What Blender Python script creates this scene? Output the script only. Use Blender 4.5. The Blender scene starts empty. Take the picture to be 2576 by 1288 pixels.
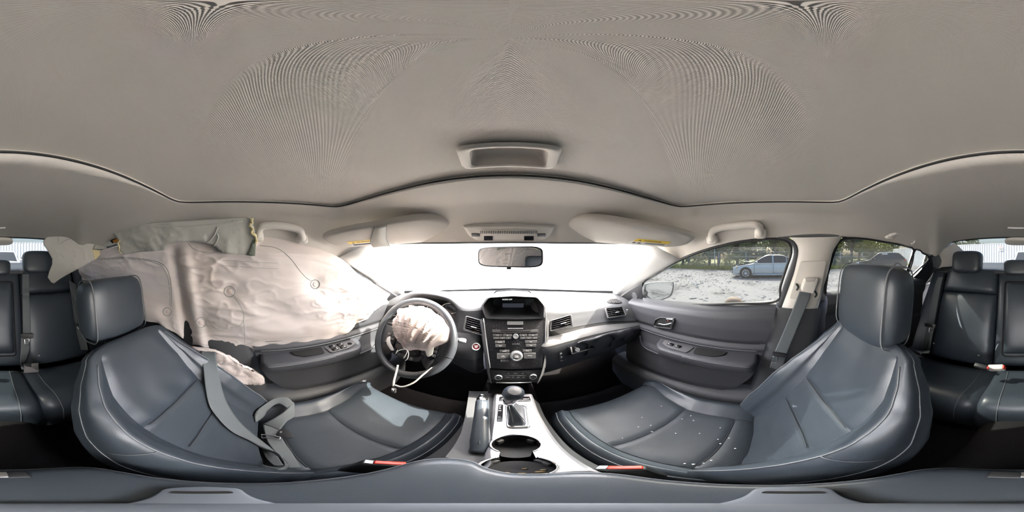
import bpy, bmesh, math, random
from mathutils import Vector, Matrix, noise
V = Vector
random.seed(7)
SC = bpy.context.scene
COL = SC.collection

# ---------------------------------------------------------------- camera, sky, sun, exposure
# metres; the lens of the 360 camera is the origin, X to the passenger side, Y to the bonnet, Z up; the ground lies at -GH
GH = 1.38
CAM_YAW = math.radians(1.1)
cam_d = bpy.data.cameras.new('camera')
cam_d.type = 'PANO'
try:
    cam_d.panorama_type = 'EQUIRECTANGULAR'
except Exception:
    cam_d.cycles.panorama_type = 'EQUIRECTANGULAR'
cam_d.clip_start = 0.01
cam = bpy.data.objects.new('camera', cam_d)
cam.rotation_euler = (math.pi/2, 0, -CAM_YAW)
COL.objects.link(cam)
SC.camera = cam

SUN_AZ, SUN_EL = math.radians(77), math.radians(46)      # azimuth to the right of the bonnet, elevation
world = bpy.data.worlds.new('sky')
SC.world = world
world.use_nodes = True
wn = world.node_tree
wn.nodes.clear()
w_out = wn.nodes.new('ShaderNodeOutputWorld')
w_bg = wn.nodes.new('ShaderNodeBackground')
w_sky = wn.nodes.new('ShaderNodeTexSky')
w_sky.sky_type = 'NISHITA'
w_sky.sun_disc = False
w_sky.sun_elevation = SUN_EL
w_sky.sun_rotation = SUN_AZ
w_sky.air_density = 0.9
w_sky.dust_density = 6.0
w_sky.ozone_density = 0.4
w_bg.inputs['Strength'].default_value = 0.42
wn.links.new(w_sky.outputs[0], w_bg.inputs['Color'])
wn.links.new(w_bg.outputs[0], w_out.inputs['Surface'])
sun_d = bpy.data.lights.new('sun', 'SUN')
sun_d.energy = 6.0
sun_d.angle = math.radians(0.6)
sun_d.color = (1.0, 0.94, 0.85)
sun = bpy.data.objects.new('sun', sun_d)
sdir = V((math.sin(SUN_AZ)*math.cos(SUN_EL), math.cos(SUN_AZ)*math.cos(SUN_EL), math.sin(SUN_EL)))
sun.rotation_euler = sdir.to_track_quat('Z', 'Y').to_euler()
COL.objects.link(sun)
vs = SC.view_settings
vs.view_transform = 'Standard'
vs.look = 'None'
vs.gamma = 1.0
vs.use_curve_mapping = False
vs.exposure = 3.15
try:
    SC.cycles.use_denoising = True
    SC.cycles.max_bounces = 10
    SC.cycles.diffuse_bounces = 5
    SC.cycles.transparent_max_bounces = 12
    SC.cycles.sample_clamp_indirect = 6.0
    SC.cycles.caustics_reflective = False
    SC.cycles.caustics_refractive = False
except Exception:
    pass

# ---------------------------------------------------------------- measuring helpers (a direction of the photograph met with a real plane)
def ray(u, v):
    a = (u-1288)/2576*2*math.pi + CAM_YAW
    p = (644-v)/1288*math.pi
    return V((math.sin(a)*math.cos(p), math.cos(a)*math.cos(p), math.sin(p)))
def hx(u, v, x): d = ray(u, v); return d*(x/d.x)
def hy(u, v, y): d = ray(u, v); return d*(y/d.y)
def hz(u, v, z): d = ray(u, v); return d*(z/d.z)
def hp(u, v, n, c): d = ray(u, v); return d*(c/d.dot(n))      # plane n.p = c
SIDE_R = (V((1, 0, .3)), .64)
SIDE_L = (V((-1, 0, .3)), .64)
def hr(u, v, off=0): return hp(u, v, SIDE_R[0], SIDE_R[1]-off)
def hl(u, v, off=0): return hp(u, v, SIDE_L[0], SIDE_L[1]-off)
def mx(p): return V((-p.x, p.y, p.z))

# ---------------------------------------------------------------- geometry helpers
W = {}
def link(o, parent=None, loc=V((0, 0, 0))):
    COL.objects.link(o)
    W[o.name] = V(loc)
    if parent is not None:
        o.parent = parent
        o.location = V(loc) - W[parent.name]
    else:
        o.location = loc
    return o
def tag(o, label=None, cat=None, group=None, kind=None):
    if label: o['label'] = label
    if cat: o['category'] = cat
    if group: o['group'] = group
    if kind: o['kind'] = kind
    return o
def thing(name, label, cat, loc=(0, 0, 0), group=None, kind=None):
    o = bpy.data.objects.new(name, None)
    o.empty_display_size = .05
    link(o, None, V(loc))
    return tag(o, label, cat, group, kind)
def mesh(name, verts, faces, m, parent=None, smooth=True, uvs=None, label=None):
    verts = [V(p) for p in verts]
    c = V((0, 0, 0))
    for p in verts: c += p
    c /= max(1, len(verts))
    me = bpy.data.meshes.new(name)
    me.from_pydata([p-c for p in verts], [], faces)
    if uvs is not None:
        ul = me.uv_layers.new(name='UVMap')
        flat = []
        for lp in me.loops:
            flat += uvs[lp.vertex_index]
        ul.data.foreach_set('uv', flat)
    if smooth: me.polygons.foreach_set('use_smooth', [True]*len(me.polygons))
    me.update()
    if m is not None: me.materials.append(m)
    o = bpy.data.objects.new(name, me)
    link(o, parent, c)
    if label: o['label'] = label
    return o
def from_bm(name, bm, m, parent=None, smooth=False, angle=None, label=None):
    me = bpy.data.meshes.new(name)
    bmesh.ops.recalc_face_normals(bm, faces=bm.faces)
    c = V((0, 0, 0))
    for v in bm.verts: c += v.co
    c /= max(1, len(bm.verts))
    for v in bm.verts: v.co -= c
    for f in bm.faces: f.smooth = smooth
    bm.to_mesh(me)
    bm.free()
    if angle is not None:
        try: me.set_sharp_from_angle(angle=angle)
        except Exception: pass
    me.materials.append(m)
    o = bpy.data.objects.new(name, me)
    link(o, parent, c)
    if label: o['label'] = label
    return o
def cr(pts, n, closed=False):
    """Catmull-Rom through pts, n samples even in parameter"""
    pts = [V(p) for p in pts]
    k = len(pts)
    out = []
    segs = k if closed else k-1
    for i in range(n):
        t = i/(n if closed else n-1)*segs
        s = min(int(t), segs-1)
        f = t-s
        if closed:
            p0, p1, p2, p3 = pts[(s-1) % k], pts[s % k], pts[(s+1) % k], pts[(s+2) % k]
        else:
            p1, p2 = pts[s], pts[s+1]
            p0 = pts[s-1] if s > 0 else p1*2-p2
            p3 = pts[s+2] if s+2 < k else p2*2-p1
        out.append(.5*((2*p1)+(p2-p0)*f+(2*p0-5*p1+4*p2-p3)*f*f+(3*p1-p0-3*p2+p3)*f*f*f))
    return out
def arc(pts, n, closed=False):
    """even-spaced resampling of the smooth curve through pts"""
    d = cr(pts, max(200, n*4), closed)
    if closed: d.append(d[0])
    L = [0]
    for a, b in zip(d, d[1:]): L.append(L[-1]+(b-a).length)
    out = []; j = 0
    for i in range(n):
        t = L[-1]*i/(n if closed else n-1)
        while j < len(L)-2 and L[j+1] < t: j += 1
        f = (t-L[j])/max(1e-9, L[j+1]-L[j])
        out.append(d[j].lerp(d[j+1], min(1, f)))
    return out
def lin(pts, n):
    pts = [V(p) for p in pts]
    L = [0]
    for a, b in zip(pts, pts[1:]): L.append(L[-1]+(b-a).length)
    out = []; j = 0
    for i in range(n):
        t = L[-1]*i/(n-1)
        while j < len(L)-2 and L[j+1] < t: j += 1
        f = (t-L[j])/max(1e-9, L[j+1]-L[j])
        out.append(pts[j].lerp(pts[j+1], min(1, f)))
    return out
def interp(xs, ys, x):
    if x <= xs[0]: return ys[0]
    for i in range(len(xs)-1):
        if x <= xs[i+1]:
            f = (x-xs[i])/(xs[i+1]-xs[i])
            return ys[i]+(ys[i+1]-ys[i])*f
    return ys[-1]
def sm(a, b, x):
    t = min(1, max(0, (x-a)/(b-a)))
    return t*t*(3-2*t)
def surf(rows, nu, nv):
    """rows of control points -> nv rows of nu points, smooth"""
    a = [cr(r, nu) for r in rows]
    cols = [cr([a[j][i] for j in range(len(rows))], nv) for i in range(nu)]
    return [[cols[i][j] for i in range(nu)] for j in range(nv)]
def grid(name, P, m, parent=None, closed=False, thick=0, smooth=True, label=None, uvscale=True, flip=False, cap=False):
    nv, nu = len(P), len(P[0])
    verts = [p for r in P for p in r]
    faces = []
    for j in range(nv-1):
        for i in range(nu if closed else nu-1):
            i2 = (i+1) % nu
            f = [j*nu+i, j*nu+i2, (j+1)*nu+i2, (j+1)*nu+i]
            faces.append(f[::-1] if flip else f)
    if cap:
        a = list(range(nu)); b = [(nv-1)*nu+i for i in range(nu)]
        faces.append(a if flip else a[::-1]); faces.append(b[::-1] if flip else b)
    # uv in metres
    us = [[0.0]*nu for _ in range(nv)]; vv = [[0.0]*nu for _ in range(nv)]
    for j in range(nv):
        for i in range(1, nu): us[j][i] = us[j][i-1]+(P[j][i]-P[j][i-1]).length
        off = us[j][nu//2]
        for i in range(nu): us[j][i] -= off
    for i in range(nu):
        for j in range(1, nv): vv[j][i] = vv[j-1][i]+(P[j][i]-P[j-1][i]).length
    uvs = [(us[j][i], vv[j][i]) for j in range(nv) for i in range(nu)]
    o = mesh(name, verts, faces, m, parent, smooth, uvs, label)
    if thick:
        s = o.modifiers.new('thickness', 'SOLIDIFY'); s.thickness = abs(thick); s.offset = -1 if thick > 0 else 1
    return o
def box(name, c, size, m, parent=None, bevel=0.0, seg=2, rot=None, label=None, smooth=None):
    bm = bmesh.new()
    bmesh.ops.create_cube(bm, size=1)
    for v in bm.verts: v.co = V((v.co.x*size[0], v.co.y*size[1], v.co.z*size[2]))
    if bevel:
        bmesh.ops.bevel(bm, geom=bm.edges[:]+bm.verts[:], offset=bevel, segments=seg, affect='EDGES', profile=.5, clamp_overlap=True)
    if rot is not None:
        for v in bm.verts: v.co = rot @ v.co
    for v in bm.verts: v.co += V(c)
    return from_bm(name, bm, m, parent, smooth=bevel > 0 if smooth is None else smooth, angle=math.radians(50) if bevel else None, label=label)
def poly(name, pts, th, m, parent=None, bevel=0.0, seg=2, n=None, label=None, smooth=False):
    """outline pts (roughly planar) extruded by th along n (towards the viewer = the origin by default)"""
    pts = [V(p) for p in pts]
    if n is None:
        n = V((0, 0, 0))
        for i in range(len(pts)):
            n += (pts[i]-pts[0]).cross(pts[(i+1) % len(pts)]-pts[0])
        n.normalize()
        c = sum(pts, V((0, 0, 0)))/len(pts)
        if n.dot(c) > 0: n = -n
    n = V(n).normalized()
    bm = bmesh.new()
    a = [bm.verts.new(p) for p in pts]
    b = [bm.verts.new(p+n*th) for p in pts]
    k = len(pts)
    bm.faces.new(a); top = bm.faces.new(b[::-1])
    for i in range(k): bm.faces.new((a[i], a[(i+1) % k], b[(i+1) % k], b[i]))
    bmesh.ops.recalc_face_normals(bm, faces=bm.faces)
    if bevel:
        e = [x for x in bm.edges if all(v in b for v in x.verts)]
        bmesh.ops.bevel(bm, geom=e, offset=bevel, segments=seg, affect='EDGES', profile=.5, clamp_overlap=True)
    return from_bm(name, bm, m, parent, smooth=bool(bevel) or smooth, angle=math.radians(40), label=label)
def tube(name, pts, r, m, parent=None, n=8, closed=False, label=None, cap=True):
    pts = [V(p) for p in pts]
    k = len(pts)
    rr = r if isinstance(r, (list, tuple)) else [r]*k
    P = []
    up = None
    for i in range(k):
        if closed: t = pts[(i+1) % k]-pts[i-1]
        else: t = pts[min(i+1, k-1)]-pts[max(i-1, 0)]
        t.normalize()
        if up is None:
            up = V((0, 0, 1)) if abs(t.z) < .9 else V((1, 0, 0))
        a = t.cross(up).normalized(); b = a.cross(t).normalized(); up = b
        P.append([pts[i]+(a*math.cos(q)+b*math.sin(q))*rr[i] for q in [2*math.pi*j/n for j in range(n)]])
    if closed: P.append(P[0])
    return grid(name, P, m, parent, closed=True, cap=cap and not closed, label=label)
def ribbon(name, pts, side, w, th, m, parent=None, n=None, label=None):
    """flat band through pts, side = width direction(s)"""
    pts = [V(p) for p in pts]
    k = len(pts)
    sd = [V(s).normalized() for s in (side if isinstance(side, list) else [side]*k)]
    if n:
        both = cr(pts, n); sdr = cr(sd, n); pts = both; sd = [s.normalized() for s in sdr]; k = n
    P = []
    for i in range(k):
        t = (pts[min(i+1, k-1)]-pts[max(i-1, 0)]).normalized()
        nn = t.cross(sd[i]).normalized()
        s = sd[i]
        P.append([pts[i]+s*(w/2)*f+nn*th*g for f, g in ((-1, 0), (-.96, .5), (-.5, .5), (0, .5), (.5, .5), (.96, .5), (1, 0), (.96, -.5), (0, -.5), (-.96, -.5))])
    return grid(name, P, m, parent, closed=True, cap=True, label=label)
def lathe(name, prof, c, axis, m, parent=None, n=32, label=None, sx=1.0, cap=True):
    """prof = (radius, height) pairs along axis from c"""
    ax = V(axis).normalized()
    a = ax.cross(V((0, 0, 1)) if abs(ax.z) < .9 else V((1, 0, 0))).normalized()
    b = ax.cross(a)
    P = [[V(c)+ax*h+(a*math.cos(q)*sx+b*math.sin(q))*max(r, 1e-5) for q in [2*math.pi*j/n for j in range(n)]] for r, h in prof]
    o = grid(name, P, m, parent, closed=True, cap=cap, label=label)
    try: o.data.set_sharp_from_angle(angle=math.radians(40))
    except Exception: pass
    return o
def text(name, s, c, right, up, size, m, parent=None, th=.0004, align='CENTER', label=None):
    cu = bpy.data.curves.new(name, 'FONT')
    cu.body = s; cu.size = size; cu.extrude = th; cu.align_x = align; cu.align_y = 'CENTER'
    cu.resolution_u = 3
    tmp = bpy.data.objects.new('tmp', cu)
    COL.objects.link(tmp)
    me = bpy.data.meshes.new_from_object(tmp)
    bpy.data.objects.remove(tmp); bpy.data.curves.remove(cu)
    r = V(right).normalized(); nrm = r.cross(V(up)).normalized(); u2 = nrm.cross(r).normalized()
    vv = [V(c)+r*v.co.x+u2*v.co.y+nrm*v.co.z for v in me.vertices]
    ff = [list(p.vertices) for p in me.polygons]
    bpy.data.meshes.remove(me)
    return mesh(name, vv, ff, m, parent, smooth=False, label=label)
def round_poly(pts, r, n=5):
    """round the corners of a 3-D polygon"""
    pts = [V(p) for p in pts]
    out = []
    k = len(pts)
    for i in range(k):
        p, a, b = pts[i], pts[i-1], pts[(i+1) % k]
        ra = min(r, (a-p).length*.45); rb = min(r, (b-p).length*.45)
        p0 = p+(a-p).normalized()*ra; p1 = p+(b-p).normalized()*rb
        for j in range(n+1):
            t = j/n
            out.append(p0*(1-t)**2+p*2*t*(1-t)+p1*t*t)
    return out

# ---------------------------------------------------------------- materials
def mat(name, col, rough=.5, metal=0.0, bump=None, spec=None, var=None, coat=0, emit=None, sheen=0):
    """bump = (kind, scale, strength, distance); var = (scale, amount) gentle colour mottling"""
    m = bpy.data.materials.new(name)
    m.use_nodes = True
    nt = m.node_tree
    b = nt.nodes['Principled BSDF']
    b.inputs['Base Color'].default_value = (*col, 1)
    b.inputs['Roughness'].default_value = rough
    b.inputs['Metallic'].default_value = metal
    if spec is not None: b.inputs['Specular IOR Level'].default_value = spec
    if coat: b.inputs['Coat Weight'].default_value = coat; b.inputs['Coat Roughness'].default_value = .15
    if sheen: b.inputs['Sheen Weight'].default_value = sheen; b.inputs['Sheen Roughness'].default_value = .5
    if emit: b.inputs['Emission Color'].default_value = (*emit[0], 1); b.inputs['Emission Strength'].default_value = emit[1]
    tc = nt.nodes.new('ShaderNodeTexCoord')
    if var:
        nz = nt.nodes.new('ShaderNodeTexNoise'); nz.inputs['Scale'].default_value = var[0]; nz.inputs['Detail'].default_value = 4
        nt.links.new(tc.outputs['Object'], nz.inputs['Vector'])
        mp = nt.nodes.new('ShaderNodeMapRange'); mp.inputs[3].default_value = 1-var[1]; mp.inputs[4].default_value = 1+var[1]
        nt.links.new(nz.outputs[0], mp.inputs[0])
        vm = nt.nodes.new('ShaderNodeVectorMath'); vm.operation = 'SCALE'
        vm.inputs[0].default_value = col
        nt.links.new(mp.outputs[0], vm.inputs['Scale'])
        nt.links.new(vm.outputs[0], b.inputs['Base Color'])
    if bump:
        kind, sc, st, di = bump
        bp = nt.nodes.new('ShaderNodeBump'); bp.inputs['Strength'].default_value = st; bp.inputs['Distance'].default_value = di
        if kind == 'noise':
            t = nt.nodes.new('ShaderNodeTexNoise'); t.inputs['Scale'].default_value = sc; t.inputs['Detail'].default_value = 6
            nt.links.new(tc.outputs['Object'], t.inputs['Vector']); out = t.outputs[0]
        elif kind == 'leather':
            t = nt.nodes.new('ShaderNodeTexVoronoi'); t.inputs['Scale'].default_value = sc
            nt.links.new(tc.outputs['Object'], t.inputs['Vector']); out = t.outputs['Distance']
        elif kind in ('dots', 'weave'):
            mpn = nt.nodes.new('ShaderNodeMapping'); mpn.inputs['Scale'].default_value = (sc, sc, sc)
            if kind == 'dots': mpn.inputs['Rotation'].default_value = (0, 0, math.radians(45))
            nt.links.new(tc.outputs['UV'], mpn.inputs['Vector'])
            sp = nt.nodes.new('ShaderNodeSeparateXYZ'); nt.links.new(mpn.outputs[0], sp.inputs[0])
            o2 = []
            for ax in (0, 1):
                s1 = nt.nodes.new('ShaderNodeMath'); s1.operation = 'SINE'; nt.links.new(sp.outputs[ax], s1.inputs[0]); o2.append(s1)
            mm = nt.nodes.new('ShaderNodeMath'); mm.operation = 'MULTIPLY'
            nt.links.new(o2[0].outputs[0], mm.inputs[0]); nt.links.new(o2[1].outputs[0], mm.inputs[1]); out = mm.outputs[0]
            if kind == 'dots':
                cl = nt.nodes.new('ShaderNodeMapRange'); cl.inputs[1].default_value = .45; cl.inputs[2].default_value = .8
                cl.inputs[3].default_value = 1; cl.inputs[4].default_value = 0
                nt.links.new(out, cl.inputs[0]); out = cl.outputs[0]
        nt.links.new(out, bp.inputs['Height'])
        nt.links.new(bp.outputs[0], b.inputs['Normal'])
    return m
def glass_mat(name, tint, gloss=.06, dust=0.0, dustcol=(.9, .9, .88)):
    """thin pane: tinted see-through, mirror sheen by angle, optional dust film that scatters sunlight through"""
    m = bpy.data.materials.new(name); m.use_nodes = True
    nt = m.node_tree; nt.nodes.clear()
    out = nt.nodes.new('ShaderNodeOutputMaterial')
    tr = nt.nodes.new('ShaderNodeBsdfTransparent'); tr.inputs[0].default_value = (*tint, 1)
    gl = nt.nodes.new('ShaderNodeBsdfGlossy'); gl.inputs['Roughness'].default_value = .02
    fr = nt.nodes.new('ShaderNodeLayerWeight'); fr.inputs['Blend'].default_value = .25
    mu = nt.nodes.new('ShaderNodeMath'); mu.operation = 'MULTIPLY'; mu.inputs[1].default_value = gloss*6
    nt.links.new(fr.outputs['Fresnel'], mu.inputs[0])
    mu2 = nt.nodes.new('ShaderNodeMath'); mu2.operation = 'MINIMUM'; mu2.inputs[1].default_value = .6
    nt.links.new(mu.outputs[0], mu2.inputs[0])
    mix = nt.nodes.new('ShaderNodeMixShader')
    nt.links.new(mu2.outputs[0], mix.inputs[0]); nt.links.new(tr.outputs[0], mix.inputs[1]); nt.links.new(gl.outputs[0], mix.inputs[2])
    last = mix
    if dust:
        tl = nt.nodes.new('ShaderNodeBsdfTranslucent'); tl.inputs[0].default_value = (*dustcol, 1)
        mx2 = nt.nodes.new('ShaderNodeMixShader'); mx2.inputs[0].default_value = dust
        tc = nt.nodes.new('ShaderNodeTexCoord')
        nz = nt.nodes.new('ShaderNodeTexNoise'); nz.inputs['Scale'].default_value = 6; nz.inputs['Detail'].default_value = 5
        nt.links.new(tc.outputs['Object'], nz.inputs['Vector'])
        mp = nt.nodes.new('ShaderNodeMapRange'); mp.inputs[3].default_value = dust*.8; mp.inputs[4].default_value = dust*1.2
        nt.links.new(nz.outputs[0], mp.inputs[0]); nt.links.new(mp.outputs[0], mx2.inputs[0])
        nt.links.new(mix.outputs[0], mx2.inputs[1]); nt.links.new(tl.outputs[0], mx2.inputs[2])
        last = mx2
    nt.links.new(last.outputs[0], out.inputs['Surface'])
    return m

def cloth_mat(name, col, tl):
    """thin airbag cloth that lets some light through"""
    m = mat(name, col, .8, bump=('noise', 70, .12, .002), spec=.2)
    nt = m.node_tree
    t = nt.nodes.new('ShaderNodeBsdfTranslucent'); t.inputs[0].default_value = (*col, 1)
    x = nt.nodes.new('ShaderNodeMixShader'); x.inputs[0].default_value = tl
    nt.links.new(nt.nodes['Principled BSDF'].outputs[0], x.inputs[1]); nt.links.new(t.outputs[0], x.inputs[2])
    nt.links.new(x.outputs[0], nt.nodes['Material Output'].inputs['Surface'])
    return m

M = {}
M['headliner'] = mat('headliner_knit', (.66, .63, .575), .9, bump=('weave', 2600, .25, .0006), spec=.2)
M['shade'] = mat('sunshade_knit', (.66, .63, .575), .9, bump=('weave', 2200, .38, .0008), spec=.2)
M['beige'] = mat('beige_plastic', (.68, .65, .59), .6, bump=('noise', 900, .12, .0004), spec=.35)
M['beige_fab'] = mat('torn_headliner', (.50, .50, .455), .9, bump=('noise', 300, .3, .001), spec=.2, var=(9, .06))
M['foam'] = mat('yellow_foam', (.72, .63, .36), .95, bump=('noise', 260, .6, .002))
M['leather'] = mat('black_leather', (.036, .046, .058), .38, bump=('leather', 420, .18, .0006), spec=.6, var=(12, .12))
M['perf'] = mat('perforated_leather', (.039, .049, .060), .42, bump=('dots', 1100, .5, .0008), spec=.45)
M['seam'] = mat('dark_seam', (.03, .034, .04), .6)
M['stitch'] = mat('grey_stitching', (.16, .17, .18), .6)
M['black'] = mat('black_plastic', (.018, .019, .021), .5, bump=('noise', 900, .15, .0004))
M['dash'] = mat('dark_grey_dash', (.075, .077, .082), .55, bump=('noise', 700, .25, .0006))
M['dashmid'] = mat('grey_dash_trim', (.085, .085, .088), .5, bump=('noise', 800, .15, .0004))
M['door'] = mat('charcoal_door', (.045, .047, .054), .55, bump=('noise', 700, .2, .0006))
M['gloss'] = mat('gloss_black', (.012, .012, .014), .15)
M['carpet'] = mat('dark_carpet', (.022, .021, .022), .95, bump=('noise', 500, .8, .003), spec=.1)
M['rubber'] = mat('black_rubber', (.02, .021, .022), .6)
M['chrome'] = mat('chrome', (.82, .82, .84), .12, 1.0)
M['silver'] = mat('silver_trim', (.55, .56, .58), .32, .85)
M['grille'] = mat('vent_slat', (.03, .031, .034), .45)
M['void'] = mat('hollow_shade', (.006, .006, .006), .9)  # near-black colour stands in for shade inside hollows, slots and gaps
M['belt'] = mat('grey_webbing', (.13, .145, .15), .75, bump=('weave', 2400, .4, .0006), spec=.3)
M['red'] = mat('red_release_button', (.75, .05, .03), .4)
M['bag'] = cloth_mat('airbag_fabric', (.90, .83, .79), .35)
M['bagw'] = cloth_mat('white_airbag_fabric', (.80, .71, .67), .2)
M['thread'] = mat('seam_thread', (.33, .33, .30), .8)
M['white'] = mat('white_plastic', (.8, .8, .8), .4)
M['print'] = mat('white_print', (.75, .75, .75), .5)
M['yellow'] = mat('yellow_sticker', (.85, .60, .05), .5)
M['paper'] = mat('white_sticker', (.78, .78, .76), .5)
M['ink'] = mat('black_ink', (.03, .03, .03), .6)
M['ws'] = glass_mat('dusty_windshield', (.95, .97, .95), .05, dust=.48)  # dust film thickened so scattered sun whitens the pane and lights the cabin
M['glass'] = glass_mat('dimmed_side_glass', (.30, .312, .308), .02, dust=.003)  # tinted darker than real glass so the outside does not burn out
M['rglass'] = glass_mat('dimmed_rear_glass', (.075, .083, .085), .02, dust=.003)  # rear tint deepened to hold down the bright outside, beyond real glass
M['mirror'] = mat('mirror_glass', (.85, .87, .88), .02, 1.0)
# ================================================================ the shell of the cabin
# ---- roof lining: a ring from the sunroof opening out to the windshield header, the side rails and the rear glass
def sunroof_outline(n):
    c = [V((0, .285, .152)), V((.2, .281, .152)), V((.34, .268, .152)), V((.415, .25, .152)), V((.436, .215, .152)), V((.447, .1, .152)),
         V((.447, 0, .152)), V((.435, -.1, .152)), V((.415, -.175, .152)), V((.385, -.2, .152)), V((.3, -.205, .152)), V((.15, -.206, .152)), V((0, -.206, .152))]
    full = c + [mx(p) for p in c[-2:0:-1]]
    return arc(full, n, True)
RIM_R = [V((0, .565, .050)), V((.14, .562, .050)), V((.3, .545, .052)), V((.45, .515, .056)), V((.55, .475, .064)), hr(1700, 655), hr(1740, 638), hr(1790, 621), hr(1838, 610), hr(1890, 601), hr(1948, 598),
         hr(2020, 590), hr(2090, 589), hr(2131, 596), hr(2180, 600), hr(2220, 606), hr(2260, 614), hr(2297, 624), hr(2340, 640),
         V((.585, -1.04, .0)), V((.545, -1.085, .06)), V((.49, -1.10, .105)), V((.36, -1.115, .122)), V((.2, -1.12, .13)), V((0, -1.12, .132))]
rim = RIM_R + [mx(p) for p in RIM_R[-2:0:-1]]
NR = 260
def by_angle(loop, n):
    """points of a closed loop at even angles about (0, .04)"""
    d = cr(loop, 2000, True)
    an = [math.atan2(p.x, p.y-.04) for p in d]
    out = []
    for i in range(n):
        a = -math.pi+2*math.pi*i/n
        j = min(range(len(d)), key=lambda k: abs((an[k]-a+math.pi) % (2*math.pi)-math.pi))
        out.append(d[j])
    return out
inner = by_angle(sunroof_outline(400), NR)
outer = by_angle(rim, NR)
rows = []
NT = 26
for k in range(-2, NT+1):
    r = []
    for i in range(NR):
        a, b = inner[i], outer[i]
        if k < 0:       # the lip turned up at the opening
            r.append(V((a.x, a.y, a.z+.018*(-k)/2)) + (a-V((0, .04, a.z))).normalized()*(.004*(-k)))
            continue
        t = k/NT
        p = a.lerp(b, t)
        e = 2.6
        z = a.z+(b.z-a.z)*t**e - .006*math.sin(math.pi*min(1, t*2.2))*(1 if a.y > .2 else .4)*(t < .4545)
        r.append(V((p.x, p.y, z)))
    rows.append(r)
ceiling = grid('ceiling', rows, M['headliner'], closed=True, flip=True)
tag(ceiling, 'pale grey-beige knit roof lining around the sunroof', 'ceiling', kind='structure')
# outer roof skin keeps daylight out above the lining
rows2 = [[V((p.x*1.03, p.y*1.02, p.z+.05)) for p in r] for r in (rows[2], rows[12], rows[20], rows[-1])]
rows2.append([V((p.x*1.035, p.y*1.03, p.z-.005)) for p in rows[-1]])
ctr = [[V((0, .04, .205)) for _ in range(NR)]]
M['paint'] = mat('car_body_paint', (.25, .27, .28), .3, .3, coat=.6)
roof = grid('roof_skin', ctr+rows2, M['paint'], closed=True)
tag(roof, 'painted outer skin of the car roof', 'roof', kind='structure')

# ---- sunroof shade with its pull cup
shade = thing('sunroof_shade', 'closed knit-covered sunroof shade panel overhead', 'sunroof shade', (0, .04, .16))
inn = by_angle(sunroof_outline(400), 360)
prow = []
for k in range(0, 61):
    t = 1-k/60
    r = []
    for p in inn:
        x, y = p.x*(t*1.012), .04+(p.y-.04)*(t*1.012)
        r.append(V((x, y, .166-.006*t*t)))
    prow.append(r)
# cut the pull cup opening out of the panel
HX0, HX1, HY0, HY1 = -.062, .062, .196, .248
o = grid('panel', prow, M['shade'], shade, closed=True, flip=True)
bm = bmesh.new(); bm.from_mesh(o.data)
cut = [f for f in bm.faces if all(HX0 < v.co.x+W[o.name].x < HX1 and HY0 < v.co.y+W[o.name].y < HY1 for v in f.verts)]
bmesh.ops.delete(bm, geom=cut, context='FACES')
bm.to_mesh(o.data); bm.free()
cupf = round_poly([V((-.074, .254, .1585)), V((.074, .254, .1585)), V((.066, .19, .1595)), V((-.066, .19, .1595))], .012)
cupi = round_poly([V((-.058, .247, .1585)), V((.058, .247, .1585)), V((.05, .200, .1595)), V((-.05, .200, .1595))], .01)
# frame ring of the cup: outer edge, crest, inner edge, then down into the pocket floor
def ringgrid(name, loops, m, parent, cap=False):
    return grid(name, loops, m, parent, closed=True)
lo = [cupf, [p.lerp(q, .25)+V((0, 0, -.005)) for p, q in zip(cupf, cupi)], [p.lerp(q, .75)+V((0, 0, -.005)) for p, q in zip(cupf, cupi)], [p+V((0, 0, -.003)) for p in cupi]]
cup = grid('pull_cup', lo, M['beige'], shade, closed=True)
cc = sum(cupi, V((0, 0, 0)))/len(cupi)
lo2 = [[p+V((0, 0, -.003)) for p in cupi], [p+V((0, 0, -.0015)) for p in cupi], [cc.lerp(p, .93)+V((0, .006, .0)) for p in cupi]]
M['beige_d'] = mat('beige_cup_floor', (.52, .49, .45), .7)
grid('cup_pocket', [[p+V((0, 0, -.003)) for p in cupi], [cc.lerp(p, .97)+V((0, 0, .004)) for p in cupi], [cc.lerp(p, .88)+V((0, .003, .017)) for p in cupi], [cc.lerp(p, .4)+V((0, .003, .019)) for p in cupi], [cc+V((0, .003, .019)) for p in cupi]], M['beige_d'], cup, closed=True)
seamp = [V((p.x*1.0, .04+(p.y-.04)*1.0, .1535)) for p in sunroof_outline(160)]
tube('edge_gap', seamp, .0022, M['rubber'], shade, n=6, closed=True)

# ---- windshield
hdr = [mx(p) for p in RIM_R[4:0:-1]] + RIM_R[0:5]
hdr = [p+V((0, .012, .004)) for p in hdr]
base = [V((x, y, z)) for x, y, z in ((-.69, .93, -.265), (-.55, 1.02, -.262), (-.3, 1.10, -.250), (0, 1.13, -.238), (.3, 1.10, -.250), (.55, 1.02, -.262), (.69, .93, -.265))]
rows = []
H = arc(hdr, 41); B = arc(base, 41)
for j in range(13):
    t = j/12
    rows.append([H[i].lerp(B[i], t)+V((0, .035, .03))*math.sin(math.pi*t) for i in range(41)])
windshield = grid('window_1', rows, M['ws'])
tag(windshield, 'dusty sunlit windshield above the dashboard', 'windshield', kind='structure')
M['frit'] = mat('windshield_frit_band', (.02, .02, .022), .4)
for nm, q in (('frit_band', rows[-1]),):
    grid(nm, [[p+V((0, -.012, -.002)) for p in q], [p+V((0, -.020, .017)) for p in q]], M['frit'], windshield)

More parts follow.
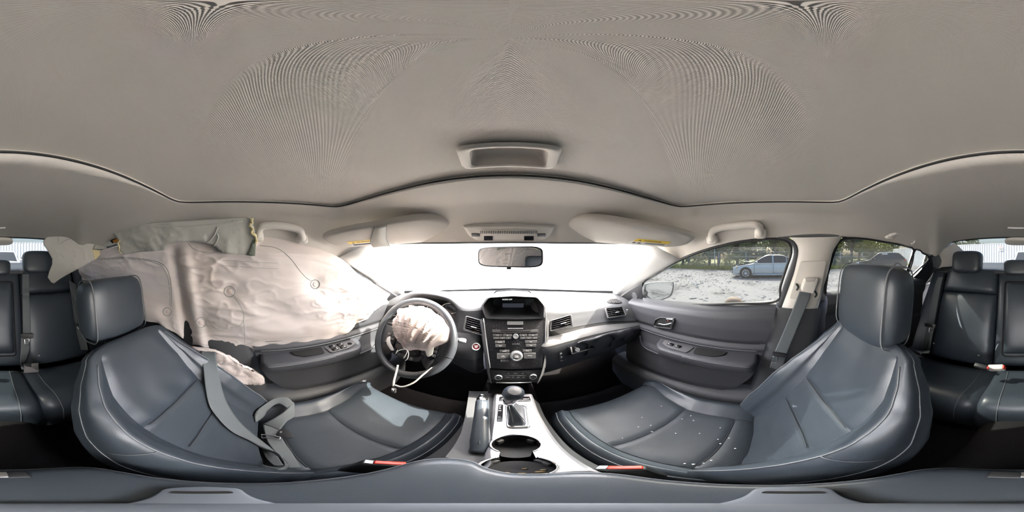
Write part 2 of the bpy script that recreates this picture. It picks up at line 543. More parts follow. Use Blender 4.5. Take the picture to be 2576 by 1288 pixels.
# ---- A pillars
def apillar(side):
    f = (lambda p: p) if side > 0 else mx
    ws = [rows[0][-1], rows[3][-1], rows[6][-1], rows[9][-1], rows[12][-1]]
    pass
    dr = [hr(1712, 650), hr(1663, 680), hr(1620, 706), hr(1585, 728), hr(1556, 748)]
    P = []
    for a, b in zip(arc(ws, 12), arc(dr, 12)):
        mid = a.lerp(b, .5)+V((-.018, -.012, -.004))
        P.append([a+V((.004, .01, 0)), a, a.lerp(b, .25)+V((-.013, -.01, -.003)), mid, a.lerp(b, .78)+V((-.010, -.006, -.002)), b, b+V((.03, 0, 0))])
    P = [arc(r, 14) for r in P]
    P = [[f(p) for p in r] for r in P]
    return P
M['pillar'] = mat('grey_beige_pillar', (.60, .60, .58), .65, bump=('noise', 700, .15, .0005), spec=.3)
ap = grid('trim_1', apillar(1), M['pillar'], thick=.004)
tag(ap, 'pale A-pillar trim between windshield and passenger window', 'pillar trim', kind='structure')
ap2 = grid('trim_2', apillar(-1), M['pillar'], thick=.004)
tag(ap2, 'pale A-pillar trim between windshield and airbag curtain', 'pillar trim', kind='structure')
# small airbag mark on the passenger pillar
text('srs_mark', 'SRS AIRBAG', hr(1638, 668, .028), V((-.3, .8, -.35)), V((0, .3, .9)), .009, M['stitch'], ap)

# ---- side glass (right side), rubber frames, B and C pillars
WF = [hr(*q) for q in ((1618, 757), (1618, 712), (1661, 680), (1700, 659), (1740, 641), (1790, 625), (1838, 613), (1890, 605), (1948, 601), (1976, 605), (1989, 617), (1990, 639), (1977, 677), (1963, 722), (1952, 758), (1845, 764), (1740, 766), (1660, 762))]
WRr = [hr(*q) for q in ((2078, 741), (2081, 676), (2094, 635), (2111, 609), (2131, 600), (2167, 600), (2220, 608), (2297, 627), (2274, 702), (2200, 716), (2106, 737))]
WQ = [hr(*q) for q in ((2303, 629), (2322, 637), (2335, 645), (2334, 656), (2312, 677), (2290, 697), (2279, 702))]
def pane(name, pts, side, label):
    f = (lambda p: p) if side > 0 else mx
    ps = [f(p+V((.012, 0, .0036))) for p in pts]
    c = sum(ps, V((0, 0, 0)))/len(ps)
    ps = [c+(p-c)*1.03 for p in ps]
    o = poly(name, ps, .004, M['glass'], n=V((side, 0, .3)))
    return tag(o, label, 'window', kind='structure')
wins = [pane('window_2', WF, 1, 'passenger front door window beside the mirror'), pane('window_3', WRr, 1, 'right rear door window behind the passenger headrest'), pane('window_4', WQ, 1, 'small right rear quarter window'),
        pane('window_5', WF, -1, 'driver front door window behind the airbag curtain'), pane('window_6', WRr, -1, 'left rear door window behind the airbag curtain'), pane('window_7', WQ, -1, 'small left rear quarter window')]
def seal(parent, pts, side, r, name='rubber_seal'):
    f = (lambda p: p) if side > 0 else mx
    return tube(name, arc([f(p) for p in pts], 90, True), r, M['rubber'], parent, n=6, closed=True)
for k, pts in ((0, WF), (1, WRr), (2, WQ)):
    seal(wins[k], pts, 1, .006)
    seal(wins[k+3], pts, -1, .006)
def bpillar(side):
    f = (lambda p: p) if side > 0 else mx
    Lq = [(1990, 597), (2003, 612), (2008, 632), (2004, 655), (1996, 690), (1983, 728), (1971, 760), (1961, 786)]
    Rq = [(2120, 594), (2108, 612), (2096, 632), (2090, 655), (2082, 690), (2072, 722), (2066, 745), (2056, 781)]
    P = []
    for a, b in zip(arc([hr(*q, .012) for q in Lq], 18), arc([hr(*q, .012) for q in Rq], 18)):
        P.append([f(p) for p in arc([a+V((.035, 0, .01)), a, a.lerp(b, .2)+V((-.018, 0, -.004)), a.lerp(b, .5)+V((-.022, 0, -.005)), a.lerp(b, .8)+V((-.018, 0, -.004)), b, b+V((.035, 0, .01))], 16)])
    return P
bp = grid('trim_3', bpillar(1), M['beige'], flip=True)
tag(bp, 'beige B-pillar upper trim behind the passenger door', 'pillar trim', kind='structure')
bp2 = grid('trim_4', bpillar(-1), M['beige'])
tag(bp2, 'beige B-pillar upper trim hidden behind the airbag curtain', 'pillar trim', kind='structure')
# height adjuster plate with belt guide
poly('adjuster_plate', round_poly([hr(q[0], q[1], .036) for q in ((2013, 657), (2079, 657), (2060, 750), (1985, 751))], .012), .004, M['beige'], bp, bevel=.002, n=V((-1, 0, -.3)))
gd = poly('belt_guide', round_poly([hr(q[0], q[1], .042) for q in ((2022, 698), (2058, 698), (2044, 737), (2012, 728))], .012), .018, M['beige'], bp, bevel=.007, seg=3, n=V((-1, 0, -.3)))
poly('adjuster_button', round_poly([hr(q[0], q[1], .060) for q in ((2025, 699), (2053, 698), (2049, 708), (2028, 709))], .004), .003, M['beige_d'], gd, bevel=.001, n=V((-1, 0, -.3)))
for du in ((2003, 722), (2049, 740)):
    tube('guide_slot', arc([hr(du[0]+dx, du[1]+dy, .043) for dx, dy in ((0, -8), (5, 0), (1, 8))], 8), .004, M['black'], gd, n=6)
def lower_b(side):
    f = (lambda p: p) if side > 0 else mx
    Lq = [(1948, 772), (1935, 850), (1915, 930), (1890, 1000)]
    Rq = [(2062, 775), (2050, 850), (2040, 930), (2030, 1000)]
    P = []
    for a, b in zip(arc([hx(*q, .685) for q in Lq], 10), arc([hx(*q, .685) for q in Rq], 10)):
        P.append([f(p) for p in arc([a+V((.03, .02, 0)), a, a.lerp(b, .5)+V((-.012, 0, 0)), b, b+V((.03, -.02, 0))], 10)])
    return P
M['pillar_low'] = mat('dark_grey_lower_pillar', (.06, .063, .068), .6)
tag(grid('trim_5', lower_b(1), M['pillar_low'], flip=True), 'dark lower B-pillar trim beside the passenger seat', 'pillar trim', kind='structure')
tag(grid('trim_6', lower_b(-1), M['pillar_low']), 'dark lower B-pillar trim beside the driver seat', 'pillar trim', kind='structure')
for f, sd in ((lambda p: p, 1), (mx, -1)):      # outer skin of the B pillar and the roof side rail
    o = poly('outer_pillar', [f(hr(*q, -.035)) for q in ((1992, 575), (2125, 575), (2100, 640), (2085, 690), (2075, 760), (1945, 790), (1975, 700), (1996, 640))], .01, M['paint'], bp if sd > 0 else bp2, n=V((sd, 0, .3)))
    rl = [f(p) for p in RIM_R[4:21]]
    grid('roof_rail', [arc([p+V((sd*.004, 0, .0)) for p in rl], 60), arc([p+V((sd*.05, 0, .012)) for p in rl], 60), arc([V((p.x*.97, p.y, p.z+.06)) for p in rl], 60)], M['paint'], bp if sd > 0 else bp2)
# C pillars: from the rear door opening to the rear glass
REARTOP = [RIM_R[-5]+V((0, 0, -.004)), RIM_R[-4], RIM_R[-3], RIM_R[-2], RIM_R[-1]]
rg_edge = [V((.485, -1.12, .10)), V((.47, -1.22, .06)), V((.455, -1.34, .005)), V((.45, -1.45, -.05))]
def cpillar(side):
    f = (lambda p: p) if side > 0 else mx
    dline = [hr(2344, 640), hr(2358, 657), hr(2352, 678), hr(2338, 700), hr(2325, 715)]
    mid = [V((.56, -1.07, .045)), V((.565, -1.14, -.02)), V((.565, -1.2, -.07)), V((.57, -1.24, -.11)), V((.58, -1.26, -.16))]
    P = []
    for a, b, c in zip(arc(dline, 14), arc(mid, 14), arc(rg_edge+[V((.45, -1.5, -.13))], 14)):
        P.append([f(p) for p in arc([a+V((.02, .01, 0)), a, b, c], 16)])
    return P
cp = grid('trim_7', cpillar(1), M['headliner'], flip=True)
tag(cp, 'beige C-pillar trim beside the rear window on the passenger side', 'pillar trim', kind='structure')
tag(grid('trim_8', cpillar(-1), M['headliner']), 'beige C-pillar trim behind the torn panel', 'pillar trim', kind='structure')
for f, sd in ((lambda p: p, 1), (mx, -1)):      # outer skin of the C pillar
    poly('outer_pillar', [f(V(q)) for q in ((.675, -1.035, .03), (.60, -1.06, .115), (.50, -1.12, .13), (.49, -1.5, -.06), (.70, -1.5, -.16), (.76, -1.3, -.3), (.76, -.75, -.26), (.745, -.80, -.2), (.72, -.90, -.175), (.70, -1.0, -.1))], .01, M['paint'], cp, n=V((sd, -.3, .3)))
# ---- rear glass
rb = [V((x, y, z)) for x, y, z in ((-.5, -1.52, -.085), (-.25, -1.60, -.075), (0, -1.62, -.072), (.25, -1.60, -.075), (.5, -1.52, -.085))]
rt = [mx(p) for p in (RIM_R[-4], RIM_R[-3], RIM_R[-2])] + [RIM_R[-1], RIM_R[-2], RIM_R[-3], RIM_R[-4]]
a_, b_ = arc(rt, 25), arc(rb, 25)
rg = [[a_[i].lerp(b_[i], j/8)+V((0, -.02, .03))*math.sin(math.pi*j/8) for i in range(25)] for j in range(9)]
rear_glass = tag(grid('window_8', rg, M['rglass']), 'darkened rear window behind the rear headrests', 'rear window', kind='structure')
tube('rubber_edge', arc([p+V((0, .004, -.002)) for p in rt], 50), .004, M['rubber'], rear_glass, n=6)
# parcel shelf
shelf = tag(grid('parcel_shelf', [[V((x, -1.12, -.125)) for x in (-.62, -.3, 0, .3, .62)], [V((x, -1.3, -.115)) for x in (-.62, -.3, 0, .3, .62)], [V((x, -1.62+abs(x)*.15, -.085)) for x in (-.62, -.3, 0, .3, .62)]], M['dash'], thick=.02), 'dark rear parcel shelf under the rear window', 'parcel shelf', kind='structure')
for sx in (-1, 1):
    poly('speaker_grille', round_poly([V((sx*.16, -1.42, -.098)), V((sx*.34, -1.42, -.098)), V((sx*.34, -1.5, -.09)), V((sx*.18, -1.52, -.09))], .01), .004, M['black'], shelf, n=V((0, .1, 1)))

# ---- floor, tunnel, firewall, sills, outer body panels that keep daylight out
floor = box('floor', (0, -.2, -1.0), (1.5, 2.7, .04), M['carpet'])
tag(floor, 'dark carpeted floor of the car', 'floor', kind='structure')
tun = [V((-.14, 0, -.98)), V((-.12, 0, -.86)), V((-.06, 0, -.80)), V((.06, 0, -.80)), V((.12, 0, -.86)), V((.14, 0, -.98))]
tag(grid('floor_tunnel', [[p+V((0, y, 0)) for p in arc(tun, 16)] for y in (-.95, -.5, .2, .7, 1.05)], M['carpet']), 'carpeted centre tunnel of the floor', 'floor', kind='structure')
toe = grid('wall_front', [[V((x, 1.20, -.3)) for x in (-.75, 0, .75)], [V((x, 1.08, -.7)) for x in (-.75, 0, .75)], [V((x, .78, -.98)) for x in (-.75, 0, .75)]], M['carpet'], thick=.02)
tag(toe, 'dark carpeted firewall of the footwells', 'wall', kind='structure')
back = grid('wall_back', [[V((x, -1.2, -.13)) for x in (-.72, 0, .72)], [V((x, -1.0, -.98)) for x in (-.72, 0, .72)]], M['carpet'], thick=.03)
tag(back, 'dark partition behind the rear seat', 'wall', kind='structure')
# ================================================================ front seats
def split_grid(P, regions, parent, closed=False, flip=False):
    """regions: (name, material, row0, row1, col0, col1[, label]) -> one mesh object each, sharing border positions"""
    out = []
    nu = len(P[0])
    for rg_ in regions:
        name, m, r0, r1, c0, c1 = rg_[:6]
        sub = [[P[j][i % nu] for i in range(c0, c1+1)] for j in range(r0, r1+1)]
        o = grid(name, sub, m, parent, flip=flip, label=rg_[6] if len(rg_) > 6 else None)
        out.append(o)
    return out
def superblock(c, ax, hx_, hy_, hz_, e=.42, nu=56, nv=36, taper=0.0, curve=0.0):
    """rounded block; ax = (right, front, up)"""
    P = []
    sp = lambda t, q: math.copysign(abs(t)**q, t)
    for j in range(nv+1):
        ph = -math.pi/2+math.pi*j/nv
        r = []
        for i in range(nu):
            th = 2*math.pi*i/nu
            x = sp(math.cos(ph), e)*sp(math.cos(th), e)
            y = sp(math.cos(ph), e)*sp(math.sin(th), e*1.35)
            z = sp(math.sin(ph), e)
            x *= 1+taper*z
            y2 = y*hy_-curve*(x*x)*hy_
            r.append(V(c)+ax[0]*x*hx_+ax[1]*y2+ax[2]*z*hz_)
        P.append(r)
    return P
def front_seat(side, label, pivot, recline, head_c, head_tilt):
    t = thing('front_seat', label, 'car seat', (side*.365, pivot[0]+.2, -.98))
    xc = .365
    X = lambda x: side*(xc+x)
    fl = side < 0
    # ---------------- cushion
    y0, z0 = pivot[0], pivot[1]
    path = arc([V((-.12, -.075, 0)), V((-.05, -.045, 0)), V((0.0, -.018, 0)), V((.06, -.006, 0)), V((.15, -.006, 0)), V((.28, 0, 0)), V((.40, .004, 0)), V((.455, -.008, 0)), V((.485, -.04, 0)), V((.488, -.10, 0)), V((.475, -.19, 0))], 64)
    K = 10; S = 8
    P = []
    for q in path:
        f, zo = q.x, q.y
        ins2 = interp([0, .2, .32, .42], [.118, .128, .165, .205], f)
        sq = 1-.06*sm(.40, .49, f)-.05*sm(-.02, -.14, f)
        wi = .237; wo = .235
        ctl = [(-wi, -.20), (-wi, -.085), (-wi+.010, -.022), (-wi+.036, .010), (-.172, -.004), (-.02, -.014), (ins2, -.004), ((ins2+wo)*.5+.012, .026), (wo-.006, -.012), (wo+.004, -.075), (wo, -.2)]
        ring = cr([V((a*sq, b, 0)) for a, b in ctl], K*S+1)
        row = []
        for i, c in enumerate(ring):
            z = max(z0-.205, z0+c.y+zo)
            g = 0
            for sc_ in (4*S, 6*S):
                g += .006*math.exp(-((i-sc_)/.9)**2)
            row.append(V((X(c.x), y0+f, z-g)))
        P.append(row)
    def row_at(f0): return min(range(40), key=lambda j: abs(path[j].x-f0))
    r1, r2 = row_at(.04), row_at(.215)
    for rr in (r1, r2):
        for i in range(4*S, 6*S+1):
            P[rr][i] = P[rr][i]+V((0, 0, -.006))
    # gentle creases of worn leather
    for j in range(len(P)):
        for i in range(len(P[0])):
            p = P[j][i]
            d = noise.noise(p*14)*.0022+noise.noise(p*34)*.0009
            if 4*S+1 < i < 6*S-1 or True: P[j][i] = p+V((0, 0, d))
    n = len(P)-1
    cu = split_grid(P, [('cushion_bolster', M['leather'], 0, n, 0, 4*S, 'inboard cushion bolster'), ('cushion_insert', M['perf'], 0, r1, 4*S, 6*S), ('cushion_insert', M['perf'], r1, r2, 4*S, 6*S), ('cushion_insert', M['perf'], r2, n, 4*S, 6*S), ('cushion_bolster', M['leather'], 0, n, 6*S, K*S, 'outboard cushion bolster')], t, flip=fl)
    for col in (4*S, 6*S):
        tube('seam', [P[j][col]+V((0, 0, .004)) for j in range(2, 52)], .0014, M['seam'], cu[0] if col == 4*S else cu[4], n=5)
    tube('piping', [P[j][int(2.3*S)]+V((0, 0, .001)) for j in range(6, 58)], .002, M['stitch'], cu[0], n=5)
    tube('piping', [P[j][int(8.2*S)]+V((0, 0, .001)) for j in range(6, 58)], .002, M['stitch'], cu[4], n=5)
    for rr in (r1, r2):
        tube('seam', [P[rr][i]+V((0, 0, .0035)) for i in range(4*S+1, 6*S)], .0012, M['seam'], cu[2], n=5)
    # plastic seat base
    box('seat_base', (side*.365, y0+.18, -.93), (.44, .50, .06), M['black'], t, bevel=.015)
    for sx in (-1, 1):
        box('seat_rail', (side*.365+sx*.18, y0+.17, -.967), (.04, .56, .025), M['black'], t, bevel=.004)
    # ---------------- backrest
    th = math.radians(recline)
    U = V((0, -math.sin(th), math.cos(th))); N = V((0, math.cos(th), math.sin(th)))
    o = V((0, y0-.012, z0-.01))
    L = .585
    K2 = 16; S2 = 7; NU = K2*S2
    def ring(f):
        w = interp([0, .15, .4, .62, .78, .9, 1], [.228, .240, .243, .238, .222, .196, .165], f)
        b = interp([0, .15, .45, .65, .82, 1], [.055, .068, .066, .046, .018, .002], f)
        d = interp([0, .5, .9, 1], [.12, .115, .085, .065], f)
        ins = interp([0, .5, .8, 1], [.137, .14, .146, .125], f)
        h = [(0, -d), (.65*w, -d), (.97*w, -.78*d), (1.0*w, -.36*d), (.985*w, .42*b), (.86*w, b), (.5*(.86*w+ins), .60*b), (ins, 0), (0, -.012)]
        full = h+[(-a, c) for a, c in h[7:0:-1]]
        return cr([V((a, c, 0)) for a, c in full], NU, True)
    fs = [j/56 for j in range(57)]
    Q = []
    def place(x, n_, s): return o+U*s+N*n_+V((X(x), 0, 0))
    rc = round(.335/L*56); rl_ = round(.195/L*56)
    for j, f in enumerate(fs):
        rg_ = ring(f)
        row = []
        for i, c in enumerate(rg_):
            g = 0
            for sc_ in (7*S2, 9*S2): g += .006*math.exp(-((i-sc_)/.9)**2)
            if j in (rc, rl_) and 7*S2 <= i <= 9*S2: g = .007
            row.append(place(c.x, c.y-g, f*L))
        Q.append(row)
    rg_ = ring(1)
    for k in range(1, 9):
        a = k/8*math.pi/2
        Q.append([place(c.x*(.25+.75*math.cos(a)) , -.03+(c.y+.03)*max(.04, math.cos(a)), L+.042*math.sin(a)) for c in rg_])
    for j in range(len(Q)):
        for i in range(NU):
            p = Q[j][i]
            Q[j][i] = p+N*(noise.noise(p*12)*.003+noise.noise(p*30)*.001)
            # pulled creases across the shoulder panel
            if j > rc and j < 54 and 7*S2 < i < 9*S2:
                Q[j][i] += N*.0022*math.sin((p.x*side*58)+noise.noise(p*9)*2.5)*sm(rc+14, rc+2, j)
    n2 = len(Q)-1
    fl2 = side > 0
    ba = split_grid(Q, [('back_shell', M['leather'], 0, n2, -3*S2, 3*S2), ('back_bolster', M['leather'], 0, n2, 3*S2, 7*S2), ('back_insert', M['perf'], 0, rc, 7*S2, 9*S2), ('shoulder_panel', M['leather'], rc, n2, 7*S2, 9*S2), ('back_bolster', M['leather'], 0, n2, 9*S2, 13*S2)], t, flip=not fl2)
    for col, own in ((5*S2, ba[1]), (11*S2, ba[4])):
        tube('piping', [Q[j][col]+N*.0008 for j in range(0, 56)], .0019, M['stitch'], own, n=5)
    for col, own in ((3*S2+2, ba[1]), (13*S2-2, ba[4])):
        tube('piping', [Q[j][col] for j in range(0, n2-3)], .0016, M['stitch'], own, n=5)
    # cross seams of the bolsters and a stitched lumbar line
    for cols, own in ((range(4*S2-3, 5*S2+1), ba[1]), (range(11*S2, 12*S2+4), ba[4])):
        tube('seam', [Q[round(.30/L*56)][i]+N*.001 for i in cols], .0014, M['stitch'], own, n=5)
    tube('seam', [Q[rc][i]+N*.0045 for i in range(7*S2+1, 9*S2)], .0012, M['seam'], ba[3], n=5)
    tube('seam', [Q[rl_][i]+N*.0045 for i in range(7*S2+1, 9*S2)], .0012, M['seam'], ba[2], n=5)
    # recliner cover at the outboard hinge
    lathe('recliner_cover', [(.05, 0), (.048, .012), (.03, .02), (0, .021)], (side*.608, y0-.01, z0-.05), (side, 0, 0), M['black'], t, n=28)
    # ---------------- headrest
    ht = math.radians(head_tilt)
    ax = (V((1, 0, 0)), V((0, math.cos(ht), math.sin(ht))), V((0, -math.sin(ht), math.cos(ht))))
    hc = V(head_c)
    HP = superblock(hc, ax, .135, .053, .113, e=.42, taper=.02, curve=.14)
    hd = grid('headrest', HP, M['leather'], t, closed=True)
    for sx in (-1, 1):
        loop = []
        for k in range(49):
            a = -math.pi*.5+math.pi*2*k/48
            z = math.copysign(abs(math.sin(a))**.42, math.sin(a)); y = math.copysign(abs(math.cos(a))**.5, math.cos(a))
            loop.append(hc+ax[0]*sx*.113+ax[1]*(y*.0515-.0044)+ax[2]*z*.1105)
        tube('side_seam', loop[:-1], .0022, M['stitch'], hd, n=5, closed=True)
        tube('headrest_post', [hc+ax[0]*sx*.045-ax[2]*.08, hc+ax[0]*sx*.045-ax[2]*.19-ax[1]*.02], .006, M['chrome'], t, n=10)
    return t, place, Q, P
seat_p, place_p, Qp, Pp = front_seat(1, 'black leather passenger seat with glass crumbs on its cushion', (.05, -.755), 29, (.383, -.285, -.137), 6)
seat_d, place_d, Qd, Pd = front_seat(-1, 'black leather driver seat with a loose belt across it', (.032, -.76), 35, (-.390, -.445, -.192), 9)

# ================================================================ rear bench
def pad(name, c00, c10, c11, c01, th, m, parent, p=7, na=26, nb=26, bulge=0.0, label=None, wr=.0015, flip=False):
    """cushion over the quad c00-c10-c11-c01, edges rolled over"""
    c00, c10, c11, c01 = map(V, (c00, c10, c11, c01))
    nrm = (c10-c00).cross(c01-c00).normalized()
    if nrm.dot(c00+c10+c11+c01) > 0: nrm = -nrm; flip = True
    P = []
    ease = lambda t: .5-.5*math.cos(math.pi*t)
    for j in range(nb+1):
        b = ease(j/nb)*.6+(j/nb)*.4
        r = []
        for i in range(na+1):
            a = ease(i/na)*.6+(i/na)*.4
            base_ = c00*(1-a)*(1-b)+c10*a*(1-b)+c11*a*b+c01*(1-a)*b
            h = (max(0, 1-abs(2*a-1)**p)*max(0, 1-abs(2*b-1)**p))**.5
            q = base_+nrm*(th*h+bulge*(1-(2*a-1)**2)*(1-(2*b-1)**2))
            if wr: q = q+nrm*wr*noise.noise(q*11)*h
            r.append(q)
        P.append(r)
    return grid(name, P, m, parent, label=label, flip=flip)
bench = thing('rear_bench', 'black leather rear bench seat across the back of the cabin', 'rear seat', (0, -.8, -.98))
def rback(s, off=0):     # point on the rear backrest plane at height fraction s
    return (-.895-.245*s, -.70+.60*s)
yb, zb = rback(-.06); yt, zt = rback(1); ym, zm = rback(.72)
NB = V((0, .60, .245)).normalized()
for sx in (-1, 1):
    xa, xb = (.158, .565) if sx > 0 else (-.565, -.158)
    lo = pad('backrest', (xa, yb-.03, zb), (xb, yb-.03, zb), (xb, ym-.03, zm), (xa, ym-.03, zm), .05, M['leather'], bench, p=9, flip=False, bulge=.012)
    up = pad('backrest_top', (xa+(.0 if sx > 0 else .0), ym-.03, zm), (xb, ym-.03, zm), (xb-(.02 if sx > 0 else 0), yt-.03, zt), (xa+(.02 if sx < 0 else 0), yt-.03, zt), .05, M['leather'], bench, p=9, bulge=.006)
    # outer side bolster and upper side piece
    xo = (.565, .73) if sx > 0 else (-.73, -.565)
    pad('side_bolster', (xo[0], yb-.02, zb+.02), (xo[1], yb+.02, zb+.02), (xo[1]-(.06 if sx > 0 else 0), yt-.02, zt), (xo[0]+(.06 if sx < 0 else 0), yt-.02, zt), .045, M['leather'], bench, p=6)
    for bx, bs in ((.235, .06), (.53, .10)):
        y_, z_ = rback(bs)
        lathe('button', [(.007, 0), (.007, .003), (.004, .005), (0, .0055)], V((sx*bx, y_-.03, z_))+NB*.058, NB, M['stitch'], lo, n=14)
# centre section with the fold-down armrest
pad('centre_panel', (-.158, yb-.04, zb), (.158, yb-.04, zb), (.158, yt-.04, zt+.0), (-.158, yt-.04, zt+.0), .05, M['leather'], bench, p=9)
a0, a1 = rback(.10), rback(.86)
am = pad('folded_armrest', (-.105, a0[0]-.015, a0[1]), (.105, a0[0]-.015, a0[1]), (.105, a1[0]-.015, a1[1]), (-.105, a1[0]-.015, a1[1]), .05, M['leather'], bench, p=12, bulge=.008)
tube('gap', round_poly([V((-.107, a0[0]+.0, a0[1]-.004))+NB*.018, V((.107, a0[0], a0[1]-.004))+NB*.018, V((.107, a1[0], a1[1]+.004))+NB*.018, V((-.107, a1[0], a1[1]+.004))+NB*.018], .02), .004, M['void'], am, n=6, closed=True)
# cushions
ZR, ZF = -.715, -.70
def rcush(name, xs0, xs1, zoff=0, label=None):
    prof = arc([V((0, -.86, ZR-.03)), V((0, -.80, ZR)), V((0, -.68, ZR+.012)), V((0, -.58, ZF+.012)), V((0, -.535, ZF-.002)), V((0, -.502, ZF-.045)), V((0, -.495, ZF-.12)), V((0, -.50, ZF-.2))], 40)
    P = []
    for q in prof:
        t = (q.y+.86)/.36
        x0 = xs0[0]+(xs0[1]-xs0[0])*t; x1 = xs1[0]+(xs1[1]-xs1[0])*t
        r = []
        for i in range(25):
            a = i/24
            h = max(0, 1-abs(2*a-1)**10)**.5
            p_ = V((x0+(x1-x0)*a, q.y-.012*(1-h), q.z-.014*(1-h)+zoff*h))
            r.append(p_+V((0, 0, noise.noise(p_*9)*.003)))
        P.append(r)
    return grid(name, P, M['leather'], bench, label=label), P
cR, PR = rcush('cushion', (.125, .15), (.68, .68), .006)
cL, PL = rcush('cushion', (-.68, -.68), (-.125, -.15), .006)
cC, PC = rcush('cushion_centre', (-.125, -.15), (.125, .15), .012)
for P_, own, cols in ((PR, cR, (3,)), (PL, cL, (21,)), (PC, cC, (6, 18))):
    for c in cols: tube('seam', [P_[j][c]+V((0, 0, .0012)) for j in range(2, 36)], .0016, M['stitch'], own, n=5)
box('seat_riser', (0, -.60, -.93), (1.36, .18, .10), M['carpet'], bench)
# rear headrests
def rear_headrest(c, w, h, d=.05):
    ax = (V((1, 0, 0)), V((0, math.cos(.2), math.sin(.2))), V((0, -math.sin(.2), math.cos(.2))))
    hd = grid('headrest', superblock(V(c), ax, w, d, h, e=.42, taper=.03, curve=.15), M['leather'], bench, closed=True)
    for sx in (-1, 1):
        tube('headrest_post', [V(c)+V((sx*.04, 0, -h*.8)), V(c)+V((sx*.04, .01, -h-.05))], .006, M['chrome'], bench, n=8)
rear_headrest((.388, -1.135, -.047), .115, .082)
rear_headrest((-.298, -1.15, -.047), .115, .082)
rear_headrest((.012, -1.145, -.085), .108, .056)
# black strap cover by the right headrest
pad('belt_cover', (.50, -1.12, -.125), (.63, -1.10, -.125), (.62, -1.16, -.095), (.50, -1.18, -.085), .012, M['black'], bench, p=5)
# ================================================================ dashboard
dash = thing('dashboard', 'dark grey dashboard with centre stack and air vents', 'dashboard', (0, .8, -.6))
def prof(x, pts): return [V((x, y, z)) for y, z in pts]
PASS = [
    (.134, [(1.13, -.242), (.98, -.228), (.86, -.215), (.76, -.213), (.705, -.228), (.675, -.275), (.650, -.330), (.632, -.352), (.600, -.378), (.590, -.40), (.588, -.44), (.60, -.50), (.64, -.57), (.74, -.63), (.95, -.64)]),
    (.23, [(1.12, -.247), (.97, -.235), (.86, -.226), (.76, -.232), (.70, -.252), (.678, -.29), (.658, -.333), (.642, -.350), (.612, -.374), (.602, -.394), (.600, -.43), (.61, -.49), (.65, -.56), (.75, -.62), (.95, -.64)]),
    (.33, [(1.10, -.250), (.96, -.240), (.86, -.234), (.77, -.242), (.712, -.262), (.690, -.295), (.668, -.337), (.655, -.348), (.624, -.372), (.612, -.392), (.608, -.42), (.62, -.48), (.66, -.55), (.76, -.61), (.95, -.63)]),
    (.45, [(1.06, -.256), (.95, -.248), (.86, -.246), (.78, -.254), (.722, -.272), (.698, -.302), (.674, -.346), (.66, -.358), (.632, -.380), (.620, -.398), (.616, -.425), (.63, -.48), (.67, -.55), (.77, -.61), (.95, -.63)]),
    (.575, [(1.00, -.262), (.92, -.260), (.85, -.262), (.78, -.270), (.726, -.288), (.702, -.322), (.676, -.374), (.664, -.386), (.642, -.402), (.632, -.416), (.63, -.44), (.645, -.485), (.69, -.55), (.78, -.61), (.95, -.63)]),
    (.69, [(.94, -.266), (.90, -.268), (.84, -.275), (.78, -.285), (.73, -.305), (.705, -.345), (.682, -.405), (.672, -.416), (.658, -.428), (.648, -.44), (.648, -.455), (.665, -.49), (.71, -.55), (.79, -.61), (.95, -.63)]),
]
PASS.insert(0, (.10, [(y+(.04 if k > 3 else 0), z) for k, (y, z) in enumerate(PASS[0][1])]))
rows = [prof(x, p) for x, p in PASS]
PG = surf(rows, 85, 44)
iu = lambda k: k*6
top = split_grid(PG, [('dash_top', M['dash'], 0, 43, 0, iu(6)), ('dash_gap', M['void'], 0, 43, iu(6), iu(7)), ('dash_ledge', M['dashmid'], 0, 43, iu(7), iu(8)+1), ('glovebox_gap', M['void'], 0, 43, iu(8)+1, iu(8)+3), ('lower_panel', M['door'], 0, 43, iu(8)+3, 84)], dash, flip=True)
# glove box door with latch
def on_dash(u, v):
    d = ray(u, v); best = None
    for row in PG:
        for p in row:
            c = p.normalized().dot(d)
            if best is None or c > best[0]: best = (c, p)
    return d*best[1].length
def band(name, up, dn, k, m, parent, th=.004):
    A1_, B1_ = cr([V((*q, 0)) for q in up], 24), cr([V((*q, 0)) for q in dn], 24)
    return grid(name, [[on_dash(p.x, p.y)*k for p in [a_.lerp(b_, t_/6) for a_, b_ in zip(A1_, B1_)]] for t_ in range(7)], m, parent, thick=th, flip=True)
gb = band('glovebox_door', ((1408, 883), (1452, 864), (1503, 846), (1550, 833), (1592, 824)), ((1410, 908), (1450, 899), (1500, 884), (1548, 866), (1596, 844)), .984, M['door'], dash)
lt = poly('latch', round_poly([on_dash(*q)*.972 for q in ((1434, 875), (1476, 862), (1479, 880), (1438, 892))], .003), .004, M['dashmid'], gb, bevel=.0015)
poly('latch_recess_shade', round_poly([on_dash(*q)*.971 for q in ((1476, 862), (1492, 858), (1495, 875), (1479, 880))], .003), .0015, M['void'], gb)  # flat black sheet painted as the shaded hollow beside the latch
c = on_dash(1453, 880)*.961
lathe('key_lock', [(.009, 0), (.009, .003), (.0065, .0035), (.006, .002), (0, .002)], c, -c, M['silver'], lt, n=20)

